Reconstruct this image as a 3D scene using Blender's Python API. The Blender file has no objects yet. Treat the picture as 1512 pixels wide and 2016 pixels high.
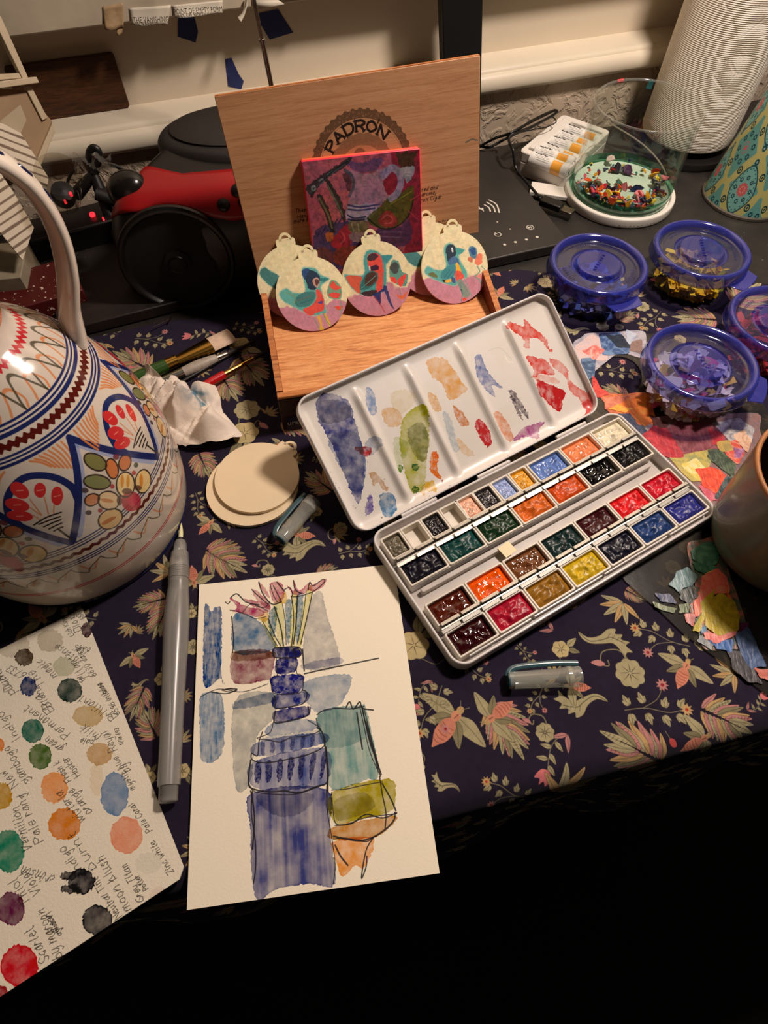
import bpy, bmesh, math, random
import numpy as np
from math import sin, cos, pi, radians, hypot, atan2
from mathutils import Vector, Matrix, Euler

S = bpy.context.scene
COL = S.collection
RNG = random.Random(7)

# ---------------------------------------------------------------- camera
# desk top = z 0, floor = z -0.74; metres.  The phone is held 37 cm above the desk, looking down.
H = 0.3653
PITCH, ROLL, FOC = radians(58.16), radians(1.17), 1200.0
cam_d = bpy.data.cameras.new('camera')
cam = bpy.data.objects.new('camera', cam_d)
COL.objects.link(cam)
cam_d.sensor_fit = 'VERTICAL'
cam_d.sensor_height = 24.0
cam_d.lens = 24.0 * FOC / 2016.0
cam_d.clip_start = 0.02
_F = Vector((0, cos(PITCH), -sin(PITCH)))
_R = Vector((1, 0, 0))
_U = _R.cross(_F)
_R2 = cos(ROLL) * _R + sin(ROLL) * _U
_U2 = -sin(ROLL) * _R + cos(ROLL) * _U
cam.matrix_world = Matrix(((_R2.x, _U2.x, -_F.x, 0), (_R2.y, _U2.y, -_F.y, 0), (_R2.z, _U2.z, -_F.z, H), (0, 0, 0, 1)))
S.camera = cam

# ---------------------------------------------------------------- light
S.view_settings.view_transform = 'Standard'
S.view_settings.look = 'None'
S.view_settings.exposure = 0.0
S.view_settings.gamma = 1.0
S.view_settings.use_curve_mapping = False
w = bpy.data.worlds.new('dim_room')
S.world = w
w.use_nodes = True
w.node_tree.nodes['Background'].inputs[0].default_value = (1.0, 0.85, 0.72, 1)
w.node_tree.nodes['Background'].inputs[1].default_value = 0.018
def lamp(name, loc, power, color, radius):
    d = bpy.data.lights.new(name, 'POINT')
    d.energy = power
    d.color = color
    d.shadow_soft_size = radius
    o = bpy.data.objects.new(name, d)
    o.location = loc
    COL.objects.link(o)
    return o
lamp('desk_lamp_bulb', (0.33, 0.44, 0.69), 23.0, (1.0, 0.84, 0.73), 0.045)
S.cycles.use_denoising = True
S.cycles.transparent_max_bounces = 24
S.cycles.max_bounces = 10
S.cycles.caustics_reflective = False
S.cycles.caustics_refractive = False

# ---------------------------------------------------------------- helpers
def lin(c):
    return tuple(((v / 255.0) / 12.92 if v <= 10 else ((v / 255.0 + 0.055) / 1.055) ** 2.4) for v in c)

def T(o, label=None, cat=None, group=None, kind=None):
    if label: o['label'] = label
    if cat: o['category'] = cat
    if group: o['group'] = group
    if kind: o['kind'] = kind
    return o

def thing(name, label, cat, loc=(0, 0, 0), rot=(0, 0, 0), group=None):
    o = bpy.data.objects.new(name, None)
    o.empty_display_size = 0.02
    COL.objects.link(o)
    o.location = loc
    o.rotation_euler = rot
    return T(o, label, cat, group)

class MB:
    """Collects polygons for one mesh."""
    def __init__(s):
        s.v, s.f, s.uv, s.mi = [], [], {}, []
    def add(s, vs, fs, uvs=None, mi=0):
        b = len(s.v)
        s.v += [tuple(p) for p in vs]
        for f in fs:
            s.f.append(tuple(b + i for i in f))
            s.mi.append(mi)
        if uvs is not None:
            for i, t in enumerate(uvs): s.uv[b + i] = t
        return s
    def box(s, c, d, rz=0.0, M=None, mi=0):
        x, y, z = d[0] / 2, d[1] / 2, d[2] / 2
        R = M if M is not None else Matrix.Rotation(rz, 3, 'Z')
        c = Vector(c)
        vs = [c + R @ Vector((sx * x, sy * y, sz * z)) for sz in (-1, 1) for sx, sy in ((-1, -1), (1, -1), (1, 1), (-1, 1))]
        return s.add(vs, [(3, 2, 1, 0), (4, 5, 6, 7), (0, 1, 5, 4), (1, 2, 6, 5), (2, 3, 7, 6), (3, 0, 4, 7)], mi=mi)
    def prism(s, pts, z0, z1, hole=None, M=None, mi=0):
        n = len(pts)
        tr = (lambda p: M @ Vector(p)) if M is not None else Vector
        if hole is None:
            vs = [tr((x, y, z0)) for x, y in pts] + [tr((x, y, z1)) for x, y in pts]
            fs = [tuple(range(n - 1, -1, -1)), tuple(range(n, 2 * n))] + [(i, (i + 1) % n, n + (i + 1) % n, n + i) for i in range(n)]
            return s.add(vs, fs, mi=mi)
        vs = []
        for ring, z in ((pts, z0), (pts, z1), (hole, z1), (hole, z0)):
            vs += [tr((x, y, z)) for x, y in ring]
        fs = []
        for k in range(4):
            a, b = k * n, ((k + 1) % 4) * n
            fs += [(a + i, a + (i + 1) % n, b + (i + 1) % n, b + i) for i in range(n)]
        return s.add(vs, fs, mi=mi)
    def lathe(s, prof, seg=64, c=(0, 0, 0), cap0=False, cap1=False, uv=False, a0=0.0, a1=2 * pi, M=None, mi=0):
        full = abs(a1 - a0 - 2 * pi) < 1e-6
        na = seg + 1 if (uv or not full) else seg
        vs, uvs = [], []
        for r, z in prof:
            for i in range(na):
                a = a0 + (a1 - a0) * i / seg
                p = Vector((c[0] + r * cos(a), c[1] + r * sin(a), c[2] + z))
                vs.append(M @ p if M is not None else p)
                uvs.append((i / seg, z))
        fs = []
        for j in range(len(prof) - 1):
            for i in range(seg):
                k = (i + 1) % na
                fs.append((j * na + i, j * na + k, (j + 1) * na + k, (j + 1) * na + i))
        if cap0: fs.append(tuple(reversed(range(0, seg))))
        if cap1: fs.append(tuple((len(prof) - 1) * na + i for i in range(seg)))
        return s.add(vs, fs, uvs if uv else None, mi=mi)
    def tube(s, path, r, seg=10, caps=True, flat=1.0, mi=0, side=None):
        P = [Vector(p) for p in path]
        n = len(P)
        R = r if hasattr(r, '__len__') else [r] * n
        up = Vector((0, 0, 1))
        t0 = (P[1] - P[0]).normalized()
        if abs(t0.dot(up)) > 0.95: up = Vector((0, 1, 0))
        side = Vector(side) if side is not None else t0.cross(up).normalized()
        vs = []
        for i in range(n):
            t = (P[min(i + 1, n - 1)] - P[max(i - 1, 0)]).normalized()
            side = (side - t * side.dot(t)).normalized()
            nn = side.cross(t)
            for k in range(seg):
                a = 2 * pi * k / seg
                vs.append(P[i] + side * (cos(a) * R[i]) + nn * (sin(a) * R[i] * flat))
        fs = [(i * seg + k, i * seg + (k + 1) % seg, (i + 1) * seg + (k + 1) % seg, (i + 1) * seg + k) for i in range(n - 1) for k in range(seg)]
        if caps:
            fs.append(tuple(range(seg - 1, -1, -1)))
            fs.append(tuple((n - 1) * seg + k for k in range(seg)))
        return s.add(vs, fs, mi=mi)
    def grid(s, fn, nu, nv, uvfn=None, mi=0):
        vs, uvs = [], []
        for j in range(nv + 1):
            for i in range(nu + 1):
                vs.append(fn(i / nu, j / nv))
                if uvfn: uvs.append(uvfn(i / nu, j / nv))
        fs = [(j * (nu + 1) + i, j * (nu + 1) + i + 1, (j + 1) * (nu + 1) + i + 1, (j + 1) * (nu + 1) + i) for j in range(nv) for i in range(nu)]
        return s.add(vs, fs, uvs if uvfn else None, mi=mi)
    def build(s, name, m, parent=None, smooth=True, bevel=0.0, bseg=2, angle=35, solid=0.0, sub=0, kind=None, label=None, fix=True):
        me = bpy.data.meshes.new(name)
        me.from_pydata([tuple(v) for v in s.v], [], s.f)
        for mm in (m if isinstance(m, (list, tuple)) else [m]): me.materials.append(mm)
        if any(s.mi): me.polygons.foreach_set('material_index', s.mi)
        if s.uv:
            ul = me.uv_layers.new(name='map')
            idx = np.empty(len(me.loops), np.int32)
            me.loops.foreach_get('vertex_index', idx)
            ar = np.zeros((len(s.v), 2), np.float32)
            for i, t in s.uv.items(): ar[i] = t
            ul.data.foreach_set('uv', ar[idx].ravel())
        if fix:
            bm = bmesh.new(); bm.from_mesh(me)
            bmesh.ops.recalc_face_normals(bm, faces=bm.faces)
            bm.to_mesh(me); bm.free()
        if smooth:
            me.polygons.foreach_set('use_smooth', [True] * len(me.polygons))
            me.set_sharp_from_angle(angle=radians(angle))
        me.update()
        o = bpy.data.objects.new(name, me)
        COL.objects.link(o)
        if parent is not None: o.parent = parent
        if solid:
            d = o.modifiers.new('solid', 'SOLIDIFY'); d.thickness = solid; d.offset = 0
        if bevel:
            d = o.modifiers.new('bevel', 'BEVEL'); d.width = bevel; d.segments = bseg; d.limit_method = 'ANGLE'; d.angle_limit = radians(40)
        if sub:
            d = o.modifiers.new('sub', 'SUBSURF'); d.levels = sub; d.render_levels = sub
        if kind: o['kind'] = kind
        if label: o['label'] = label
        return o

def rrect(w, h, r, n=6, cx=0.0, cy=0.0):
    pts = []
    for sx, sy, a in ((1, -1, -pi / 2), (1, 1, 0), (-1, 1, pi / 2), (-1, -1, pi)):
        for i in range(n + 1):
            t = a + (pi / 2) * i / n
            pts.append((cx + sx * (w / 2 - r) + r * cos(t), cy + sy * (h / 2 - r) + r * sin(t)))
    return pts
def circ(r, n=48, cx=0.0, cy=0.0, ry=None, a0=0.0):
    ry = r if ry is None else ry
    return [(cx + r * cos(a0 + 2 * pi * i / n), cy + ry * sin(a0 + 2 * pi * i / n)) for i in range(n)]
def spline(pts, n=6, closed=False):
    P = [np.array(p, float) for p in pts]
    m = len(P); out = []
    rng = range(m) if closed else range(m - 1)
    for i in rng:
        if closed: a, b, c, d = P[i - 1], P[i], P[(i + 1) % m], P[(i + 2) % m]
        else: a, b, c, d = P[max(i - 1, 0)], P[i], P[i + 1], P[min(i + 2, m - 1)]
        for k in range(n):
            t = k / n
            out.append(tuple(0.5 * (2 * b + (c - a) * t + (2 * a - 5 * b + 4 * c - d) * t * t + (3 * b - a - 3 * c + d) * t ** 3)))
    if not closed: out.append(tuple(P[-1]))
    return out

# ---- node materials
class NT:
    def __init__(s, name):
        s.m = bpy.data.materials.new(name); s.m.use_nodes = True
        s.t = s.m.node_tree; s.t.nodes.clear()
        s.out = s.n('ShaderNodeOutputMaterial')
    def n(s, typ, **kw):
        nd = s.t.nodes.new(typ)
        for k, v in kw.items(): setattr(nd, k, v)
        return nd
    def l(s, a, b): s.t.links.new(a, b)
    def put(s, sock, v):
        if hasattr(v, 'is_output'): s.l(v, sock)
        else:
            if isinstance(v, (tuple, list)) and len(v) == 3 and sock.type == 'RGBA': v = (*v, 1)
            sock.default_value = v
    def coord(s, kind='Object', scale=(1, 1, 1), loc=(0, 0, 0), rot=(0, 0, 0)):
        tc = s.n('ShaderNodeTexCoord'); mp = s.n('ShaderNodeMapping')
        s.l(tc.outputs[kind], mp.inputs[0])
        mp.inputs[1].default_value = loc; mp.inputs[2].default_value = rot; mp.inputs[3].default_value = scale
        return mp.outputs[0]
    def noise(s, vec, scale, detail=3.0, rough=0.55, dist=0.0):
        nd = s.n('ShaderNodeTexNoise'); s.l(vec, nd.inputs['Vector'])
        nd.inputs['Scale'].default_value = scale; nd.inputs['Detail'].default_value = detail
        nd.inputs['Roughness'].default_value = rough; nd.inputs['Distortion'].default_value = dist
        return nd.outputs['Fac']
    def ramp(s, fac, stops):
        nd = s.n('ShaderNodeValToRGB'); s.l(fac, nd.inputs[0])
        el = nd.color_ramp.elements
        while len(el) < len(stops): el.new(0.5)
        for e, (p, c) in zip(el, stops): e.position = p; e.color = (*c, 1) if len(c) == 3 else c
        return nd.outputs[0]
    def mix(s, fac, a, b, mode='MIX'):
        nd = s.n('ShaderNodeMix', data_type='RGBA', blend_type=mode)
        s.put(nd.inputs[0], fac); s.put(nd.inputs[6], a); s.put(nd.inputs[7], b)
        return nd.outputs[2]
    def math(s, op, a, b=0.0):
        nd = s.n('ShaderNodeMath', operation=op); s.put(nd.inputs[0], a); s.put(nd.inputs[1], b)
        return nd.outputs[0]
    def bump(s, h, strength=0.3, dist=0.001, normal=None):
        nd = s.n('ShaderNodeBump'); s.put(nd.inputs['Height'], h)
        nd.inputs['Strength'].default_value = strength; nd.inputs['Distance'].default_value = dist
        if normal is not None: s.l(normal, nd.inputs['Normal'])
        return nd.outputs[0]
    def bsdf(s, color, rough=0.5, metal=0.0, normal=None, spec=0.5, coat=0.0, emit=None, estr=0.0, sheen=0.0, sss=0.0):
        p = s.n('ShaderNodeBsdfPrincipled')
        s.put(p.inputs['Base Color'], color); s.put(p.inputs['Roughness'], rough); s.put(p.inputs['Metallic'], metal)
        p.inputs['Specular IOR Level'].default_value = spec
        p.inputs['Coat Weight'].default_value = coat; p.inputs['Coat Roughness'].default_value = 0.08
        if normal is not None: s.l(normal, p.inputs['Normal'])
        if emit is not None: s.put(p.inputs['Emission Color'], emit); p.inputs['Emission Strength'].default_value = estr
        if sheen: p.inputs['Sheen Weight'].default_value = sheen
        return p.outputs[0]
    def done(s, sh):
        s.l(sh, s.out.inputs[0]); return s.m

def M_plain(name, col, rough=0.5, metal=0.0, var=0.0, vscale=40, bump=0.0, bscale=200, bdist=0.0005, coat=0.0, spec=0.5, col2=None, dist=0.0, detail=4):
    t = NT(name); c = lin(col); v = t.coord()
    colr = c
    if var or col2:
        c2 = lin(col2) if col2 else tuple(x * (1 - var) for x in c)
        colr = t.ramp(t.noise(v, vscale, detail, 0.6, dist), [(0.35, c), (0.65, c2)])
    nm = t.bump(t.noise(v, bscale, 4), bump, bdist) if bump else None
    return t.done(t.bsdf(colr, rough, metal, nm, spec, coat))

def M_clear(name, tint, alpha=0.12, rough=0.05, edge=0.5, diff=None, bump=0.0, bscale=120, gl=0.5):
    """Thin clear plastic or glass: mostly see-through, gloss rising at grazing angles."""
    t = NT(name)
    nm = t.bump(t.noise(t.coord(), bscale, 3), bump, 0.0006) if bump else None
    lw = t.n('ShaderNodeLayerWeight'); lw.inputs['Blend'].default_value = 0.5
    tr = t.n('ShaderNodeBsdfTransparent'); tr.inputs[0].default_value = (*lin(tint), 1)
    body = t.bsdf(lin(diff or tint), max(rough, 0.15), 0.0, nm)
    g = t.n('ShaderNodeBsdfGlossy'); g.inputs['Roughness'].default_value = rough; g.inputs[0].default_value = (1, 1, 1, 1)
    if nm is not None:
        t.l(nm, g.inputs['Normal']); t.l(nm, lw.inputs['Normal'])
    m1 = t.n('ShaderNodeMixShader'); m1.inputs[0].default_value = alpha
    t.l(tr.outputs[0], m1.inputs[1]); t.l(body, m1.inputs[2])
    m2 = t.n('ShaderNodeMixShader')
    t.l(t.math('ADD', t.math('MULTIPLY', t.math('POWER', lw.outputs['Facing'], 4.0), gl * edge * 1.6), 0.045 * gl), m2.inputs[0])
    t.l(m1.outputs[0], m2.inputs[1]); t.l(g.outputs[0], m2.inputs[2])
    return t.done(m2.outputs[0])

# ---------------------------------------------------------------- flat print, worked out here as arrays of colour
NPR = np.random.default_rng(11)
def vnoise(h, w, cells, octv=3, seed=0):
    r = np.random.default_rng(seed)
    out = np.zeros((h, w), np.float32); amp, tot = 1.0, 0.0
    for o in range(octv):
        cx = max(2, int(cells * 2 ** o)); cy = max(2, int(cx * h / max(w, 1)))
        g = r.random((cy + 2, cx + 2)).astype(np.float32)
        y = np.linspace(0, cy, h, endpoint=False); x = np.linspace(0, cx, w, endpoint=False)
        yi, xi = y.astype(int), x.astype(int)
        fy, fx = (y - yi)[:, None], (x - xi)[None]
        fy, fx = fy * fy * (3 - 2 * fy), fx * fx * (3 - 2 * fx)
        a = g[yi][:, xi]; b = g[yi][:, xi + 1]; c = g[yi + 1][:, xi]; d = g[yi + 1][:, xi + 1]
        out += amp * ((a * (1 - fx) + b * fx) * (1 - fy) + (c * (1 - fx) + d * fx) * fy)
        tot += amp; amp *= 0.55
    return out / tot
def blur(m, r):
    r = int(max(1, r))
    for ax in (0, 1):
        p = np.pad(m, [(r + 1, r) if a == ax else (0, 0) for a in (0, 1)], mode='edge')
        c = np.cumsum(p, axis=ax, dtype=np.float32)
        n = m.shape[ax]
        m = (np.take(c, range(2 * r + 1, 2 * r + 1 + n), ax) - np.take(c, range(0, n), ax)) / (2 * r + 1)
    return m
class Canvas:
    """x0..x1, y0..y1 in local millimetres; row 0 is y0."""
    def __init__(s, x0, x1, y0, y1, res, color=(255, 255, 255), alpha=False):
        s.x0, s.y0, s.s = x0, y0, res
        s.w, s.h = int(round((x1 - x0) * res)), int(round((y1 - y0) * res))
        s.x1, s.y1 = x1, y1
        s.a = np.empty((s.h, s.w, 3), np.float32); s.a[:] = np.array(lin(color), np.float32)
        s.al = np.zeros((s.h, s.w), np.float32) if alpha else None
    def mask(s, polys, pad=2, ss=3):
        """anti-aliased nonzero-winding cover of a list of polygons -> (mask, y slice, x slice)"""
        P = [(np.asarray(p, float) - (s.x0, s.y0)) * s.s for p in polys]
        al = np.concatenate(P)
        xa, xb = int(max(0, math.floor(al[:, 0].min()) - pad)), int(min(s.w, math.ceil(al[:, 0].max()) + pad))
        ya, yb = int(max(0, math.floor(al[:, 1].min()) - pad)), int(min(s.h, math.ceil(al[:, 1].max()) + pad))
        if xb <= xa or yb <= ya: return None
        W, Hh = (xb - xa) * ss, (yb - ya) * ss
        Tg = np.zeros((Hh, W + 1), np.int16)
        for p in P:
            q = (p - (xa, ya)) * ss - 0.5
            for (ax, ay), (bx, by) in zip(q, np.roll(q, -1, 0)):
                if ay == by: continue
                sg = 1
                if ay > by: ax, ay, bx, by, sg = bx, by, ax, ay, -1
                r0, r1 = max(0, math.ceil(ay)), min(Hh - 1, math.ceil(by) - 1)
                if r1 < r0: continue
                rr = np.arange(r0, r1 + 1)
                xx = np.ceil(ax + (rr - ay) * (bx - ax) / (by - ay)).astype(int).clip(0, W)
                np.add.at(Tg, (rr, xx), sg)
        m = (np.cumsum(Tg[:, :W], axis=1) != 0).astype(np.float32)
        m = m.reshape(yb - ya, ss, xb - xa, ss).mean((1, 3))
        return m, slice(ya, yb), slice(xa, xb)
    def put(s, mk, col, a=1.0):
        if mk is None: return
        m, ys, xs = mk
        m = m * a
        c = np.array(lin(col), np.float32)
        s.a[ys, xs] = s.a[ys, xs] * (1 - m[..., None]) + c * m[..., None]
        if s.al is not None: s.al[ys, xs] = np.maximum(s.al[ys, xs], m)
    def poly(s, pts, col, a=1.0): s.put(s.mask([pts]), col, a)
    def polys(s, L, col, a=1.0): s.put(s.mask(L), col, a)
    def _strokes(s, pts, wd):
        P = [np.asarray(p, float) for p in pts]; L = []
        n = len(P)
        W = wd if hasattr(wd, '__len__') else [wd] * n
        for i in range(n - 1):
            d = P[i + 1] - P[i]; ln = hypot(*d)
            if ln < 1e-9: continue
            nn = np.array((-d[1], d[0])) / ln
            a, b = W[i] / 2, W[i + 1] / 2
            L.append([P[i] - nn * a, P[i + 1] - nn * b, P[i + 1] + nn * b, P[i] + nn * a])
        for i in range(n):
            if W[i] * s.s > 1.0: L.append(circ(W[i] / 2, 10, P[i][0], P[i][1]))
        return L
    def line(s, pts, wd, col, a=1.0, n=0, closed=False):
        if n: pts = spline(pts, n, closed)
        if closed: pts = list(pts) + [pts[0]]
        L = s._strokes(pts, wd)
        if L: s.put(s.mask(L), col, a)
    def ell(s, x, y, rx, ry, col, ang=0.0, a=1.0, n=28):
        c, d = cos(ang), sin(ang)
        s.poly([(x + rx * cos(t) * c - ry * sin(t) * d, y + rx * cos(t) * d + ry * sin(t) * c) for t in np.linspace(0, 2 * pi, n, endpoint=False)], col, a)
    def wob(s, pts, amp, step=0.8, seed=0):
        r = random.Random(seed); out = []
        n = len(pts)
        for i in range(n):
            a, b = np.asarray(pts[i], float), np.asarray(pts[(i + 1) % n], float)
            k = max(1, int(hypot(*(b - a)) / step))
            for j in range(k):
                p = a + (b - a) * j / k
                out.append((p[0] + r.gauss(0, amp), p[1] + r.gauss(0, amp)))
        return out
    def wash(s, pts, col, a=0.7, amp=0.25, grain=0.5, cells=6, edge=0.35, seed=0, smooth=True, streak=None):
        """watercolour: pigment multiplies the paper, pools at its rim and granulates"""
        if smooth: pts = spline(pts, 5, True)
        mk = s.mask([s.wob(pts, amp, 0.9, seed)])
        if mk is None: return
        m, ys, xs = mk
        h, wd = m.shape
        nz = vnoise(h, wd, cells, 4, seed + 5)
        if streak is not None:
            nz = 0.45 * nz + 0.55 * vnoise(h, wd, max(3, cells * 3), 3, seed + 9)[np.linspace(0, h * streak, h).astype(int).clip(0, h - 1)]
        nz = (nz - nz.mean()) / (nz.std() + 1e-6)
        den = a * (1 + 0.35 * grain * nz) + edge * a * np.clip(m - blur(m, max(2, s.s * 0.8)), 0, 1)
        den = np.clip(den, 0, 1.15) * m
        c = np.array(lin(col), np.float32)
        s.a[ys, xs] *= np.clip(1 - den[..., None] * (1 - c), 0, 1)
        if s.al is not None: s.al[ys, xs] = np.maximum(s.al[ys, xs], np.clip(den, 0, 1))
    def text(s, txt, p, ht, ang, wd, col, font='hand', slant=0.25, gap=0.22, jit=0.0, seed=0, a=1.0, wide=1.0, serif=0.0, arc=None):
        r = random.Random(seed)
        x = 0.0; c, d = cos(ang), sin(ang)
        F = FONT_CAPS if font == 'caps' else FONT_HAND
        for ch in txt:
            g = F.get(ch) or FONT_CAPS.get(ch)
            if ch == ' ' or g is None:
                x += 0.45 * wide; continue
            gw, strokes = g
            for st in strokes:
                q = []
                for u, v in st:
                    u2, v2 = x + u * wide + slant * v + r.gauss(0, jit), v + r.gauss(0, jit)
                    if arc:
                        t = arc[2] - u2 * ht / arc[1]
                        rr = arc[1] + v2 * ht
                        q.append((arc[0][0] + rr * cos(t), arc[0][1] + rr * sin(t)))
                    else:
                        q.append((p[0] + ht * (u2 * c - v2 * d), p[1] + ht * (u2 * d + v2 * c)))
                s.line(q, wd, col, a)
                if serif:
                    for e, f in ((0, 1), (-1, -2)):
                        A, B = np.array(q[e]), np.array(q[f])
                        t = (B - A) / (hypot(*(B - A)) + 1e-9); nn = np.array((-t[1], t[0]))
                        if len(st) < 9: s.line([A - nn * serif, A + nn * serif], wd * 0.5, col, a)
            x += (gw + gap) * wide
        return x * ht
    def image(s, name):
        im = bpy.data.images.new(name, s.w, s.h, alpha=s.al is not None, float_buffer=False)
        im.colorspace_settings.name = 'sRGB'
        c = np.clip(s.a, 0, 1)
        srgb = np.where(c <= 0.0031308, c * 12.92, 1.055 * np.power(c, 1 / 2.4) - 0.055)
        px = np.ones((s.h, s.w, 4), np.float32); px[..., :3] = srgb
        if s.al is not None: px[..., 3] = np.clip(s.al, 0, 1)
        im.pixels.foreach_set(px.ravel()); im.update(); im.pack()
        im.alpha_mode = 'CHANNEL_PACKED'
        return im
def print_node(t, cv, name, vec=None, uv=False):
    """colour (and cover) of a canvas laid on local x, y in metres (or on the uv map in millimetres)"""
    if vec is None: vec = t.coord('UV' if uv else 'Object')
    k = 1.0 if uv else 1000.0
    mp = t.n('ShaderNodeMapping'); t.l(vec, mp.inputs[0])
    sx, sy = 1.0 / (cv.x1 - cv.x0), 1.0 / (cv.y1 - cv.y0)
    mp.inputs[3].default_value = (k * sx, k * sy, 1)
    mp.inputs[1].default_value = (-cv.x0 * sx, -cv.y0 * sy, 0)
    im = t.n('ShaderNodeTexImage', extension='EXTEND'); im.image = cv.image(name)
    t.l(mp.outputs[0], im.inputs[0])
    return im.outputs[0], im.outputs[1]
def _font(spec):
    out = {}
    for line in spec.strip().split('\n'):
        ch, wdt, *st = line.split('|')
        out[ch] = (float(wdt), [[(int(a[0]) / 9.0 * float(wdt), (int(a[1:]) - 3) / 6.0) for a in k.split()] for k in st])
    return out
# each point = x digit 0-9 (across the letter) + y number: 3 baseline, 9 cap height, 6-7 x-height, 0 descender
FONT_CAPS = _font('''
A|.75|03 49 93|25 75
B|.6|03 09|09 69 98 77 66 06|66 95 84 63 03
C|.7|98 79 49 18 06 14 43 73 94
D|.7|03 09|09 59 88 96 84 53 03
E|.6|99 09 03 93|06 66
F|.55|99 09 03|06 66
G|.7|98 79 49 18 06 14 43 73 95 66
H|.7|03 09|93 99|06 96
I|.15|43 49
J|.4|99 94 63 24 05
K|.65|03 09|99 06 93
L|.55|09 03 93
M|.85|03 09 45 99 93
N|.7|03 09 93 99
O|.75|49 18 06 14 43 74 96 78 49
P|.6|03 09|09 69 98 97 66 06
Q|.75|49 18 06 14 43 74 96 78 49|64 93
R|.65|03 09|09 69 98 97 66 06|56 93
S|.6|98 69 28 17 36 65 94 73 33 04
T|.65|43 49|09 99
U|.7|09 05 33 63 95 99
V|.7|09 43 99
W|.95|09 23 48 73 99
X|.65|03 99|09 93
Y|.65|09 46 99|46 43
Z|.6|09 99 03 93
0|.55|49 07 05 43 95 97 49
1|.3|28 59 53
2|.55|08 39 87 03 93
3|.5|09 79 97 46 95 63 04
4|.55|73 79 05 95
5|.5|99 09 06 66 95 63 04
6|.5|79 16 04 43 84 86 46 05
7|.5|09 99 33
8|.5|46 08 49 98 46 04 43 95 46
9|.5|96 46 07 49 98 96 73
.|.15|43 44
,|.15|44 31
-|.4|06 96
''')
FONT_HAND = _font('''
a|.5|86 57 16 04 33 64 87|87 84 93
b|.5|09 03|05 37 76 94 63 03
c|.42|96 67 26 04 43 94
d|.5|86 46 05 23 64|89 84 93
e|.45|05 85 87 47 05 33 94
f|.35|99 69 47 43 31|16 76
g|.5|86 46 05 33 75|87 82 50 11
h|.48|09 03|05 47 86 84 93
i|.2|37 34 63|48 49
j|.25|67 62 30 01|68 69
k|.45|09 03|87 05 93
l|.22|39 34 63
m|.75|07 03|05 27 46 43|45 67 86 84 93
n|.48|07 03|05 47 86 84 93
o|.48|47 06 04 43 84 86 47
p|.5|07 00|06 47 86 84 43 04
q|.5|86 46 05 33 75|87 80 91
r|.35|07 03|05 37 86
s|.38|86 47 16 65 84 43 04
t|.35|49 44 63 93|17 87
u|.5|07 04 33 64|87 84 93
v|.45|07 43 87
w|.7|07 23 46 63 97
x|.45|07 83|87 03
y|.48|07 04 33 75|87 82 50 11
z|.45|07 87 03 83
''')

# ---------------------------------------------------------------- measured lay-out and drawings (millimetres on each thing's own face)
CARD_C, CARD_A = (-0.0432, 0.0871), 0.1414
SW_O, SW_A, SW_W, SW_H = (-0.2056, -0.0657), 0.5760, 0.13, 0.1705
PAD_LOC, PAD_ROT, PAD_W, PAD_D = Vector((0.1715, 0.5265, 0)), 0.358, 0.125, 0.172
CH_LOC, CH_ROT = (0.1855, 0.6815, 0.0006), -0.63

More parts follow.
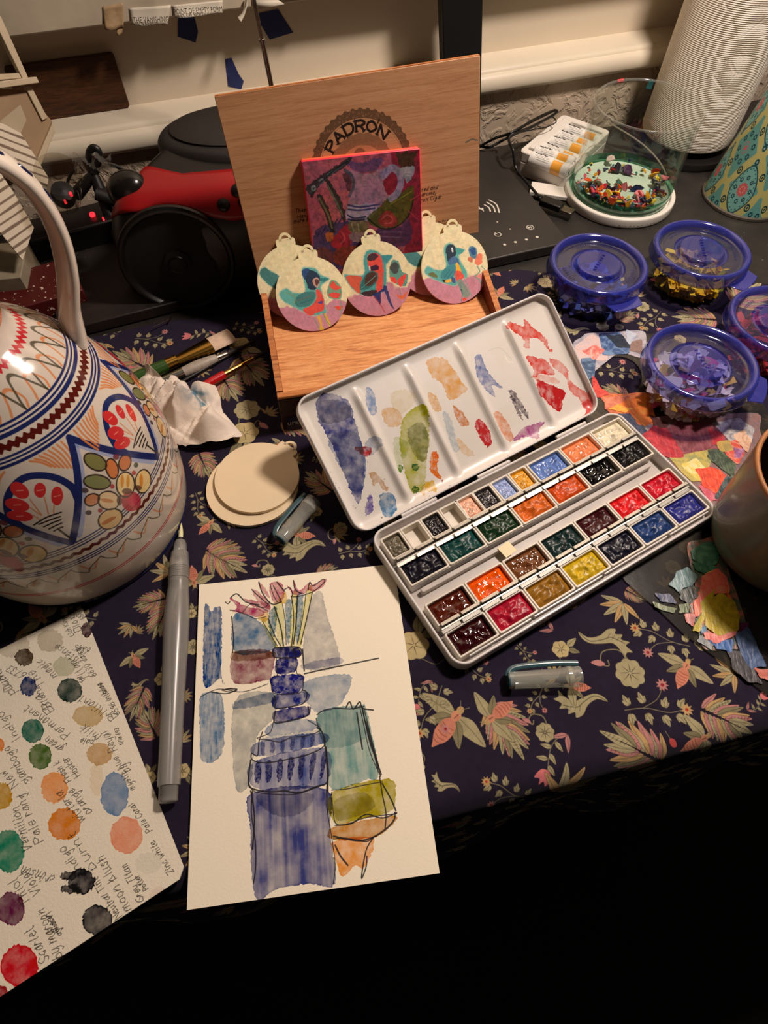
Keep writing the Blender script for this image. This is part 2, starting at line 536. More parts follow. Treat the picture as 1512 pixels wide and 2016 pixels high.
def CARD():
    cv = Canvas(-63.5, 63.5, -88.9, 88.9, 6.5, (250, 240, 218))
    for i, (P, c, a, e, st) in enumerate(CARD_WASHES): cv.wash(P, c, a, 0.22, 0.38, 6, e, i, True, st)
    for i, P in enumerate(CARD_INK): cv.line(P, 0.48 + 0.18 * (i % 3), (30, 26, 32), 0.95, 6)
    return cv
CARD_WASHES = [([(-59.7,70.2),(-57.6,73.9),(-55.7,69.1),(-52.4,72),(-48.9,67.6),(-48.5,27.9),(-46.6,22),(-49.3,25.6),(-55.1,21.6),(-59,25.9)],(62, 96, 158),0.85,0.2,0.12),
([(-60.7,15.4),(-55,18.4),(-48.1,14.9),(-46.4,0.1),(-46.7,-13.8),(-50.1,-20.1),(-58.6,-19.1),(-60.1,-2.3)],(110, 142, 190),0.8,0.2,0.12),
([(-41.5,64.9),(-31.3,64),(-21.3,54.6),(-17,46.9),(-17.8,39.4),(-40.3,40.4)],(112, 140, 182),0.85,0.2,None),
([(-40.9,40.5),(-18.4,38.9),(-18.8,24.3),(-22.1,21.4),(-40.8,22.1)],(150, 104, 120),0.85,0.2,None),
([(-40.5,41.4),(-18.4,38.7),(-18.5,34.6),(-40.9,35.4)],(150, 104, 44),0.75,0.0,None),
([(6.6,67.2),(14.1,75.2),(17.3,56),(22.2,26),(0.8,25.3),(0.3,35.5)],(176, 180, 194),0.7,0.5,None),
([(3.2,28.9),(22.6,30),(22.5,25.8),(3,25.2)],(120, 128, 180),0.6,0,None),
([(-19.4,64.1),(-14.1,67.2),(-16.4,48),(-19.3,53.1)],(90, 132, 160),0.8,0.2,None),
([(-8.9,69),(-4.8,69.8),(-7.1,44.5),(-9,46)],(100, 138, 170),0.8,0.1,None),
([(-1.8,72.6),(2.9,73.3),(-0.8,46.1),(-3.1,45.2)],(110, 146, 180),0.8,0.1,None),
([(-40.7,10.8),(-20.1,14.1),(-17.1,6.9),(-18.4,-1.3),(-27.9,-10.7),(-32,-33.7),(-40,-34.5)],(172, 180, 188),0.75,0.5,None),
([(-40.2,10.7),(-18,13.9),(-17.6,8),(-39.1,6.4)],(108, 136, 184),0.7,0,None),
([(0.4,17.6),(27.6,18.7),(21.8,3.2),(8.8,-1.5),(1.8,4.6)],(140, 162, 198),0.75,0.2,None),
([(-16.7,40.5),(-2.3,39.3),(-2.1,33.2),(-16.3,34.7)],(48, 54, 140),0.95,0.1,None),
([(-15.2,33.3),(-3.7,32.6),(-4.7,24.6),(-15.5,24.8)],(46, 50, 136),0.95,0.1,None),
([(-18.2,23.2),(-1,22.2),(-0.8,15.6),(-4.2,11.7),(-16.9,13.2),(-19,16.7)],(56, 62, 150),0.95,0.2,None),
([(-17.5,11.7),(1.1,11.6),(0.3,5.8),(-16.7,3.7)],(88, 96, 160),0.9,0.2,None),
([(-17.3,2.7),(1.7,3),(0.8,-2.6),(-16.9,-3.5)],(74, 76, 146),0.9,0.2,None),
([(-18.5,-3.8),(1.3,-4.2),(7.1,-10),(-21.8,-10.5)],(144, 162, 202),0.8,0.2,None),
([(-23.3,-11.3),(6.6,-10.9),(1.7,-14.3),(-21.8,-13.4)],(180, 190, 206),0.7,0.1,None),
([(-27.4,-13.2),(8,-12.6),(9.1,-18.7),(-27,-21.1)],(104, 120, 184),0.85,0.2,0.1),
([(-30.1,-23.6),(9.4,-21.2),(9.7,-38.8),(-5.8,-40.6),(-29.3,-37.2)],(118, 128, 184),0.85,0.2,0.08),
([(-30.8,-39.3),(8.9,-42.4),(9.3,-62.8),(10.2,-86.8),(-2.6,-85.2),(-19,-85.5),(-30,-87.6),(-31.9,-57.7)],(112, 116, 168),0.9,0.4,0.06),
([(-28.3,-40.5),(0,-43.1),(-1.4,-50.1),(-10.3,-53.4),(-21.8,-50.2)],(88, 92, 150),0.5,0,0.06),
([(7.2,-1.8),(32.7,-0.2),(35.1,-2.6),(38.3,-37.6),(31,-40.5),(11.8,-42.7),(11.1,-26.7)],(142, 180, 188),0.85,0.3,0.12),
([(7.7,-2.4),(32.6,-0.8),(34.5,-17.8),(11.5,-20.9)],(128, 172, 184),0.5,0,None),
([(11.7,-44.5),(43.9,-41.6),(45.3,-53.2),(40.8,-58),(24.1,-59.4),(12.4,-59.7)],(176, 168, 30),0.9,0.2,None),
([(13.4,-48.4),(29.3,-46.7),(34.3,-54.5),(21.3,-58.2),(13.5,-58.1)],(120, 118, 30),0.45,0,None),
([(11.3,-61.3),(44.4,-60.2),(38.7,-66.4),(30.8,-68.8),(10.9,-67.2)],(202, 146, 62),0.85,0.3,None),
([(10.8,-68),(31.7,-68.9),(25.6,-81.5),(21,-80.1),(14.1,-84.1),(11.2,-74.8)],(240, 172, 104),0.85,0.4,None),
([(-43.9,77.6),(-35.8,71.6),(-25.6,67.3),(-22.2,64.4),(-25.7,62.1),(-35.9,65.8),(-42.9,68.1),(-39.3,69.9)],(178, 88, 128),0.85,0.3,None),
([(-29.4,81.7),(-24.3,77.8),(-18.6,70.2),(-19.9,66.6),(-27.8,75.7)],(196, 126, 150),0.75,0.3,None),
([(-25.9,86.4),(-21.8,82.1),(-18.5,74.6),(-21.4,76.9)],(204, 140, 160),0.75,0.3,None),
([(-18.3,84.2),(-11.2,84.7),(-9.2,76.7),(-12.3,70.1),(-16.9,71.9)],(196, 120, 148),0.8,0.3,None),
([(-7.2,82.2),(-3.3,77.3),(-2.4,84.9),(0.2,77.5),(7.5,82.4),(6,76.8),(1.2,74.2),(-4,75.4)],(198, 110, 142),0.8,0.3,None),
([(6.1,78.7),(18.2,83.5),(14.9,77.7),(9.5,75.7)],(198, 112, 144),0.8,0.3,None),
([(-34.7,75.3),(-23.2,72),(-18.7,69),(-21.1,64.3),(-27.9,68.8)],(184, 104, 138),0.75,0.3,None),
([(-26.2,62.4),(-20.5,65.4),(-20.1,59.3),(-24.6,59.2)],(226, 190, 110),0.8,0.2,None),
([(-12.8,73.3),(-8,77.2),(-7.7,70.8),(-11.2,69.3)],(226, 196, 110),0.8,0.2,None),
([(-24.6,59.2),(-20.1,59.3),(-14.9,42),(-17.2,42.3)],(216, 216, 140),0.75,0.3,None),
([(-16.4,68.7),(-10.6,69.9),(-10.5,41.5),(-13.8,41.9)],(210, 214, 150),0.7,0.3,None),
([(-4.1,74.1),(-0.9,73.8),(-3.9,40.7),(-7.2,41.1)],(214, 216, 140),0.75,0.3,None),
([(4.8,76.3),(8.9,75.8),(0,41.3),(-2.8,41.1)],(216, 216, 140),0.75,0.3,None),
([(-29.3,-25.1),(-26.6,-24.8),(-26,-31.6),(-27.8,-35.1),(-29.4,-32.6)],(58, 64, 146),0.85,0.1,None),
([(-23.1,-24.9),(-20.4,-24.6),(-20.3,-31.8),(-22.1,-35.4),(-23.5,-32.8)],(58, 64, 146),0.85,0.1,None),
([(-16.9,-24.7),(-14.2,-24.4),(-14.5,-32.1),(-16.3,-35.8),(-17.5,-32.9)],(58, 64, 146),0.85,0.1,None),
([(-10.6,-24.5),(-7.9,-24.2),(-8.8,-32.3),(-10.6,-36.1),(-11.6,-33.1)],(58, 64, 146),0.85,0.1,None),
([(-4.4,-24.3),(-1.6,-24),(-3,-32.6),(-4.9,-36.4),(-5.6,-33.3)],(58, 64, 146),0.85,0.1,None),
([(1.9,-24.1),(4.7,-23.8),(2.8,-32.8),(0.8,-36.8),(0.4,-33.4)],(58, 64, 146),0.85,0.1,None),
([(8.2,-23.9),(11,-23.6),(8.6,-33.1),(6.6,-37.1),(6.3,-33.6)],(58, 64, 146),0.85,0.1,None),
([(-25.9,-14.4),(-23.9,-14.2),(-24,-20),(-25.8,-20.1)],(74, 86, 160),0.7,0.1,None),
([(-20.2,-14.3),(-18.2,-14.2),(-18.5,-19.8),(-20.4,-19.9)],(74, 86, 160),0.7,0.1,None),
([(-14.5,-14.2),(-12.4,-14.1),(-13.1,-19.6),(-14.9,-19.7)],(74, 86, 160),0.7,0.1,None),
([(-8.8,-14.1),(-6.7,-14),(-7.6,-19.4),(-9.4,-19.4)],(74, 86, 160),0.7,0.1,None),
([(-3,-14),(-1,-13.9),(-2.1,-19.2),(-3.9,-19.2)],(74, 86, 160),0.7,0.1,None),
([(2.8,-13.9),(4.8,-13.8),(3.5,-19),(1.6,-19)],(74, 86, 160),0.7,0.1,None),
([(-15,39.9),(-12.3,39.8),(-13,34.8),(-14.7,35.1)],(30, 34, 110),0.6,0,None),
([(-10.4,39.4),(-7.6,39.2),(-8.4,34.3),(-10.1,34.5)],(30, 34, 110),0.6,0,None),
([(-5.8,38.8),(-3,38.7),(-3.8,33.7),(-5.5,33.9)],(30, 34, 110),0.6,0,None)]
CARD_INK = [[(-60.2,16.1),(-49.8,19.4),(-36,16.1),(-21,19.1)],
[(-55,18.4),(-45.5,16.2),(-39.2,18.1),(-46.6,18.8)],
[(-17.2,39.9),(-16.3,34.7),(-2,33.5),(-2,39.5),(-16.6,40.8)],
[(-15.7,34.3),(-15.5,23.9),(-17.7,23.1),(-19.1,17.8),(-16.9,12.7),(-3.2,11.5),(-0.2,16.6),(-1.5,22.2),(-3.8,23.6),(-3.7,32.8)],
[(-17.5,11.7),(-16.6,7.9),(-17,4.3),(-7.7,4.2),(-0.5,5.4),(1.6,11),(-0.9,12.9)],
[(-17,2.7),(-18,-3.4),(-12.3,-4.1),(0.9,-2.1),(1.7,3)],
[(-18.5,-3.3),(-20.7,-9.1),(-27.9,-11.2),(-21.8,-12.9),(-14.7,-14.8),(-8.5,-13.1),(0.7,-13.2),(8.1,-10.6),(1.2,-4.7)],
[(-24.8,-8.1),(-26.9,-13.3),(-27.8,-20.5),(-31,-19.1),(-30.6,-22.5),(-24.1,-24.8),(-13.1,-24.7),(0.1,-23.4),(9.6,-19.7),(9,-12.7),(6.1,-9.3)],
[(-31.6,-22.4),(-33,-34),(-30.3,-37.5),(-21.5,-40),(-13.7,-40.5),(-5.9,-42.4),(4.1,-40.4),(10.2,-37.9),(10.5,-20.8)],
[(-32.7,-34.5),(-29.3,-39),(-17.6,-41.8),(-5.9,-42.8),(9.1,-39.6)],
[(-30.8,-38.4),(-31.5,-49),(-29.6,-63),(-29.6,-74.6),(-30.8,-81.6)],
[(-31.7,-38.3),(-29.9,-51),(-31.1,-66.2)],
[(9.6,-39.7),(8.4,-49.5),(9.8,-62.8),(10.9,-78),(9.3,-86.6)],
[(10.5,-34.2),(9,-54)],
[(9.8,-16.8),(10.3,-30.4),(9.8,-43.4)],
[(6,-4.2),(6.7,-8.4),(9,-12.7),(9.6,-18.7)],
[(6.6,-2.3),(11,-0.2),(18.4,-0.1),(26.7,-1.4),(34.2,-0.9)],
[(23.7,-0.2),(26.1,2.7),(27.8,-1.7),(31.9,2),(33.1,-1.8),(39.2,-3.6)],
[(31.6,-0.1),(33,-12.6),(34.6,-25.7),(38.3,-37.6)],
[(32.7,-0.2),(34.7,-15.9),(38.4,-32.9),(39.7,-38.8)],
[(29.6,-4),(30.7,-24.3)],
[(34,-2.5),(37,-23.1),(39.1,-35.9)],
[(33.1,-1.3),(35.2,-20.9),(38,-31.9),(39.1,-39.6)],
[(34.3,-9.7),(36.2,-21),(38.1,-35.7)],
[(11.8,-43.2),(19.7,-43.7),(28.7,-43),(39.8,-42.5)],
[(38.6,-39.6),(39,-48.8),(39.8,-57.9),(38.4,-65.5)],
[(39.6,-43.4),(43.5,-52.1),(45.2,-57.6)],
[(11.7,-44.5),(11.9,-54.4),(12.9,-59.8),(18.1,-60.8),(28,-59),(33.8,-58.9),(45.5,-59)],
[(12.4,-60.6),(21,-60.8),(29.1,-57.4),(37.6,-60.2),(45.6,-58.6)],
[(11,-65.5),(23.1,-69.1),(30.8,-68.8),(38.8,-65.6),(43.7,-61.8),(44.6,-58.4)],
[(10.9,-66.8),(17.5,-67.2),(27.7,-70.1),(32.3,-68.2)],
[(31.7,-68.9),(27.3,-74.3),(23.7,-86),(26.5,-81.6),(27.5,-76.8)],
[(11.6,-69.8),(14,-75.1),(17.3,-79.6)],
[(-23.5,59.1),(-14.9,42)],
[(-20,60.5),(-15.9,48),(-12.7,41.7)],
[(-15.8,68),(-12.3,53.5),(-11.1,41.5)],
[(-10.6,69.2),(-9.4,56.8),(-9.4,41.9)],
[(-4.7,73.6),(-4,58.5),(-6.1,40.9)],
[(-0.9,73.8),(-2.6,55.9),(-5,41.9)],
[(4.8,75.6),(1.5,57.9),(-2.7,41.7)],
[(8.8,75.2),(5.1,61.1),(-0.5,41.4)],
[(-43.3,77.6),(-39.3,79.6),(-33.5,73.2),(-25.5,70.4)],
[(-43.8,68.9),(-39.3,67.7),(-33.6,64.6),(-28,61.4),(-21.1,61.8)],
[(-30,81.7),(-26.6,77.5),(-19.8,70.3)],
[(-25.3,86.4),(-23.1,78.3),(-17.5,70.1),(-11.7,70.6)],
[(-18.3,84.2),(-16.2,76.2),(-14,70.9)],
[(-9.1,79.2),(-5.5,80.1),(-4,75.4),(-4.7,73.6),(1.2,73.5),(9.5,75.7),(16.9,81.3),(15.9,83.4),(9.7,79.6),(7.5,82.4),(6,76.8)],
[(-3,85),(-2.1,78.4),(1.2,75.4)],
[(-27.8,70.1),(-22.1,68.1),(-18.6,71.5)],
[(-46.7,74.8),(-45,73.4),(-43.6,75.1)],
[(0.7,22.5),(12.7,23.8),(29.3,25.2),(46,26.6)],
[(-48.2,18.6),(-43.4,19.1),(-39.2,17.5),(-43.4,17),(-48.2,18.6)],
[(-42.7,64.4),(-41.4,49.9),(-41.9,40.6)],
[(0.4,37.8),(0.7,24.2)],
[(-35.9,66.1),(-30.1,71.6),(-19.9,65.4)],
[(-16,82.6),(-11.1,70.6)],
[(-13.6,85),(-9.1,78)]]
SWATCH_BLOBS = [([(130.5,153.3),(129,150.8),(127.1,149.9),(125.5,150.9),(124.7,153.5),(125,156.6),(126.4,159.2),(128.4,160.1),(130.1,159.1),(130.9,156.5)],(70, 34, 50),0.9),
([(95.2,154.8),(93.4,152.2),(90.6,151.7),(87.8,153.5),(86,156.8),(85.9,160.6),(87.6,163.2),(90.5,163.8),(93.4,162),(95.2,158.5)],(80, 64, 40),0.9),
([(114.8,136.1),(112.7,133.3),(109.3,132.9),(106,135),(103.9,138.8),(103.8,142.9),(105.9,145.7),(109.3,146.2),(112.7,144.1),(114.8,140.2)],(176, 188, 160),0.6),
([(92.1,136.1),(90.4,133.3),(87.8,132.4),(85.3,134),(83.8,137.3),(83.9,141.2),(85.6,144.1),(88.2,145),(90.8,143.4),(92.3,140)],(30, 54, 120),0.9),
([(114.2,119.7),(111.8,116.5),(107.9,115.9),(104.1,118.3),(101.8,122.7),(101.8,127.5),(104.2,130.8),(108.1,131.4),(111.9,129),(114.3,124.5)],(28, 60, 56),0.9),
([(119.6,98.9),(117.1,96.5),(112.8,96.7),(108.3,99.5),(105.3,103.8),(104.9,108),(107.3,110.6),(111.7,110.4),(116.3,107.5),(119.3,103.1)],(206, 180, 126),0.8),
([(88.6,108.6),(86.6,105.4),(83.2,104.7),(79.9,106.8),(77.9,110.8),(77.9,115.3),(79.9,118.5),(83.3,119.2),(86.6,117.2),(88.7,113.1)],(14, 112, 98),0.9),
([(88.4,92.7),(86.2,89.3),(82.9,88.5),(79.7,90.6),(77.7,94.6),(77.8,99.3),(79.9,102.7),(83.3,103.5),(86.5,101.5),(88.5,97.3)],(70, 112, 34),0.9),
([(117.1,76.3),(114.8,73.6),(111.2,73.4),(107.6,75.6),(105.3,79.5),(105.3,83.6),(107.5,86.3),(111.2,86.6),(114.9,84.3),(117.1,80.4)],(206, 168, 112),0.8),
([(91.2,72.2),(88.7,68.4),(84.8,67.6),(81.1,69.9),(78.8,74.6),(78.9,79.8),(81.4,83.7),(85.3,84.6),(89.1,82.3),(91.4,77.5)],(248, 172, 108),0.9),
([(118.1,51.6),(114.8,46.4),(110.3,44.7),(106.4,47.1),(104.5,52.8),(105.3,59.6),(108.6,65),(113.2,66.9),(117.2,64.4),(119.1,58.5)],(122, 156, 210),0.9),
([(91.5,51),(88.7,47.5),(84.3,47),(79.9,49.8),(77.1,54.7),(77,60),(79.7,63.7),(84.2,64.3),(88.7,61.4),(91.5,56.4)],(230, 138, 16),0.9),
([(117.4,28.9),(114.3,25),(109.7,24.3),(105.3,27),(102.8,32.2),(103.1,37.9),(106.1,41.9),(110.8,42.7),(115.3,39.9),(117.8,34.6)],(244, 160, 128),0.85),
([(64.7,83.7),(62.9,80.4),(60.1,79.5),(57.4,81.1),(55.8,84.8),(55.8,89.2),(57.6,92.5),(60.4,93.5),(63.2,91.8),(64.8,88)],(204, 160, 20),0.9),
([(67.6,112.4),(66.5,110.4),(64.7,109.8),(62.9,110.9),(61.9,113.2),(61.9,116),(63,118.1),(64.8,118.7),(66.6,117.6),(67.7,115.2)],(240, 140, 36),0.9),
([(63.1,54),(60.4,49.1),(56.2,47.6),(52.2,50.1),(49.8,55.7),(50,62.3),(52.6,67.4),(56.9,69),(61,66.5),(63.4,60.7)],(0, 140, 114),0.9),
([(89.7,21.7),(87.5,19.2),(84.1,19),(80.6,21.2),(78.3,24.9),(78.2,28.9),(80.3,31.5),(83.8,31.7),(87.4,29.5),(89.6,25.6)],(28, 24, 40),0.95),
([(82.4,29),(81.5,28.3),(79.6,28.7),(77.6,29.9),(76.1,31.7),(75.8,33.1),(76.8,33.9),(78.6,33.5),(80.7,32.2),(82.2,30.5)],(28, 24, 40),0.9),
([(82.6,22.3),(81.4,21.7),(79.1,22.4),(76.5,24),(74.6,26),(74.1,27.6),(75.3,28.2),(77.6,27.5),(80.2,25.9),(82.1,23.9)],(28, 24, 40),0.9),
([(56.7,28.9),(54.5,25.4),(51.1,24.6),(47.7,26.7),(45.5,31),(45.5,35.8),(47.6,39.4),(51.1,40.3),(54.6,38.1),(56.7,33.7)],(106, 26, 84),0.92),
([(91.9,1.1),(89.5,-1.8),(85.6,-2.1),(81.8,0.3),(79.4,4.5),(79.3,8.9),(81.7,11.9),(85.6,12.2),(89.5,9.7),(91.9,5.5)],(54, 52, 60),0.92),
([(56.3,2.2),(53.5,-1.7),(49,-2.2),(44.3,0.7),(41.3,6),(41,11.7),(43.7,15.7),(48.3,16.4),(53.1,13.4),(56.1,7.9)],(220, 14, 48),0.95),
([(41.2,-2.2),(40,-4.3),(38.2,-5),(36.5,-3.8),(35.4,-1.4),(35.5,1.4),(36.6,3.5),(38.4,4.2),(40.2,3),(41.3,0.6)],(168, 20, 52),0.95),
([(113.5,155.9),(111,152.5),(106.9,152),(102.8,154.6),(100.2,159.2),(100.1,164.2),(102.6,167.7),(106.7,168.2),(110.9,165.6),(113.5,160.9)],(150, 138, 96),0.45),
([(95.4,163.9),(92.4,160.1),(87.2,159.9),(81.8,163.3),(78.1,169),(77.6,174.9),(80.5,178.8),(85.8,179.2),(91.3,175.7),(95,169.8)],(150, 136, 104),0.35),
([(120,-4.3),(118.3,-5.8),(115.5,-5.6),(112.7,-3.9),(110.9,-1.2),(110.8,1.4),(112.5,2.9),(115.3,2.8),(118.1,1),(119.9,-1.7)],(206, 140, 130),0.18),
([(108.8,66.4),(106.5,61.7),(104,59.6),(102.2,60.8),(101.7,64.7),(102.8,70.1),(105,74.8),(107.5,77),(109.4,75.9),(109.9,71.8)],(220, 190, 120),0.25),
([(121,11.6),(118.9,9.6),(115.5,9.7),(112.1,11.9),(109.9,15.3),(109.8,18.6),(111.9,20.7),(115.3,20.6),(118.8,18.4),(121,15)],(180, 190, 200),0.2),
([(55.2,72.5),(53,68.9),(49.6,68.1),(46.1,70.3),(43.8,74.7),(43.7,79.7),(45.7,83.3),(49.3,84.2),(52.8,82),(55.1,77.5)],(60, 90, 160),0.9),
([(70.3,139.6),(68.4,136.5),(65.2,135.9),(62,137.9),(59.9,141.8),(59.7,146.2),(61.6,149.3),(64.8,150),(68.1,148),(70.2,144)],(180, 40, 40),0.9)]
SWATCH_TEXT = [('Scarlet',(61.2,2),18.6,1.75),
('by maroon',(66.8,0),24.9,1.65),
('green',(68.1,10.3),11.1,1.66),
('Thiol',(60.5,30.2),16,1.82),
('Violet',(65.7,31.7),14.9,1.82),
('crimson',(73.8,34.4),19.2,2.33),
('Neutral Tint',(96.1,0.5),23.5,1.78),
('moon blush',(101.2,1),30.9,1.70),
('Grey Titan',(108.1,1),20.7,1.67),
('Potter',(111.5,4.8),9.1,1.85),
('Zinc white',(125,4.6),19.6,1.74),
('Pale Coral',(122.6,28.6),18.7,1.79),
('Indigo',(86.5,29.8),17.5,1.86),
('burnt',(92.2,27.4),23.8,1.75),
('Vermilion',(66.7,53),24.7,1.59),
('Pale rang',(73,53.7),29.6,1.68),
('wisteria',(94.7,52.1),22.6,1.88),
('orange',(98.9,53.7),18.4,1.86),
('New',(69.5,88.2),13.3,1.97),
('gamboge',(74.4,86.5),25.5,1.74),
('Fresh k',(94.1,74.8),14.9,1.80),
('Hooker',(99.3,74.9),14.7,1.83),
('green',(95.6,93.7),12.6,2.05),
('Permanent',(101,99.2),33.5,2.08),
('mystic blue',(122,52.3),22,1.69),
('by',(122.8,62.8),5.6,1.66),
('Royal',(120.3,77),13.7,1.64),
('tilia 693',(124.4,77.8),10.7,1.52),
('pale',(111.2,88.7),7.7,2.43),
('milk',(115.1,89.1),13.6,2.03),
('Brilliant',(126.9,95.1),26.5,2.13),
('6596 intense',(128.6,95.4),23.9,1.72),
('blue',(126.2,110.8),8.3,1.71),
('Tar',(117.8,125),5.2,2.06),
('Titan',(120.4,124.9),17.4,1.84),
('6630 dairy',(124.1,124.2),22.7,1.72),
('Intense',(119.3,138),20.4,2.03),
('6845',(126.6,142.2),10.3,2.32),
('Lich King',(120.2,155.9),15.2,1.67),
('Bra',(97,117.2),15.8,1.90),
('Blanc',(96.2,120.7),16.8,1.74),
('The',(97.1,134.9),14.2,1.90),
('magic',(104.5,136.3),17,1.92),
('6733',(89.6,147.1),13,2.17),
('plum',(80.7,139.1),18.2,1.81),
('indigo',(76.6,111.7),22.3,1.81),
('Duchess',(79.7,142.6),23,1.76),
('683',(130.2,163.9),5.6,2.04),
('crimson e',(69.2,8.6),10.9,1.77),
('Diox',(125.8,156.5),12.8,1.69)]
def SWATCH():
    cv = Canvas(0, SW_W * 1000, 0, SW_H * 1000, 6.5, (240, 230, 210))
    for i, (P, c, a) in enumerate(SWATCH_BLOBS): cv.wash(P, c, a, 0.30, 0.16, 4, 0.3, 40 + i)
    for i, (s_, p, ln, an) in enumerate(SWATCH_TEXT):
        ht = min(4.4, max(2.2, ln / (len(s_) * 0.62)))
        k = sum((FONT_HAND.get(ch) or FONT_CAPS.get(ch) or (0.23,))[0] + 0.22 for ch in s_) * ht
        cv.text(s_, p, ht, an, 0.36, (44, 38, 34), 'hand', 0.22, jit=0.05, seed=i, wide=ln / k, a=0.9)
    return cv
PAL_WASHES = [([(-89.7,94.3),(-80.4,94.7),(-70.5,84.9),(-72.8,69.2),(-76.5,50.7),(-83,35.8),(-96,19.7),(-96.1,37.6),(-94.2,63.3),(-95.2,81.4)],(84, 90, 160),0.8),
([(-88.3,92.6),(-71.9,84.4),(-74.7,74.5),(-93.3,78.4)],(70, 70, 130),0.6),
([(-94.2,67.8),(-75.6,63.8),(-78.4,42.6),(-94.2,23.3),(-96.1,50.9)],(100, 128, 186),0.6),
([(-73.7,53.9),(-65.6,55.9),(-62.2,48.7),(-73.6,44.9)],(110, 140, 190),0.5),
([(-80.4,54.8),(-70.9,49.8),(-71.7,46.8),(-75.9,45.4),(-80.1,50.7)],(214, 40, 74),0.95),
([(-79.5,34.5),(-75.3,31.8),(-72.7,19.2),(-75.8,20.1),(-77.2,26.8),(-80.8,25.2)],(214, 176, 136),0.75),
([(-86.9,21.5),(-85.3,18.7),(-89.1,11.2),(-93.8,9.6),(-94.9,12.1)],(128, 116, 190),0.85),
([(-80,18.1),(-71.6,14.7),(-72.6,5.8),(-79.4,1),(-83.3,3),(-83.3,11)],(96, 148, 196),0.85),
([(-53.8,87.8),(-50.8,82),(-55.6,70.5),(-60.4,70.4),(-59.5,79)],(150, 176, 222),0.85),
([(-51.2,69.8),(-40.9,66.4),(-41.8,55.3),(-52.6,57.9)],(236, 196, 140),0.7),
([(-40,77.4),(-25,73.2),(-27,64.8),(-42.8,62.7)],(230, 216, 160),0.4),
([(-36.9,60),(-21.9,60.3),(-26.7,41.7),(-38.5,24),(-49.3,8.3),(-58.1,10.3),(-54.3,31.4),(-48.6,47)],(192, 196, 70),0.8),
([(-39.8,49.9),(-27.8,49.1),(-30.6,34.2),(-40.5,24.9),(-44.6,36)],(130, 140, 50),0.65),
([(-52.5,48.8),(-44.6,40.6),(-54.3,31.4),(-60.2,29.5)],(190, 214, 150),0.5),
([(-49,26.6),(-44.9,25.1),(-46.6,21.8),(-50.4,23.1)],(96, 146, 52),0.95),
([(-58.4,30.6),(-55.8,28.6),(-58.6,25.1),(-60.3,26.9)],(120, 160, 70),0.9),
([(-56.5,12.3),(-52.2,11.1),(-53.2,7.9),(-56.9,8.8)],(104, 150, 56),0.95),
([(-33.5,26.4),(-29.1,27.8),(-28.1,23.9),(-33.7,16.2),(-33.3,9.9),(-35.8,9.3),(-38.7,17.2)],(244, 136, 20),0.95),
([(-34.2,7.5),(-33.3,6.4),(-34.4,5.7),(-35.1,6.6)],(180, 50, 40),0.9),
([(-49.5,10.1),(-42.5,10.8),(-39.8,8.8),(-42.7,2),(-48.6,6.2),(-51.7,3.7),(-52.1,6.5)],(232, 192, 60),0.8),
([(-4.9,87.8),(8.7,84.5),(13.3,63.9),(13.4,56.7),(-1.3,56),(-1.5,67.8),(-5.7,76.5)],(242, 186, 110),0.8),
([(-14.8,66.5),(-9.6,62),(-11.5,51.2),(-16.7,55.8)],(240, 190, 120),0.7),
([(-10.5,50.7),(-7.3,44.6),(-10.2,29.5),(-12.1,21),(-16.3,22.9),(-13.4,40.4)],(184, 206, 226),0.6),
([(-1.2,51.3),(3.1,44.7),(3.8,33.8),(-3.1,38.1)],(222, 150, 96),0.8),
([(-9.2,29.1),(-3.8,17.2),(-3.7,12.4),(-11.1,18.2)],(240, 196, 130),0.5),
([(8.5,32.9),(13.3,34.3),(16.1,24.7),(13.1,14.2),(8.3,15.2),(7.1,22.8)],(214, 24, 52),1.0),
([(31.2,75.3),(36.6,75.4),(35.9,61.5),(40.5,47.5),(33.9,52.7),(33,43.6),(29.1,48.8),(26.1,60.8)],(128, 144, 200),0.8),
([(24.5,32.9),(30.5,31.5),(32.5,14.9),(27.7,8.7),(23.7,18.9)],(240, 168, 130),0.75),
([(44,41.2),(48.2,41.4),(51.1,21.2),(48,20.6)],(130, 120, 130),0.8),
([(43.5,37.8),(46.3,37.8),(45.5,21.2),(43.8,21.5)],(130, 120, 130),0.8),
([(29.4,9.1),(43,13.9),(60.9,10.7),(53.7,7.8),(48.8,1.5),(42,7)],(190, 110, 170),0.8),
([(65,87.9),(70.7,88.8),(79.2,81.6),(82.7,86.4),(85.9,78.9),(92.9,66.8),(91.3,60.4),(93.6,56.4),(90.3,56.9),(88.1,66.4),(80.2,71.9),(76.8,65.5),(72,68.2),(74.8,71.7),(72.8,77.9),(64.7,84.2)],(240, 110, 100),0.85),
([(70.4,60.4),(82.2,54),(85.4,48),(87,41),(84.1,39.1),(75.2,44.4),(70.1,43.4),(66.1,45.9),(71.8,48.2)],(236, 90, 84),0.8),
([(69.4,42.2),(75,37.5),(84.1,28.9),(87.9,24.1),(82.9,18.4),(76.8,12.4),(70.7,21.3),(65,32.4)],(212, 36, 44),0.95),
([(88.2,51.5),(95,47.1),(98.7,38.5),(95.9,31.8),(99.9,22.2),(107,12.7),(105.5,1.4),(98.4,-1.1),(91.2,1.3),(97.5,4.1),(96.4,15.7),(92.8,22.8),(93.6,34.4),(88,44.5)],(240, 120, 110),0.75),
([(96.9,9.9),(105.2,9.5),(105.5,1.4),(98.4,-1.1),(92,1),(97.1,3.5)],(228, 50, 52),0.8),
([(65,45.6),(77.8,42.5),(87.6,33.7),(85.1,32.4),(72.4,39.4)],(244, 170, 160),0.6)]
PAL_LINES = [([(43.7,76.1),(53.7,74.4),(58.4,62.9)],0.5,(190, 190, 180)),([(54.5,67.7),(54.6,63),(58,61.2)],1.0,(236, 226, 214))]
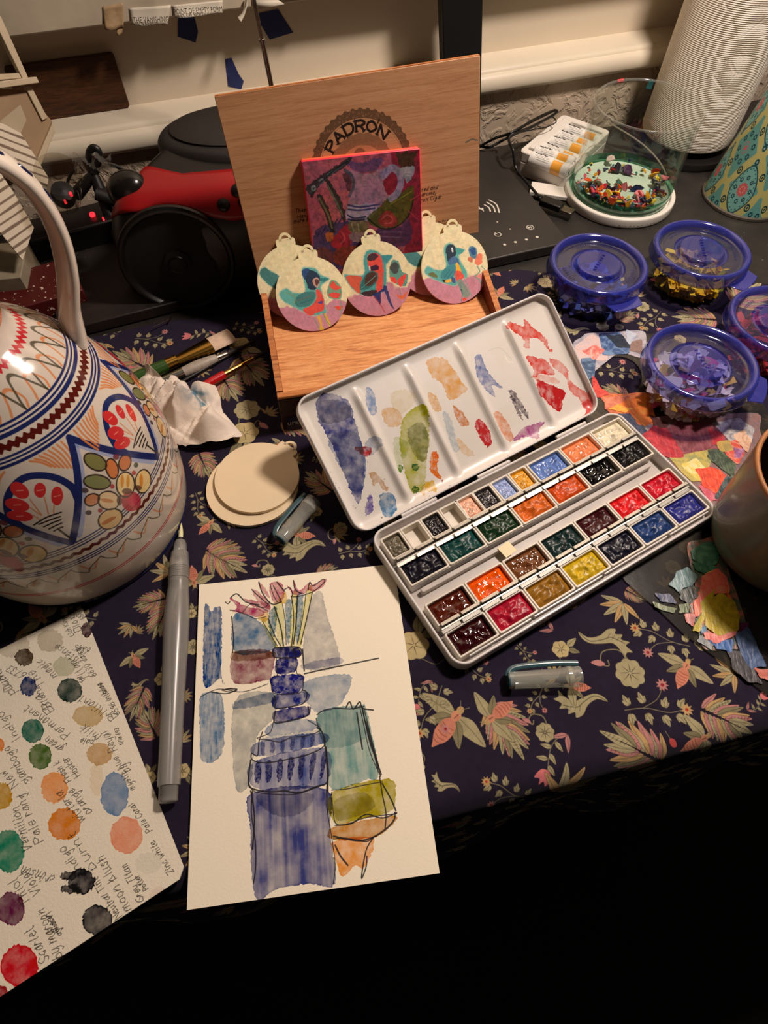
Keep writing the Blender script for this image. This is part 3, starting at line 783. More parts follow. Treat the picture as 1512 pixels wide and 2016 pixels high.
def PALETTE():
    cv = Canvas(-109, 109, 0, 104, 7.0, (218, 212, 206))
    g = vnoise(cv.h, cv.w, 9, 4, 2)[..., None]
    cv.a *= 1 - 0.10 * (g > 0.52) * np.array([0.3, 0.4, 0.8], np.float32) * g
    for i, (P, c, a) in enumerate(PAL_WASHES): cv.wash(P, c, a, 0.38, 0.55, 5, 0.5, 200 + i)
    for P, w_, c in PAL_LINES: cv.line(P, w_, c, 0.8, 5)
    r = random.Random(3)
    for i in range(70):
        x, y = r.choice(((-106, 104 * r.random()), (-109 + 218 * r.random(), 102.5), (-109 + 218 * r.random(), 1.5), (-109 + 40 * r.random(), 104 * r.random()))); cv.ell(x + r.gauss(0, 1), y, 0.2 + 0.5 * r.random() ** 3, 0.2 + 0.4 * r.random() ** 3, (40, 30, 40), r.random() * 3, 0.8, 10)
    return cv
LOGO_C, LOGO_R = (92.8, 60.1), 37.8
BOX_TEXT = [('red and',(135.9,38.8)),('aroma,',(135.7,35.4)),('ron Cigar',(135,31.6)),('by the way',(161.1,14.1)),('line of a',(161.1,11.8)),('cigar',(161.1,9.5)),('These',(38.3,39)),('Hand',(39.1,34.8)),('more and',(35.7,32.1))]
def BOXPRINT():
    cv = Canvas(-3, 185, -2, 119, 6.0, (168, 120, 82), alpha=True)
    cx, cy = LOGO_C; R = LOGO_R; ink = (30, 18, 14)
    n = 30
    lobes = []
    for i in range(n):
        a = pi * 1.35 * (i / (n - 1)) - 0.175 * pi
        lobes.append(circ(2.0, 14, cx + (R - 1.9) * cos(a), cy + (R - 1.9) * sin(a)))
    ring = [(cx + (R - 0.9) * cos(a), cy + (R - 0.9) * sin(a)) for a in np.linspace(-0.6, pi + 0.6, 60)] + [(cx + (R - 6.2) * cos(a), cy + (R - 6.2) * sin(a)) for a in np.linspace(pi + 0.6, -0.6, 60)]
    cv.polys(lobes + [ring], ink, 0.86)
    wood_ = (176, 126, 88)
    r = random.Random(2)
    for i in range(150):
        a = pi * 1.35 * r.random() - 0.175 * pi; q = R - 1.4 - 4.0 * r.random()
        p = (cx + q * cos(a), cy + q * sin(a)); b = a + r.choice((0.9, 2.2))
        cv.line([p, (p[0] + 0.8 * cos(b), p[1] + 0.8 * sin(b)), (p[0] + 1.2 * cos(b + 0.8), p[1] + 1.2 * sin(b + 0.8))], 0.16, wood_, 0.9)
    cv.line([(cx + (R - 7.0) * cos(a), cy + (R - 7.0) * sin(a)) for a in np.linspace(-0.6, pi + 0.6, 60)], 0.30, ink, 0.8)
    # inner medallion, mostly behind the painting
    cv.polys([[(cx + (R * 0.62 + 0.5 * sin(a * 21)) * cos(a), cy + (R * 0.60 + 0.5 * sin(a * 21)) * sin(a)) for a in np.linspace(0, 2 * pi, 120)]], ink, 0.7)
    for i in range(260):
        a = pi * r.random(); q = R * (0.40 + 0.2 * r.random()); cv.ell(cx + q * cos(a), cy + q * sin(a), 0.18, 0.14, wood_, 0, 0.8, 8)
    cv.ell(cx, cy, R * 0.44, R * 0.40, wood_, 0, 0.95)
    cv.ell(cx - 1, cy + R * 0.20, R * 0.13, R * 0.16, ink, 0, 0.6)
    cv.text('PADRON', (0, 0), 6.4, 0, 1.75, ink, 'caps', 0.0, gap=0.20, arc=((cx, cy), R * 0.632, radians(146.5)), serif=1.25, wide=1.30)
    a = radians(62); cv.line([(cx + R * 0.815 * cos(a) - 0.5, cy + R * 0.815 * sin(a) - 0.4), (cx + R * 0.86 * cos(a) + 0.2, cy + R * 0.86 * sin(a) + 0.3)], 0.9, ink)
    for i, (s_, p) in enumerate(BOX_TEXT):
        small = i in (3, 4, 5)
        cv.text(s_, (p[0] - (13 if small else 0), p[1] - 1), 1.5 if small else 2.7, 0.0, 0.34 if small else 0.52, ink, 'hand', 0.3, gap=0.28)
    for i in range(26):
        x, y = 186 * r.random(), 116 * r.random(); cv.line([(x, y), (x + r.gauss(0, 0.3), y + 1.5 + 3 * r.random())], 0.22, (120, 76, 46), 0.35)
    cv.line([(171, 66), (176, 67.5), (180, 66)], 1.2, (20, 80, 84), 0.8)
    return cv
PAINT_POLYS = [([(0.5,101.3),(87.5,103.1),(87.3,18),(1.8,28.5)],(176, 84, 106)),
([(64.5,99.9),(86.6,100.6),(86.5,22.2),(69.9,24.2),(76.4,51)],(146, 26, 54)),
([(10.3,72.9),(32.4,77.7),(29.3,56.2),(15,53.3)],(186, 96, 104)),
([(1.2,95.9),(34.4,96.1),(31.6,77.8),(9.3,82.8)],(182, 96, 116)),
([(4.4,53),(26.9,56.5),(43.2,54.7),(40.4,23.7),(3.4,28.3)],(74, 60, 104)),
([(31.4,97),(42,94),(56.3,96),(58.4,92.4),(51.7,87.6),(44.5,87.3),(36.9,89.7)],(112, 72, 122)),
([(30.6,90.4),(36.8,89.1),(44.5,86.9),(51.6,86.9),(59,89.6),(59.4,84.1),(58.2,77.9),(60,69.1),(53.9,63.9),(43.2,54.7),(29.3,56.2),(29.6,66.5),(32,73.5),(35.9,80.2),(35.6,85.1)],(166, 126, 150)),
([(30.4,66.4),(54,65.4),(43.2,54.7),(29.3,56.2)],(176, 160, 186)),
([(1.9,82.9),(34.6,98.1),(34.2,94.7),(27.5,90.7),(16.1,86.3),(8.9,80.1),(4.3,75),(1.8,79.4)],(34, 40, 48)),
([(15.1,85),(18.3,85.4),(25.9,69.8),(27.9,57.9),(25.3,56.7),(22.4,67.3)],(38, 42, 36)),
([(8.4,75.9),(11.6,76.3),(16.3,63.6),(18.8,50.7),(15.5,50.3),(11.7,65.5)],(38, 42, 36)),
([(28.8,87.8),(33.7,89.4),(34.6,83.1),(32.3,76.3),(29.7,82.2)],(90, 50, 60)),
([(58.4,80.7),(65.1,85.6),(68.8,79.7),(67.7,74.1),(62.5,70.3),(58.8,75)],(140, 20, 44)),
([(44.3,57.6),(53.9,63.9),(60.7,68.3),(70.7,70.9),(80,75.7),(79.9,64.1),(74.9,54.2),(66.1,48.4),(54.4,48.9),(46.3,52.1)],(82, 84, 14)),
([(53.3,56.6),(60.2,60.3),(65.7,56),(66.2,49.9),(59.4,49.1),(52.9,51.4)],(160, 50, 50)),
([(51.9,49.2),(66.1,47.6),(76.5,52.5),(75.7,35.6),(53.3,34.2),(48.9,43.4)],(84, 50, 92)),
([(68.7,98.9),(72.1,96.5),(76.2,99.2),(77.7,96),(83.3,97.5),(81.5,91.6),(81.3,87.5),(74.1,87.5),(70.2,90.6)],(66, 46, 26)),
([(71.3,87.8),(81.3,87.5),(80.2,81.3),(76,77.5),(73,82)],(160, 160, 178)),
([(14.6,43.5),(26.6,54.3),(30.5,51.6),(30.2,40.9),(24.6,36.1),(17.3,38.5)],(180, 40, 52)),
([(30.1,56.2),(43.2,54.7),(42.4,46.4),(30.9,47.8)],(120, 104, 70)),
([(29.2,47.9),(42.4,46.4),(36.9,40.9),(30.3,42.4)],(150, 120, 120)),
([(10.4,49.3),(16.3,50.2),(16.5,45.6),(12.2,43.8)],(208, 110, 50)),
([(3.4,40.1),(13.1,38.2),(13.4,27.1),(1.8,28.5)],(120, 60, 60)),
([(18.1,37.6),(38.3,37.6),(40.4,23.7),(16.8,26.7)],(150, 60, 40))]
PAINT_LINES = [([(58.6,84.2),(64.5,88.4),(69.9,85.1),(71.1,78),(67.5,71.2),(62.4,68.2)],5,(150, 140, 170)),
([(32,73.5),(35.9,80.2),(34.9,86.5),(30.6,90.4)],2.2,(80, 84, 100)),
([(30.5,67.5),(39.2,65.1),(54,65.4)],1.2,(40, 44, 96)),
([(30.2,64.6),(39,63),(50.5,63.2)],1.2,(40, 44, 96)),
([(29.4,60.7),(34.4,57.9),(42.7,58.1)],1.2,(30, 32, 80)),
([(29.5,57.7),(35.1,56.4),(41.7,56.4)],1.4,(26, 26, 60)),
([(5.3,81.9),(7.3,82.4),(7.4,80.3),(5.4,80.1),(5.3,81.9)],1.4,(150, 150, 160)),
([(11.2,85.4),(13.7,86.5),(13.9,84.5),(11.4,83.7)],1.2,(120, 124, 130)),
([(18,88.9),(26.2,92.1)],1.4,(90, 104, 116)),
([(16.7,82.1),(21.4,71.7),(25.7,60.4)],1.4,(110, 112, 90)),
([(9.7,74.4),(14.6,63),(16.6,53.2)],1.4,(120, 110, 80)),
([(44.2,56.8),(54.4,48.5),(66.1,48.4),(75.7,54.9),(80,65.6)],1.2,(30, 30, 16)),
([(59.9,68.4),(62.1,64.5)],1.4,(60, 70, 20)),
([(62.1,64.5),(79,71.5)],0.8,(130, 130, 40)),
([(54.8,54.9),(59.2,57.4),(63.2,54.8),(62.1,51.8),(57.1,51.7)],1.0,(200, 90, 90)),
([(52.5,46.1),(71,44)],0.8,(120, 90, 130)),
([(52.2,43),(69.1,40.3)],0.8,(120, 90, 130)),
([(75.5,84.6),(78.8,84.3)],0.6,(210, 200, 210)),
([(75.4,82.5),(78.3,82.2)],0.6,(210, 200, 210)),
([(4.6,48.5),(7.5,51.9)],1.2,(50, 40, 80)),
([(8,49.6),(11.9,54.4)],1.2,(50, 40, 80)),
([(18.5,55.2),(21.4,58.6)],1.2,(60, 50, 90)),
([(21.9,56.3),(24.7,59)],1.2,(60, 50, 90)),
([(31.6,54.5),(32.7,49.1)],1.2,(160, 150, 120)),
([(36.5,53.9),(36.8,48.6)],1.2,(160, 150, 120)),
([(23.6,49.3),(25.5,44.5),(21.8,41.1)],1.0,(220, 90, 90)),
([(77.9,65.8),(86.4,69.3)],0.6,(196, 70, 90)),
([(75.9,58.6),(84.9,50.1)],0.6,(196, 60, 90)),
([(32.8,95.6),(22.9,91.1),(9.2,82.2)],0.8,(16, 18, 22)),
([(2.4,78),(16.1,86.3),(31.1,94.4)],0.6,(70, 84, 96))]
def brushed(cv, amt=0.25, seed=1, cells=40):
    """the brush's uneven pigment, broken colour all over a painted face"""
    n1 = vnoise(cv.h, cv.w, cells, 3, seed)[..., None]; n2 = vnoise(cv.h, cv.w, cells * 2, 2, seed + 1)[..., None]; n3 = vnoise(cv.h, cv.w, 7, 3, seed + 2)[..., None]
    tint = np.concatenate([n1, n2, n3], 2) - 0.5
    cv.a *= np.clip(1 + amt * 2.2 * (n1 - 0.5) + amt * 1.2 * tint, 0.3, 1.8)
def PAINTING():
    cv = Canvas(0, 86.6, 0, 99, 7.0, (168, 76, 96))
    for i, (P, c) in enumerate(PAINT_POLYS): cv.polys([cv.wob(spline(P, 4, True), 0.35, 1.0, i)], c, 0.93)
    for P, w_, c in PAINT_LINES: cv.line(P, w_, c, 0.9, 6)
    brushed(cv, 0.42, 5, 40)
    cv.a *= np.array([0.62, 0.62, 0.60], np.float32)
    return cv
BIRD_LEFT = ([([(-24.4,1.8),(-18.9,5.1),(-14.2,1.8),(-6.3,1.1),(-4.3,4),(-5.5,17.8),(-1.6,19.2),(4.7,17.8),(7.9,13.4),(14.2,10.5),(9.5,7.6),(7.1,4.7),(7.9,-0.4),(9.5,-13.4),(7.1,-14.1),(0,-15.6),(-7.9,-12),(-14.2,-8.3),(-21.3,-4)],(92, 176, 168)),
([(-4.7,14.1),(-3.2,17.8),(3.9,16.3),(7.1,12.7),(7.1,9.1),(3.2,3.3),(-1.6,4),(-3.2,8.3)],(26, 36, 72)),
([(-5.5,17.8),(0,18.5),(-2.4,14.1),(-4.7,11.2)],(40, 70, 130)),
([(1.6,9.8),(4.7,12),(7.1,9.1),(4.7,4.7),(2,6.9)],(206, 160, 146)),
([(3.2,9.8),(5.7,10.7),(6.3,8.3),(4.3,5.8)],(90, 50, 50)),
([(-7.9,-10.5),(-1.6,-8.3),(3.2,-3.3),(3.2,2.5),(6.3,2.5),(8.7,-4.7),(7.9,-12),(3.2,-13.4),(-3.2,-15.6)],(236, 74, 60)),
([(3.9,-6.2),(7.9,-5.4),(7.1,-7.3),(4.7,-7.3)],(80, 70, 140)),
([(-13.4,-3.3),(-7.9,1.1),(1.6,1.8),(2.4,-2.5),(-3.2,-8.3),(-11.8,-8.3)],(62, 126, 126)),
([(7.1,11.2),(14.2,10.5),(9.5,8)],(50, 130, 130)),
([(11.8,1.8),(15,8.3),(18.1,9.1),(22.9,4),(22.1,-4),(17.3,-4.7),(12.6,-3.3)],(110, 160, 130)),
([(14.2,5.4),(17.3,8.3),(19.7,5.4),(22.9,3.3),(18.9,1.8),(15.8,3.3)],(236, 74, 60)),
([(12.6,-1.1),(16.6,0.4),(22.1,-1.1),(19.7,-4),(15,-3.3)],(236, 74, 60)),
([(15.8,-10.5),(18.9,-9.8),(22.9,-10.5),(19.7,-13.1)],(236, 74, 60)),
([(2.4,-17),(4.7,-16.3),(5.5,-22.8),(7.1,-27.2),(3.2,-27.2),(3.9,-22.1)],(226, 180, 60)),
([(7.9,-15.6),(9.5,-15.6),(12.6,-24.3),(10.6,-24.3)],(226, 180, 60))],
[([(0,-17.8),(3.2,-26.5)],0.6,(110, 160, 130)),
([(7.1,-14.1),(9.5,-20.7),(12.6,-24.3)],0.6,(110, 160, 130)),
([(21.3,-4.7),(21.3,-13.4),(19.7,-17.8)],0.5,(110, 160, 130)),
([(15.8,-7.6),(18.1,-12.7),(22.9,-12.7)],0.4,(110, 160, 130)),
([(-11.8,-4),(0,-1.1)],0.3,(150, 80, 80)),
([(-9.5,-6.2),(0,-4)],0.3,(30, 80, 84)),
([(-18.9,2.5),(-12.6,-1.8),(-14.2,-6.2)],0.6,(140, 150, 90))])
BIRD_MIDDLE = ([([(-24.9,6.8),(-20,6),(-11.8,4.5),(-8.6,6.8),(-7.8,15.9),(-3.7,21.2),(2.9,19.6),(6.9,15.9),(14.3,14.4),(8.6,9.1),(7.8,3.8),(5.3,-6.8),(-1.2,-10.6),(-11.8,-9.8),(-20,-3.8)],(74, 160, 160)),
([(-5.3,12.8),(-4.5,17.4),(0.4,18.9),(5.3,15.9),(6.1,6.8),(4.5,-0.8),(2.9,-7.6),(-2,-9.1),(-0.4,3.8),(-4.5,6.8)],(236, 74, 60)),
([(-4.5,17.4),(0.4,18.9),(3.7,15.9),(-1.2,13.6),(-4.5,14.4)],(50, 44, 56)),
([(-23.3,6),(-11.8,3.8),(-14.3,-2.3),(-15.1,-8.3),(-20.8,-2.3)],(220, 90, 60)),
([(-14.3,-3),(-9.4,3.8),(-3.7,6.8),(1.2,3.8),(-0.4,-1.5),(-6.9,-5.3),(-13.5,-6)],(50, 110, 110)),
([(-10.2,-2.3),(-7.8,4.5),(-1.2,5.3),(-0.4,0),(-6.1,-3.8)],(80, 46, 36)),
([(-3.7,9.8),(2,9.8),(2,6.8),(-3.7,6.8)],(22, 24, 60)),
([(-14.3,-7.6),(-2,-7.6),(-4.5,-11.3),(-11,-10.6)],(60, 20, 30)),
([(6.1,15.9),(14.3,14.4),(7.8,10.6)],(60, 146, 150)),
([(-5.3,-10.6),(-0.4,-9.1),(6.9,-6),(3.7,-9.8),(1.2,-10.6),(-0.4,-18.9),(-1.6,-18.1)],(26, 44, 110)),
([(3.7,-6.8),(6.1,-6.8),(8.6,-20.4),(9.8,-24.2),(6.9,-20.4)],(40, 60, 120)),
([(10.2,3.8),(13.5,11.3),(18.4,9.8),(20,2.3),(24.1,-0.8),(21.6,-8.3),(16.7,-7.6),(11,-3)],(90, 150, 140)),
([(11,6.8),(15.1,9.8),(18.4,6.8),(15.9,1.5),(11.8,3)],(70, 74, 74)),
([(10.2,0),(14.3,-1.5),(14.3,-5.3),(11,-3.8)],(236, 74, 60)),
([(15.9,-3),(22.5,0),(22.5,-2.3),(18.4,-8.3),(15.9,-6.8)],(236, 74, 60)),
([(12.7,-13.6),(17.6,-15.1),(22.5,-12.8),(17.6,-18.1)],(236, 110, 60))],
[([(-4.5,-12.1),(-0.4,-19.6),(2,-25.7)],0.6,(190, 60, 60)),
([(11,5.3),(14.3,0),(20,2.3)],0.4,(80, 170, 150)),
([(15.9,-8.3),(16.7,-15.9)],0.4,(120, 130, 110)),
([(-13.5,-4.5),(-5.3,0),(-0.4,3)],0.3,(120, 200, 190)),
([(-4.5,9.8),(-4.5,7.6)],1.2,(220, 210, 200))])
BIRD_RIGHT = ([([(-24.5,-1.9),(-21.9,2.2),(-16,-0.8),(-9.4,-1.3),(-6.7,2.2),(-8,13.8),(-4.7,17.9),(-0.8,17.3),(1.8,14.4),(8.4,12.6),(3.8,9.1),(4.5,4.5),(9.1,-3.1),(9.1,-7.7),(6.5,-7.7),(3.8,-3.7),(0.5,-13),(-6.7,-11.8),(-12.7,-9.5),(-19.9,-6)],(92, 176, 168)),
([(-6.7,13.8),(-4.1,17.3),(-0.1,16.7),(1.8,13.2),(1.2,9.1),(-3.4,6.2),(-5.4,4.5),(-6.1,9.1)],(24, 32, 62)),
([(-5.4,4.5),(-0.8,8.6),(3.2,6.2),(3.8,2.2),(1.8,3.3),(-1.5,2.2),(-4.1,2.2)],(70, 110, 160)),
([(1.8,14.4),(8.4,12.6),(3.2,9.1)],(70, 160, 150)),
([(0.5,0.4),(1.8,3.9),(5.1,-1.9),(3.8,-3.7),(0.5,-2.5)],(246, 184, 50)),
([(-0.8,-4.8),(0.5,-2.5),(4.5,-3.1),(7.1,-7.7),(3.2,-10.1),(1.2,-10.6)],(236, 74, 60)),
([(-12,-4.8),(-6.7,1),(0.5,2.2),(-0.1,-4.8),(-4.1,-7.7),(-10.7,-7.7)],(60, 140, 150)),
([(-10.7,-8.3),(-6.7,-8.9),(-5.4,-10.6),(-9.4,-10.6)],(24, 24, 30)),
([(-8.7,-9.5),(-4.1,-8.3),(-3.4,-10.6),(-7.4,-10.9)],(240, 180, 60)),
([(-3.4,-7.2),(-0.8,-7.7),(-0.1,-11.2),(-2.8,-10.9)],(60, 80, 140)),
([(-21.9,-3.1),(-17.3,-2.5),(-14.6,-6.6),(-19.3,-5.4)],(110, 110, 60)),
([(1.2,-10.6),(5.1,-9.5),(11.1,-20.5),(6.5,-24),(4.5,-20.5)],(130, 150, 140)),
([(3.8,-16.5),(5.5,-17.6),(5.1,-20.5)],(20, 60, 70)),
([(11.7,12),(13.7,15),(17.7,13.8),(19,9.1),(17.7,5.6),(13.7,6.8)],(60, 130, 160)),
([(13.1,12.6),(17,13.8),(17.7,9.1),(15,8.6)],(40, 80, 140)),
([(11.1,6.8),(15,6.8),(14.4,3.3),(11.7,3.9)],(200, 110, 80)),
([(17.7,5.6),(19.6,9.1),(22.9,8.6),(22.3,2.2),(19,0.4),(16.7,2.7)],(240, 120, 90)),
([(16.4,-8.3),(19.6,-6),(24.3,-5.4),(22.9,-9.5),(19.6,-9.5)],(232, 140, 130)),
([(5.1,-23.4),(8.4,-23.4),(7.1,-25.5),(4.8,-25.5)],(236, 74, 60))],
[([(18.3,-0.2),(20.3,-4.2),(16.4,-7.7),(19.6,-10.1),(21,-14.1)],0.9,(110, 160, 140)),
([(21.6,-0.2),(24.9,-3.7),(22.3,-6)],0.7,(120, 170, 150)),
([(-1.5,14.4),(-1.1,12)],1.3,(230, 236, 240)),
([(-9.4,-7.2),(-4.1,-1.3)],0.3,(20, 70, 90)),
([(-6.7,-7.7),(-1.5,-1.9)],0.3,(20, 70, 90)),
([(2.5,-11.8),(5.1,-17.6),(3.8,-25.8)],0.6,(90, 150, 140)),
([(7.8,-10.1),(11.1,-17.6),(12.4,-23.4)],0.6,(110, 160, 150))])
BIRD_BACK = ([([(-23.9,9.1),(-19.9,13.8),(-15.3,10.3),(-9.4,5.6),(-6.7,-0.2),(-10.7,-3.7),(-17.3,-0.2)],(62, 126, 126))],
[])
def BIRD(kind):
    R = OR * 1000
    cv = Canvas(-R - 1, R + 1, -R - 1, R + 11, 8.0, (238, 226, 182))
    n = vnoise(cv.h, cv.w, 5, 3, len(kind))
    yy = np.linspace(-R - 1, R + 11, cv.h)[:, None] + (n - 0.5) * 14
    m = np.clip((-R * 0.22 - yy) / 1.5, 0, 1)[..., None]
    cv.a = cv.a * (1 - m) + np.array(lin((206, 140, 158)), np.float32) * m
    g = vnoise(cv.h, cv.w, 16, 3, 3 + len(kind))[..., None]
    cv.a *= 1 - 0.5 * np.clip(g - 0.5, 0, 1) * np.array([0.5, 0.8, 1.0], np.float32)
    P, Ln = {'left': BIRD_LEFT, 'middle': BIRD_MIDDLE, 'right': BIRD_RIGHT, 'back': BIRD_BACK}[kind]
    if P:
        cv.polys([cv.wob([(x * 1.0, y) for x, y in spline(P[0][0], 4, True)], 0.2, 0.6, 3)], P[0][1], 0.6)
        cv.line(spline(P[0][0], 4, True), 1.5, (150, 200, 180), 0.7, closed=True)
    for i, (q, c) in enumerate(P): cv.polys([cv.wob(spline(q, 4, True), 0.15, 0.6, i)], c, 0.95)
    for q, w_, c in Ln: cv.line(q, w_, c, 0.92, 5)
    brushed(cv, 0.12, 9, 30)
    return cv
JUG_PETALS = [[(-60,106.8),(-61.5,106.4),(-63.1,107.1),(-64.3,108.9),(-64.8,111.1),(-64.5,113.4),(-63.3,114.9),(-61.7,115.4),(-60.1,114.6),(-58.9,112.8),(-58.5,110.5),(-58.9,108.3)],
[(-52.7,106.1),(-53.8,104.7),(-55.2,103.8),(-56.4,104),(-57.2,105.1),(-57.3,106.7),(-56.7,108.5),(-55.5,110.1),(-54.1,110.8),(-52.9,110.6),(-52.1,109.5),(-52,107.9)],
[(-48.5,99.6),(-50,97.7),(-51.5,96.5),(-52.8,96.6),(-53.4,98.1),(-53.3,100.2),(-52.4,102.4),(-51,104.4),(-49.4,105.4),(-48.1,105.2),(-47.4,104),(-47.6,101.9)],
[(-62.2,101.3),(-63.6,100.4),(-65.5,100.7),(-67.5,102),(-69,103.9),(-69.7,106.1),(-69.2,107.9),(-67.8,108.8),(-65.8,108.6),(-63.8,107.4),(-62.3,105.3),(-61.7,103.1)],
[(-63.1,95.7),(-64.4,94.8),(-66.3,94.9),(-68.5,96.2),(-70.4,98),(-71.5,99.9),(-71.4,101.5),(-70.2,102.5),(-68.1,102.4),(-65.8,101.4),(-63.9,99.7),(-62.9,97.6)]]
JUG_STEMS = [[(-60.1,105.4),(-59.8,95.5)],[(-54.9,103.4),(-57.4,94.4)],[(-53.6,97.4),(-55.9,93.1)],[(-61.9,101.5),(-60,95.1)],[(-62.6,96.8),(-61.2,92.8)]]
JUG_COMB = [[(-64.5,91.4),(-58.8,93),(-53.1,92.1)],[(-62.7,90.8),(-58.3,90.8),(-54.4,90.1)],[(-61.7,88.3),(-57.8,88.6),(-55,88.2)],[(-60.6,85.9),(-57.7,86.2),(-55.5,86.1)],[(-59.6,83.4),(-57.3,83.8),(-56,83.6)],[(-57.8,83.5),(-56.1,73.4)]]
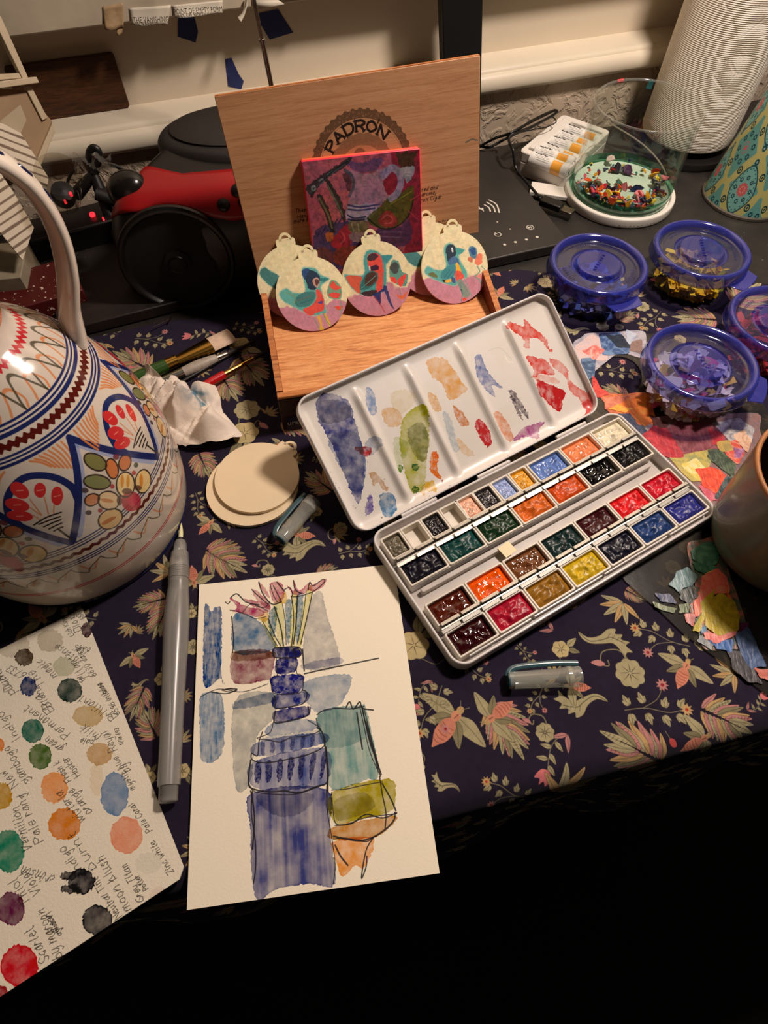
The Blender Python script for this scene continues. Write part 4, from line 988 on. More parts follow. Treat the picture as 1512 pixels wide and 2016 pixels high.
JUG_FLOWER = [([(-27.1,97.5),(-29,97.9),(-30.8,99.6),(-32.1,102.4),(-32.6,105.5),(-32.1,108),(-30.7,109.4),(-28.9,109.3),(-27,107.5),(-25.6,104.6),(-25.2,101.5),(-25.8,98.8)],(110, 110, 40)),
([(-23,92.4),(-24.4,90.3),(-26.1,89.3),(-27.5,89.6),(-28.4,91.4),(-28.4,93.9),(-27.7,96.7),(-26.2,98.8),(-24.5,99.7),(-23,99.3),(-22.2,97.8),(-22.2,95.2)],(206, 110, 30)),
([(-17.5,87.3),(-19.4,86.9),(-21.1,87.6),(-22.3,89.1),(-22.6,91.1),(-22,93),(-20.6,94.4),(-18.7,94.8),(-16.9,94.1),(-15.7,92.5),(-15.3,90.4),(-16,88.5)],(196, 110, 50)),
([(-30.1,89.2),(-31.8,88.6),(-34,89.7),(-36.3,92.3),(-38,95.5),(-38.6,98.4),(-38.1,100.3),(-36.5,101),(-34.3,100.1),(-32.1,98.1),(-30.3,94.7),(-29.6,91.4)],(112, 118, 60)),
([(-22.1,76.8),(-24.3,74.5),(-26.7,74.1),(-28.8,75.8),(-29.9,79),(-29.8,82.7),(-28.5,86),(-26.3,88.2),(-23.8,88.5),(-21.6,86.9),(-20.5,83.8),(-20.7,80.2)],(232, 204, 140)),
([(-15.1,67.1),(-17.6,65.9),(-20.1,66.5),(-21.9,68.6),(-22.6,71.9),(-22.1,75.5),(-20.5,78.3),(-18,79.5),(-15.6,79),(-13.6,76.8),(-12.8,73.3),(-13.3,69.9)],(230, 196, 128)),
([(-32.3,76.2),(-34.2,75),(-36.3,75.8),(-38.1,78.3),(-39.2,81.5),(-39.1,84.7),(-38.1,87.2),(-36.2,88.4),(-34.1,87.7),(-32.3,85.5),(-31.2,82.2),(-31.2,78.8)],(222, 192, 144)),
([(-34.2,69.4),(-35.2,66.2),(-37.3,64.5),(-39.9,64.4),(-42.3,66),(-43.9,68.9),(-44.2,72.5),(-43.3,75.8),(-41.3,77.8),(-38.8,78),(-36.3,76.3),(-34.6,73.1)],(218, 182, 120)),
([(-37.4,87.7),(-38.1,86.1),(-39.4,85.3),(-41,85.4),(-42.4,86.3),(-43.2,87.9),(-43.3,89.8),(-42.6,91.4),(-41.3,92.3),(-39.7,92.2),(-38.3,91.2),(-37.5,89.6)],(196, 120, 70)),
([(-24.3,64.5),(-26.2,62.6),(-28.4,62.9),(-30.5,64.9),(-31.8,68.3),(-32.1,72.3),(-31.2,75.7),(-29.5,77.7),(-27.3,77.7),(-25.2,75.6),(-23.8,72),(-23.4,67.9)],(170, 26, 50)),
([(-19.2,95.8),(-19.8,95.5),(-20.6,95.6),(-21.2,96.2),(-21.7,97.1),(-21.7,98),(-21.3,98.6),(-20.7,99),(-20,98.9),(-19.3,98.3),(-18.9,97.6),(-18.8,96.6)],(110, 30, 24)),
([(-14.7,82.6),(-15.3,82.4),(-15.9,82.5),(-16.5,83),(-16.8,83.8),(-16.8,84.6),(-16.5,85.3),(-15.9,85.6),(-15.2,85.5),(-14.7,85),(-14.3,84.1),(-14.3,83.3)],(60, 74, 50)),
([(-39.1,94.4),(-39.6,94),(-40.3,94),(-40.9,94.5),(-41.4,95.3),(-41.6,96.2),(-41.4,97),(-40.9,97.5),(-40.3,97.5),(-39.6,97),(-39.1,96.2),(-38.9,95.3)],(60, 44, 40)),
([(-43.6,82.4),(-44,81.9),(-44.6,81.8),(-45.2,82.2),(-45.6,82.9),(-45.8,83.8),(-45.6,84.6),(-45.2,85.1),(-44.6,85.2),(-44,84.8),(-43.5,84),(-43.4,83.2)],(60, 44, 40)),
([(-39.7,79.4),(-40.1,79),(-40.6,78.9),(-41,79.2),(-41.3,79.8),(-41.4,80.5),(-41.2,81.2),(-40.8,81.7),(-40.3,81.8),(-39.9,81.5),(-39.6,80.9),(-39.5,80.1)],(150, 40, 40)),
([(-18,80.9),(-18.5,80.6),(-19.1,80.7),(-19.6,81.3),(-19.9,82),(-20,82.8),(-19.7,83.4),(-19.2,83.7),(-18.7,83.6),(-18.1,83.1),(-17.8,82.3),(-17.8,81.5)],(170, 40, 40)),
([(-29.6,86.1),(-30,85.7),(-30.5,85.7),(-31,86.1),(-31.3,86.7),(-31.3,87.5),(-31.1,88.1),(-30.7,88.5),(-30.2,88.6),(-29.7,88.2),(-29.4,87.6),(-29.3,86.8)],(170, 40, 50)),
([(-24.9,75),(-25.5,74.7),(-26.5,75.2),(-27.5,76.4),(-28.3,78),(-28.6,79.3),(-28.4,80.3),(-27.7,80.7),(-26.8,80.4),(-25.8,79.3),(-25.1,77.8),(-24.7,76.2)],(90, 40, 30)),
([(-20.3,70.7),(-20.9,70.5),(-21.7,70.8),(-22.5,71.8),(-23.1,73.1),(-23.3,74.5),(-23.2,75.4),(-22.6,75.7),(-21.8,75.4),(-21,74.4),(-20.4,73.1),(-20.1,71.7)],(90, 40, 30)),
([(-30.8,75.8),(-31.6,74.7),(-32.4,74.2),(-33,74.5),(-33.3,75.5),(-33.1,77),(-32.6,78.5),(-31.8,79.5),(-31,80),(-30.4,79.6),(-30.1,78.7),(-30.3,77.3)],(90, 40, 30)),
([(-25.6,67.5),(-26.6,66.4),(-27.8,66.3),(-28.8,67.3),(-29.5,69),(-29.5,71.1),(-29,73),(-28,74.2),(-26.9,74.2),(-25.8,73.3),(-25.2,71.5),(-25.1,69.4)],(196, 60, 80)),
([(-24.9,83.9),(-26,82.6),(-26.9,81.9),(-27.5,81.9),(-27.5,82.6),(-27,84),(-26.1,85.6),(-25.1,86.9),(-24.1,87.6),(-23.6,87.6),(-23.5,86.8),(-24,85.4)],(214, 140, 40)),
([(-22.9,81),(-24,79.7),(-24.9,79),(-25.5,79),(-25.5,79.8),(-25,81.1),(-24.1,82.7),(-23,83.9),(-22.1,84.7),(-21.5,84.6),(-21.5,83.8),(-22,82.5)],(214, 140, 40)),
([(-17.6,73.4),(-18.7,72),(-19.7,71.3),(-20.2,71.4),(-20.3,72.4),(-19.9,73.9),(-19,75.6),(-17.9,77),(-16.9,77.6),(-16.3,77.5),(-16.3,76.6),(-16.7,75)],(206, 130, 40)),
([(-34,79.3),(-34.6,79.4),(-35.5,80.4),(-36.4,81.9),(-37.2,83.6),(-37.6,85.1),(-37.5,85.9),(-37,85.9),(-36.1,85),(-35.1,83.4),(-34.3,81.7),(-33.9,80.2)],(190, 120, 60)),
([(-36.9,70),(-37.4,69.4),(-38.7,69.3),(-40.4,69.6),(-42,70.2),(-43.2,71),(-43.5,71.9),(-43,72.6),(-41.8,72.8),(-40.1,72.6),(-38.5,71.9),(-37.3,70.9)],(180, 110, 50))]
JUG_OUT = [[(-27.1,97.5),(-29,97.9),(-30.8,99.6),(-32.1,102.4),(-32.6,105.5),(-32.1,108),(-30.7,109.4),(-28.9,109.3),(-27,107.5),(-25.6,104.6),(-25.2,101.5),(-25.8,98.8)],
[(-23,92.4),(-24.4,90.3),(-26.1,89.3),(-27.5,89.6),(-28.4,91.4),(-28.4,93.9),(-27.7,96.7),(-26.2,98.8),(-24.5,99.7),(-23,99.3),(-22.2,97.8),(-22.2,95.2)],
[(-17.5,87.3),(-19.4,86.9),(-21.1,87.6),(-22.3,89.1),(-22.6,91.1),(-22,93),(-20.6,94.4),(-18.7,94.8),(-16.9,94.1),(-15.7,92.5),(-15.3,90.4),(-16,88.5)],
[(-30.1,89.2),(-31.8,88.6),(-34,89.7),(-36.3,92.3),(-38,95.5),(-38.6,98.4),(-38.1,100.3),(-36.5,101),(-34.3,100.1),(-32.1,98.1),(-30.3,94.7),(-29.6,91.4)],
[(-22.1,76.8),(-24.3,74.5),(-26.7,74.1),(-28.8,75.8),(-29.9,79),(-29.8,82.7),(-28.5,86),(-26.3,88.2),(-23.8,88.5),(-21.6,86.9),(-20.5,83.8),(-20.7,80.2)],
[(-15.1,67.1),(-17.6,65.9),(-20.1,66.5),(-21.9,68.6),(-22.6,71.9),(-22.1,75.5),(-20.5,78.3),(-18,79.5),(-15.6,79),(-13.6,76.8),(-12.8,73.3),(-13.3,69.9)],
[(-32.3,76.2),(-34.2,75),(-36.3,75.8),(-38.1,78.3),(-39.2,81.5),(-39.1,84.7),(-38.1,87.2),(-36.2,88.4),(-34.1,87.7),(-32.3,85.5),(-31.2,82.2),(-31.2,78.8)],
[(-34.2,69.4),(-35.2,66.2),(-37.3,64.5),(-39.9,64.4),(-42.3,66),(-43.9,68.9),(-44.2,72.5),(-43.3,75.8),(-41.3,77.8),(-38.8,78),(-36.3,76.3),(-34.6,73.1)],
[(-37.4,87.7),(-38.1,86.1),(-39.4,85.3),(-41,85.4),(-42.4,86.3),(-43.2,87.9),(-43.3,89.8),(-42.6,91.4),(-41.3,92.3),(-39.7,92.2),(-38.3,91.2),(-37.5,89.6)]]
def JUG():
    cv = Canvas(-180, 180, 0, 178, 5.0, (206, 194, 180))
    blue, brown, olive, orange, red = (30, 40, 92), (84, 22, 16), (70, 62, 40), (206, 122, 58), (190, 40, 48)
    full = np.linspace(-180, 180, 721)
    def band(z, w_, c, a=1.0): cv.line([(-180, z), (180, z)], w_, c, a)
    def zig(z, amp, per, w_, c, ph=0.0): cv.line([(t, z + amp * sin(2 * pi * t / per + ph)) for t in full], w_, c)
    for z, w_ in ((138.0, 1.0), (136.2, 0.8), (134.2, 1.7), (126.2, 1.0), (124.6, 0.8), (122.8, 1.4)): band(z, w_, blue)
    cv.polys([[(t, 131.6 + 0.7 * sin(2 * pi * t / 4.2)) for t in full] + [(t, 128.6 + 0.7 * sin(2 * pi * t / 4.2)) for t in full[::-1]]], brown)
    for z, w_ in ((70.0, 0.9), (68.2, 0.7), (66.4, 1.0), (57.0, 0.9), (55.2, 0.8), (53.4, 0.9)): band(z, w_, blue)
    cv.polys([[(t, 63.0 + 0.7 * sin(2 * pi * t / 4.0)) for t in full] + [(t, 60.4 + 0.7 * sin(2 * pi * t / 4.0)) for t in full[::-1]]], brown)
    band(31.6, 0.9, red); band(29.8, 0.8, red); band(2.5, 6, (30, 34, 70))
    cv.line([(t, 153.6 + 0.9 * (1 if int(t / 3.0) % 2 else -1)) for t in np.arange(-180, 181, 3.0)], 1.8, red)
    for i in range(20):
        t0 = -180 + 18 * i
        cv.line([(t0 + 9, 139), (t0 + 11, 142), (t0 + 14, 147), (t0 + 19, 147), (t0 + 22, 142.5), (t0 + 20, 139)], 1.3, orange, 0.85, 6)
        cv.line([(t0, 139), (t0 + 1, 143), (t0 + 5, 149.5), (t0 + 11, 149.5), (t0 + 16, 143), (t0 + 18, 139)], 1.3, olive, 0.9, 6)
    for i in range(28):
        t0 = -180 + 360 / 28 * i; k = 360 / 28
        cv.line([(t0 + 4, 51), (t0 + 6, 45), (t0 + 8, 42.5), (t0 + 9.5, 46), (t0 + 12, 50)], 0.9, orange, 0.75, 5)
        cv.line([(t0, 50.5), (t0 + 1.5, 46), (t0 + 5, 41.5), (t0 + 6.5, 45), (t0 + k, 50.5)], 0.7, olive, 0.9, 5)
    per = 54.0
    for n_ in range(-3, 4):
        o_ = per * n_
        sh = lambda P: [(x + o_, y) for x, y in P]
        tri = sh([(-30, 120), (-3, 71), (-57, 71)])
        cv.line([tri[0], tri[1]], 3.6, (120, 146, 196), 0.5); cv.line(sh([(-30, 116), (-7, 73)]), 2.2, (110, 138, 196), 0.6); cv.line(sh([(-30, 116), (-53, 73)]), 2.2, (110, 138, 196), 0.6)
        lens = sh([(-57, 74), (-45.5, 91), (-43.5, 100), (-46, 108), (-51, 113), (-57, 115), (-63, 113), (-68, 108), (-70.5, 100), (-68.5, 91)])
        for sg in (-1, 1):
            for j in range(8): cv.line(sh([(-57 + sg * (6 + 2.4 * j), 121), (-57 + sg * (9.5 + 1.9 * j), 118.5 - 0.5 * j), (-57 + sg * (12 + 1.3 * j), 114.5 - 1.1 * j)]), 1.0, orange, 0.9, 4)
        cv.line(sh([(-44.6, 94), (-43.5, 101), (-46, 108.5), (-51, 113.5), (-57, 115.5), (-63, 113.5), (-68, 108.5), (-70.5, 101), (-69.4, 94)]), 3.2, blue, 1, 6)
        cv.line([tri[0], tri[1]], 3.2, blue); cv.line([tri[0], tri[2]], 3.2, blue)
        for P in JUG_STEMS: cv.line(sh(P), 0.5, (200, 130, 90))
        for P in JUG_PETALS:
            cv.poly(sh(spline(P, 3, True)), (198, 48, 48)); c = np.mean(P, 0); cv.line(sh([(c[0] - 1.2, c[1] + 0.4), (c[0] + 1.2, c[1] - 0.4)]), 0.5, (226, 130, 110))
        for P in JUG_COMB: cv.line(sh(P), 0.9, (50, 40, 34), 1, 4)
        for P, c in JUG_FLOWER: cv.poly(sh(spline(P, 3, True)), c, 0.9)
        for P in JUG_OUT: cv.line(sh(spline(P, 3, True)), 0.75, (60, 44, 36), closed=True)
    g = vnoise(cv.h, cv.w, 24, 3, 4)[..., None]
    cv.a *= 0.9 + 0.2 * g
    return cv
PS_SHEET = [(158.5,392.6),(172.5,407.6),(186.4,411),(207.4,412.4),(217,408.9),(235,412.6),(271.7,386.1),(298.8,335.9),(304.5,280.6),(289.4,194.9),(246.6,108.4),(225.6,101.1),(214.3,117),(190.3,137.9),(179.5,152.7),(170.5,161.3),(163.4,171.6),(157.6,176.8),(149.8,199.4),(134.2,285.8),(151.1,348.2)]
PS_HOLE = [(207.8,357.5),(205,350.7),(200.6,344.8),(195.1,340.5),(189.1,338),(183,337.5),(177.5,339.2),(173,342.9),(170,348.2),(168.8,354.7),(169.5,361.8),(172.1,368.8),(176.5,375),(182.1,379.7),(188.4,382.4),(194.7,382.9),(200.5,381.1),(205,377.1),(207.9,371.4),(208.9,364.7)]
PS_DABS = [((84, 100, 84),(190, 110, 96),[(208.4,200.3),(227.9,205.1),(228.1,181.7),(228.2,150),(222.6,136.8),(201.7,134.5),(199,159),(205.8,175)],0.0001),
((140, 104, 100),(110, 96, 104),[(195,308.8),(233.7,315.5),(284.6,316.8),(279.2,291.7),(255.8,262.4),(244.7,237.6),(231.2,239.6),(224.2,251.6),(208.7,277.9)],0.0001),
((190, 182, 190),(150, 150, 166),[(160.6,396.8),(174,407.6),(216,411),(214.4,382),(193.9,387.5),(170.2,366.9),(161.5,374.5)],0.0001),
((196, 96, 60),(226, 130, 60),[(173.5,336.8),(207,339.5),(206.4,311.1),(187.6,310.6),(176.4,322.5)],0.0001),
((226, 196, 190),(206, 190, 196),[(159.9,392.6),(173.6,405.5),(184.4,399.5),(180.8,379),(161.8,376.5),(157.7,382.4)],0.0004),
((226, 120, 110),(236, 190, 180),[(165.1,388.7),(174.9,395.1),(181.1,389.1),(172.2,378.8)],0.0005),
((60, 90, 140),(120, 150, 190),[(182.9,407.9),(197.9,409.4),(204.6,398),(201.1,387.7),(181.9,385.1)],0.0004),
((28, 40, 56),(50, 66, 84),[(188.5,405.9),(200.5,407.3),(203.8,393.9),(195,393.6)],0.0006),
((200, 206, 220),(170, 180, 206),[(206,412.8),(212.6,408.8),(206.1,398.1),(203.5,400.1)],0.0004),
((52, 80, 120),(110, 140, 170),[(161.8,376.5),(172.2,378.8),(169,359.1),(163,357)],0.0003),
((150, 120, 110),(120, 100, 100),[(204.6,398),(215.7,402.5),(213.8,386),(204.4,389.8)],0.0003),
((206, 50, 50),(230, 90, 70),[(168.7,357.2),(172.3,346),(176.9,340.6),(168,336.7),(165.4,345.8)],0.0004),
((206, 110, 80),(226, 140, 110),[(173.2,335),(190,337.3),(182.9,328),(172.7,324.2)],0.0003),
((232, 110, 24),(226, 140, 40),[(176.8,324.3),(188.7,330),(205.2,337.7),(203.9,325),(205.8,314.5),(199.3,309.2),(192.7,315.9),(189,324.6)],0.0004),
((240, 180, 60),(236, 150, 50),[(175.4,324.2),(182.9,328),(193.1,324.7),(186.9,321)],0.0005),
((40, 50, 80),(70, 76, 100),[(182.8,318),(191.4,318.2),(193.6,309.8),(200.4,305),(198.1,300),(193.7,300.7),(188.4,309.7)],0.0003),
((190, 170, 160),(120, 120, 120),[(199.3,305.8),(203.7,308.4),(206.3,305.2),(201.7,301.7)],0.0004),
((70, 24, 18),(96, 40, 26),[(206.4,317.8),(217.2,310.5),(214.5,304.5),(207.1,306)],0.0004),
((176, 26, 44),(206, 50, 60),[(196.7,296.3),(207.4,305.6),(215.3,302.3),(219.7,288.8),(220.7,279.5),(209,279.2),(200.1,287)],0.0005),
((126, 52, 62),(150, 80, 88),[(213.1,302.3),(230.1,309.7),(253.9,308.9),(257.4,297.9),(250.4,288.3),(230.5,281.1),(218.4,283.4)],0.0004),
((190, 30, 44),(160, 60, 70),[(248.7,306),(258.1,300.7),(253.3,291),(246.9,290.9)],0.0004),
((150, 146, 150),(196, 190, 190),[(254.2,310.4),(273.1,315.1),(281.6,306.9),(276.1,295.7),(262.3,292.6),(257.8,303.5)],0.0004),
((196, 176, 84),(150, 150, 90),[(213.7,276.7),(230.5,281.1),(242.9,284.1),(240.1,273.5),(230.2,259.2),(223.7,257.8),(217.5,266.5)],0.0004),
((222, 200, 90),(230, 220, 160),[(219.5,270.4),(231.3,275.9),(236,265.7),(227.8,257.9)],0.0005),
((52, 68, 50),(84, 100, 74),[(242.9,284.1),(251.1,282.9),(257.7,272.6),(253.4,261),(247.5,269.8),(241.2,277.4)],0.0006),
((228, 64, 24),(220, 90, 50),[(229.7,265.5),(238.8,268.3),(246.1,264.6),(247.1,260.9),(237.6,248.2),(230.7,253)],0.0006),
((214, 80, 60),(220, 140, 120),[(254.7,288.4),(265.9,294.1),(268.2,283.4),(261.2,274),(255.6,276.5)],0.0004),
((206, 160, 130),(226, 190, 160),[(266.4,299.5),(274.2,303.9),(277.2,295.7),(270.7,284.8)],0.0005),
((150, 90, 140),(190, 140, 170),[(261.9,287.2),(269,286.1),(264.5,278),(260.6,279.2)],0.0004),
((206, 90, 110),(190, 60, 80),[(228.3,251.7),(237.9,249.5),(237.6,241),(231.2,239.6)],0.0003),
((44, 60, 64),(70, 90, 90),[(242.3,258.2),(253,259.8),(246.8,244.8),(236.9,242.2)],0.0003),
((196, 160, 80),(160, 140, 80),[(251.5,292.3),(260.5,293.9),(260.4,285.8),(252.5,284.3)],0.0003),
((64, 120, 96),(90, 150, 116),[(208.8,198.2),(222.1,205),(227,201.8),(221.9,189.9),(214,188.7),(208.4,192.8)],0.0007),
((50, 110, 84),(80, 140, 110),[(208.1,189.6),(217.8,188.8),(221.7,185.7),(214,181.4),(208.2,184.4)],0.0005),
((90, 124, 130),(120, 150, 150),[(188.8,173.6),(194.5,182),(201.7,184.7),(206.4,179.1),(200.7,172.9),(192.5,169.7)],0.0008),
((44, 54, 50),(66, 74, 66),[(194.1,168.7),(202.5,172.9),(203.5,165.9),(197.7,160.9),(192.9,163.7)],0.0003),
((40, 50, 90),(60, 76, 110),[(177.8,165.4),(185.4,166.5),(188.3,159.7),(179.7,161.5)],0.0003),
((96, 110, 70),(120, 130, 90),[(174.9,160.4),(186.7,156.7),(185.2,153.8),(175.8,156.5)],0.0003),
((84, 100, 56),(110, 120, 80),[(190.8,158.8),(196.6,159.9),(195.1,154),(190.5,153.4)],0.0003),
((200, 120, 116),(220, 150, 140),[(192.8,152.1),(199.2,152.2),(195.5,144.5),(192.6,147.3)],0.0004),
((236, 110, 96),(226, 140, 110),[(211.3,178.2),(220.2,183.6),(224.4,178.5),(223.4,168.4),(214.9,167.2),(201.2,153.2),(201.6,161.9),(207.1,169)],0.0006),
((222, 190, 50),(190, 180, 60),[(214,181.4),(220.5,184.6),(221.8,182.6),(215.3,179.3)],0.0004),
((180, 166, 24),(206, 180, 40),[(196.1,143.6),(203,153.2),(204.8,160.1),(211.8,166.1),(215.1,168.2),(206.9,154.3),(199.4,142.8)],0.0007),
((170, 150, 20),(196, 170, 40),[(209.3,160.2),(219.2,166.3),(224.9,160.5),(226,151.8),(222,144.2),(211.2,140.2),(205.5,145.7),(206.6,153.3)],0.0008),
((236, 120, 40),(226, 90, 40),[(223.7,169.4),(226.4,159.6),(226.2,150.9),(224.1,154.7)],0.0006),
((226, 116, 110),(236, 150, 140),[(202.3,140),(211.9,139.8),(222.3,145.1),(218.7,138.5),(207,134.6),(202.4,137.3)],0.0006),
((70, 110, 150),(110, 150, 180),[(199.4,142.8),(204.6,145.7),(202.9,139.1),(199.6,140)],0.0004),
((48, 90, 160),(80, 126, 190),[(204.4,134.6),(217.9,135.8),(214.1,128.4),(207.5,130.1)],0.0004),
((150, 156, 160),(110, 116, 120),[(199.1,138.1),(205,133.7),(202.3,130),(196.4,134.4)],0.0002),
((90, 30, 80),(70, 24, 60),[(222.6,146.1),(230.9,147.2),(225.8,138.7),(220.4,138.6)],0.0003),
((60, 84, 130),(90, 116, 160),[(222.2,138.6),(230.4,142.5),(231.8,129.7),(232.6,120.9),(225.1,119),(220.8,127.7)],0.0005),
((62, 58, 62),(84, 80, 84),[(213.8,127.5),(220.5,126.8),(224.9,118.1),(227.6,110.4),(219.4,111.1),(214.5,117.9)],0.0003),
((206, 110, 96),(226, 140, 120),[(226.6,118.1),(234.1,117.4),(232.2,111.3),(228.4,113)],0.0005)]
def PALETTE_SHEET():
    mm = lambda P: [(x / 1000, y / 1000) for x, y in P]
    return mm(PS_SHEET), mm(PS_HOLE), [(a, b, mm(P), h) for a, b, P, h in PS_DABS]
PAD_PTS = [(-60.4,32.3),(-25.9,32.4),(-59,75.2),(-51.1,74.5),(-52.4,50.5),(-45.6,36.3),(-61.1,15.8),(-49.7,16.1),(-38,16.3),(-26.5,16.5),(1.3,73.3)]
PAD_ARCS = [[(-52.4,80.7),(-50.2,75.2),(-51.4,68.9)],[(-48.4,84.3),(-45.4,75.5),(-47.4,66.6)],[(-44.8,87),(-40.8,77.8),(-43.8,64.4)]]
def PADPRINT():
    cv = Canvas(-PAD_W * 1000, 0, 0, PAD_D * 1000, 6.0, (205, 198, 186), alpha=True)
    wht = (205, 198, 186)
    P = PAD_PTS
    x, y = P[0]
    cv.line([(x + 3.0 * cos(t), y + 3.0 * sin(t)) for t in np.linspace(pi * 0.62, pi * 2.38, 26)], 0.75, wht); cv.line([(x - 0.5, y + 0.8), (x - 1.4, y + 3.4)], 0.75, wht)
    x, y = P[1]
    cv.line(circ(3.4, 30, x, y), 0.7, wht, closed=True); cv.text('M', (x - 1.8, y - 1.5), 3.0, 0, 0.7, wht, 'caps', 0)
    x, y = P[2]; cv.poly([(x - 2.6, y + 1.2), (x + 0.2, y + 5), (x + 0.2, y + 1.0), (x + 3.2, y + 1.4), (x + 1.2, y - 5), (x + 0.2, y - 0.6)], wht)
    for a in PAD_ARCS: cv.line(a, 1.5, wht, 1, 6)
    for i, r_ in ((4, 0.8), (5, 0.8), (6, 1.45), (7, 1.45), (8, 1.45), (9, 1.5), (10, 0.7)): cv.ell(P[i][0], P[i][1], r_, r_, wht)
    return cv
def BATTERY():
    cv = Canvas(-23, 23, -8, 8, 12.0, (232, 230, 224))
    cv.poly([(4, -8), (15, -8), (15, -1), (4, -1)], (238, 166, 60)); cv.poly([(-23, 6), (23, 6), (23, 8), (-23, 8)], (196, 196, 190))
    cv.text('EBL', (-17, 0.0), 5.6, 0, 1.5, (40, 38, 40), 'caps', 0.0, gap=0.3)
    cv.text('2800', (2.5, 1.4), 3.8, 0, 0.6, (110, 170, 60), 'caps', 0.1); cv.text('mAh', (14, 1.4), 1.8, 0, 0.3, (110, 170, 60))
    for i in range(4): cv.line([(-16 + i, -2.2 - 1.2 * i), (0, -2.2 - 1.2 * i)], 0.35, (150, 146, 140))
    return cv
def CONE():
    cv = Canvas(-180, 180, 0, 134, 5.0, (98, 158, 150))
    yel, tea, dk, pink, lt = (190, 182, 112), (98, 160, 152), (18, 62, 72), (206, 96, 96), (120, 178, 168)
    g = vnoise(cv.h, cv.w, 12, 3, 8)[..., None]
    per, ph = 60.0, 62.0
    for r_ in range(-1, 4):
        for c_ in range(-4, 5):
            x0, y0 = c_ * per + (per / 2 if r_ % 2 else 0) - 8, r_ * 31.0 + 26
            k = 1.0
            out_ = spline([(x0, y0 + 31), (x0 + 13, y0 + 22), (x0 + 24, y0 + 4), (x0 + 22, y0 - 10), (x0 + 10, y0 - 24), (x0, y0 - 31), (x0 - 10, y0 - 24), (x0 - 22, y0 - 10), (x0 - 24, y0 + 4), (x0 - 13, y0 + 22)], 6, True)
            cv.line(out_, 6.0, yel, 0.95, closed=True)
    for r_ in range(-1, 4):
        for c_ in range(-4, 5):
            x0, y0 = c_ * per + (per / 2 if r_ % 2 else 0) - 8, r_ * 31.0 + 26
            if r_ % 2 == 0:
                drop = spline([(x0, y0 + 22), (x0 + 11, y0 + 14), (x0 + 17, y0), (x0 + 13, y0 - 12), (x0, y0 - 22), (x0 - 13, y0 - 12), (x0 - 17, y0), (x0 - 11, y0 + 14)], 6, True)
                cv.polys([drop], lt); cv.line(drop, 1.6, dk, 0.9, closed=True)
                d2 = [(x0 + (x - x0) * 0.86, y0 + (y - y0) * 0.88) for x, y in drop]
                for i in range(0, len(d2), 2): cv.ell(d2[i][0], d2[i][1], 0.8, 0.6, dk)
                cv.polys([[(x0 + (6.2 + 0.8 * sin(t * 12)) * cos(t) * 1.1, y0 + (6.2 + 0.8 * sin(t * 12)) * sin(t)) for t in np.linspace(0, 2 * pi, 80)]], pink)
                for i in range(8): cv.ell(x0 + 3.2 * cos(i * pi / 4), y0 + 3.0 * sin(i * pi / 4), 0.8, 0.7, (226, 170, 150))
                for i in range(8):
                    t = i * pi / 4; fx, fy = x0 + 11.0 * cos(t), y0 + 11.0 * sin(t)
                    for j in range(6): cv.ell(fx + 1.7 * cos(j * pi / 3), fy + 1.6 * sin(j * pi / 3), 0.85, 0.75, dk)
                for sg in (1, -1):
                    for j in range(7): cv.ell(x0 + 2.2 * cos(j * 0.9), y0 + sg * 25 + 2.0 * sin(j * 0.9), 1.0, 0.9, dk)
                    cv.ell(x0, y0 + sg * 25, 1.1, 1.0, (150, 180, 190))
            else:
                for j in range(12): cv.ell(x0 + 5.2 * cos(j * pi / 6), y0 + 5.2 * sin(j * pi / 6), 0.8, 0.7, pink)
                cv.ell(x0, y0, 2.2, 2.2, pink)
                for i in range(8):
                    t = i * pi / 4 + 0.3; fx, fy = x0 + 12.5 * cos(t), y0 + 12.0 * sin(t)
                    for j in range(6): cv.ell(fx + 2.2 * cos(j * pi / 3), fy + 2.0 * sin(j * pi / 3), 1.1, 0.95, dk)
                for sx in (-1, 1):
                    cv.line(circ(3.0, 20, x0 + sx * 12, y0 + 17), 1.5, dk, closed=True); cv.ell(x0 + sx * 12, y0 + 17, 1.2, 1.2, dk)
                    cv.line(circ(3.0, 20, x0 + sx * 12, y0 - 17), 1.5, dk, closed=True); cv.ell(x0 + sx * 12, y0 - 17, 1.2, 1.2, dk)
    cv.a *= 0.88 + 0.24 * g
    return cv
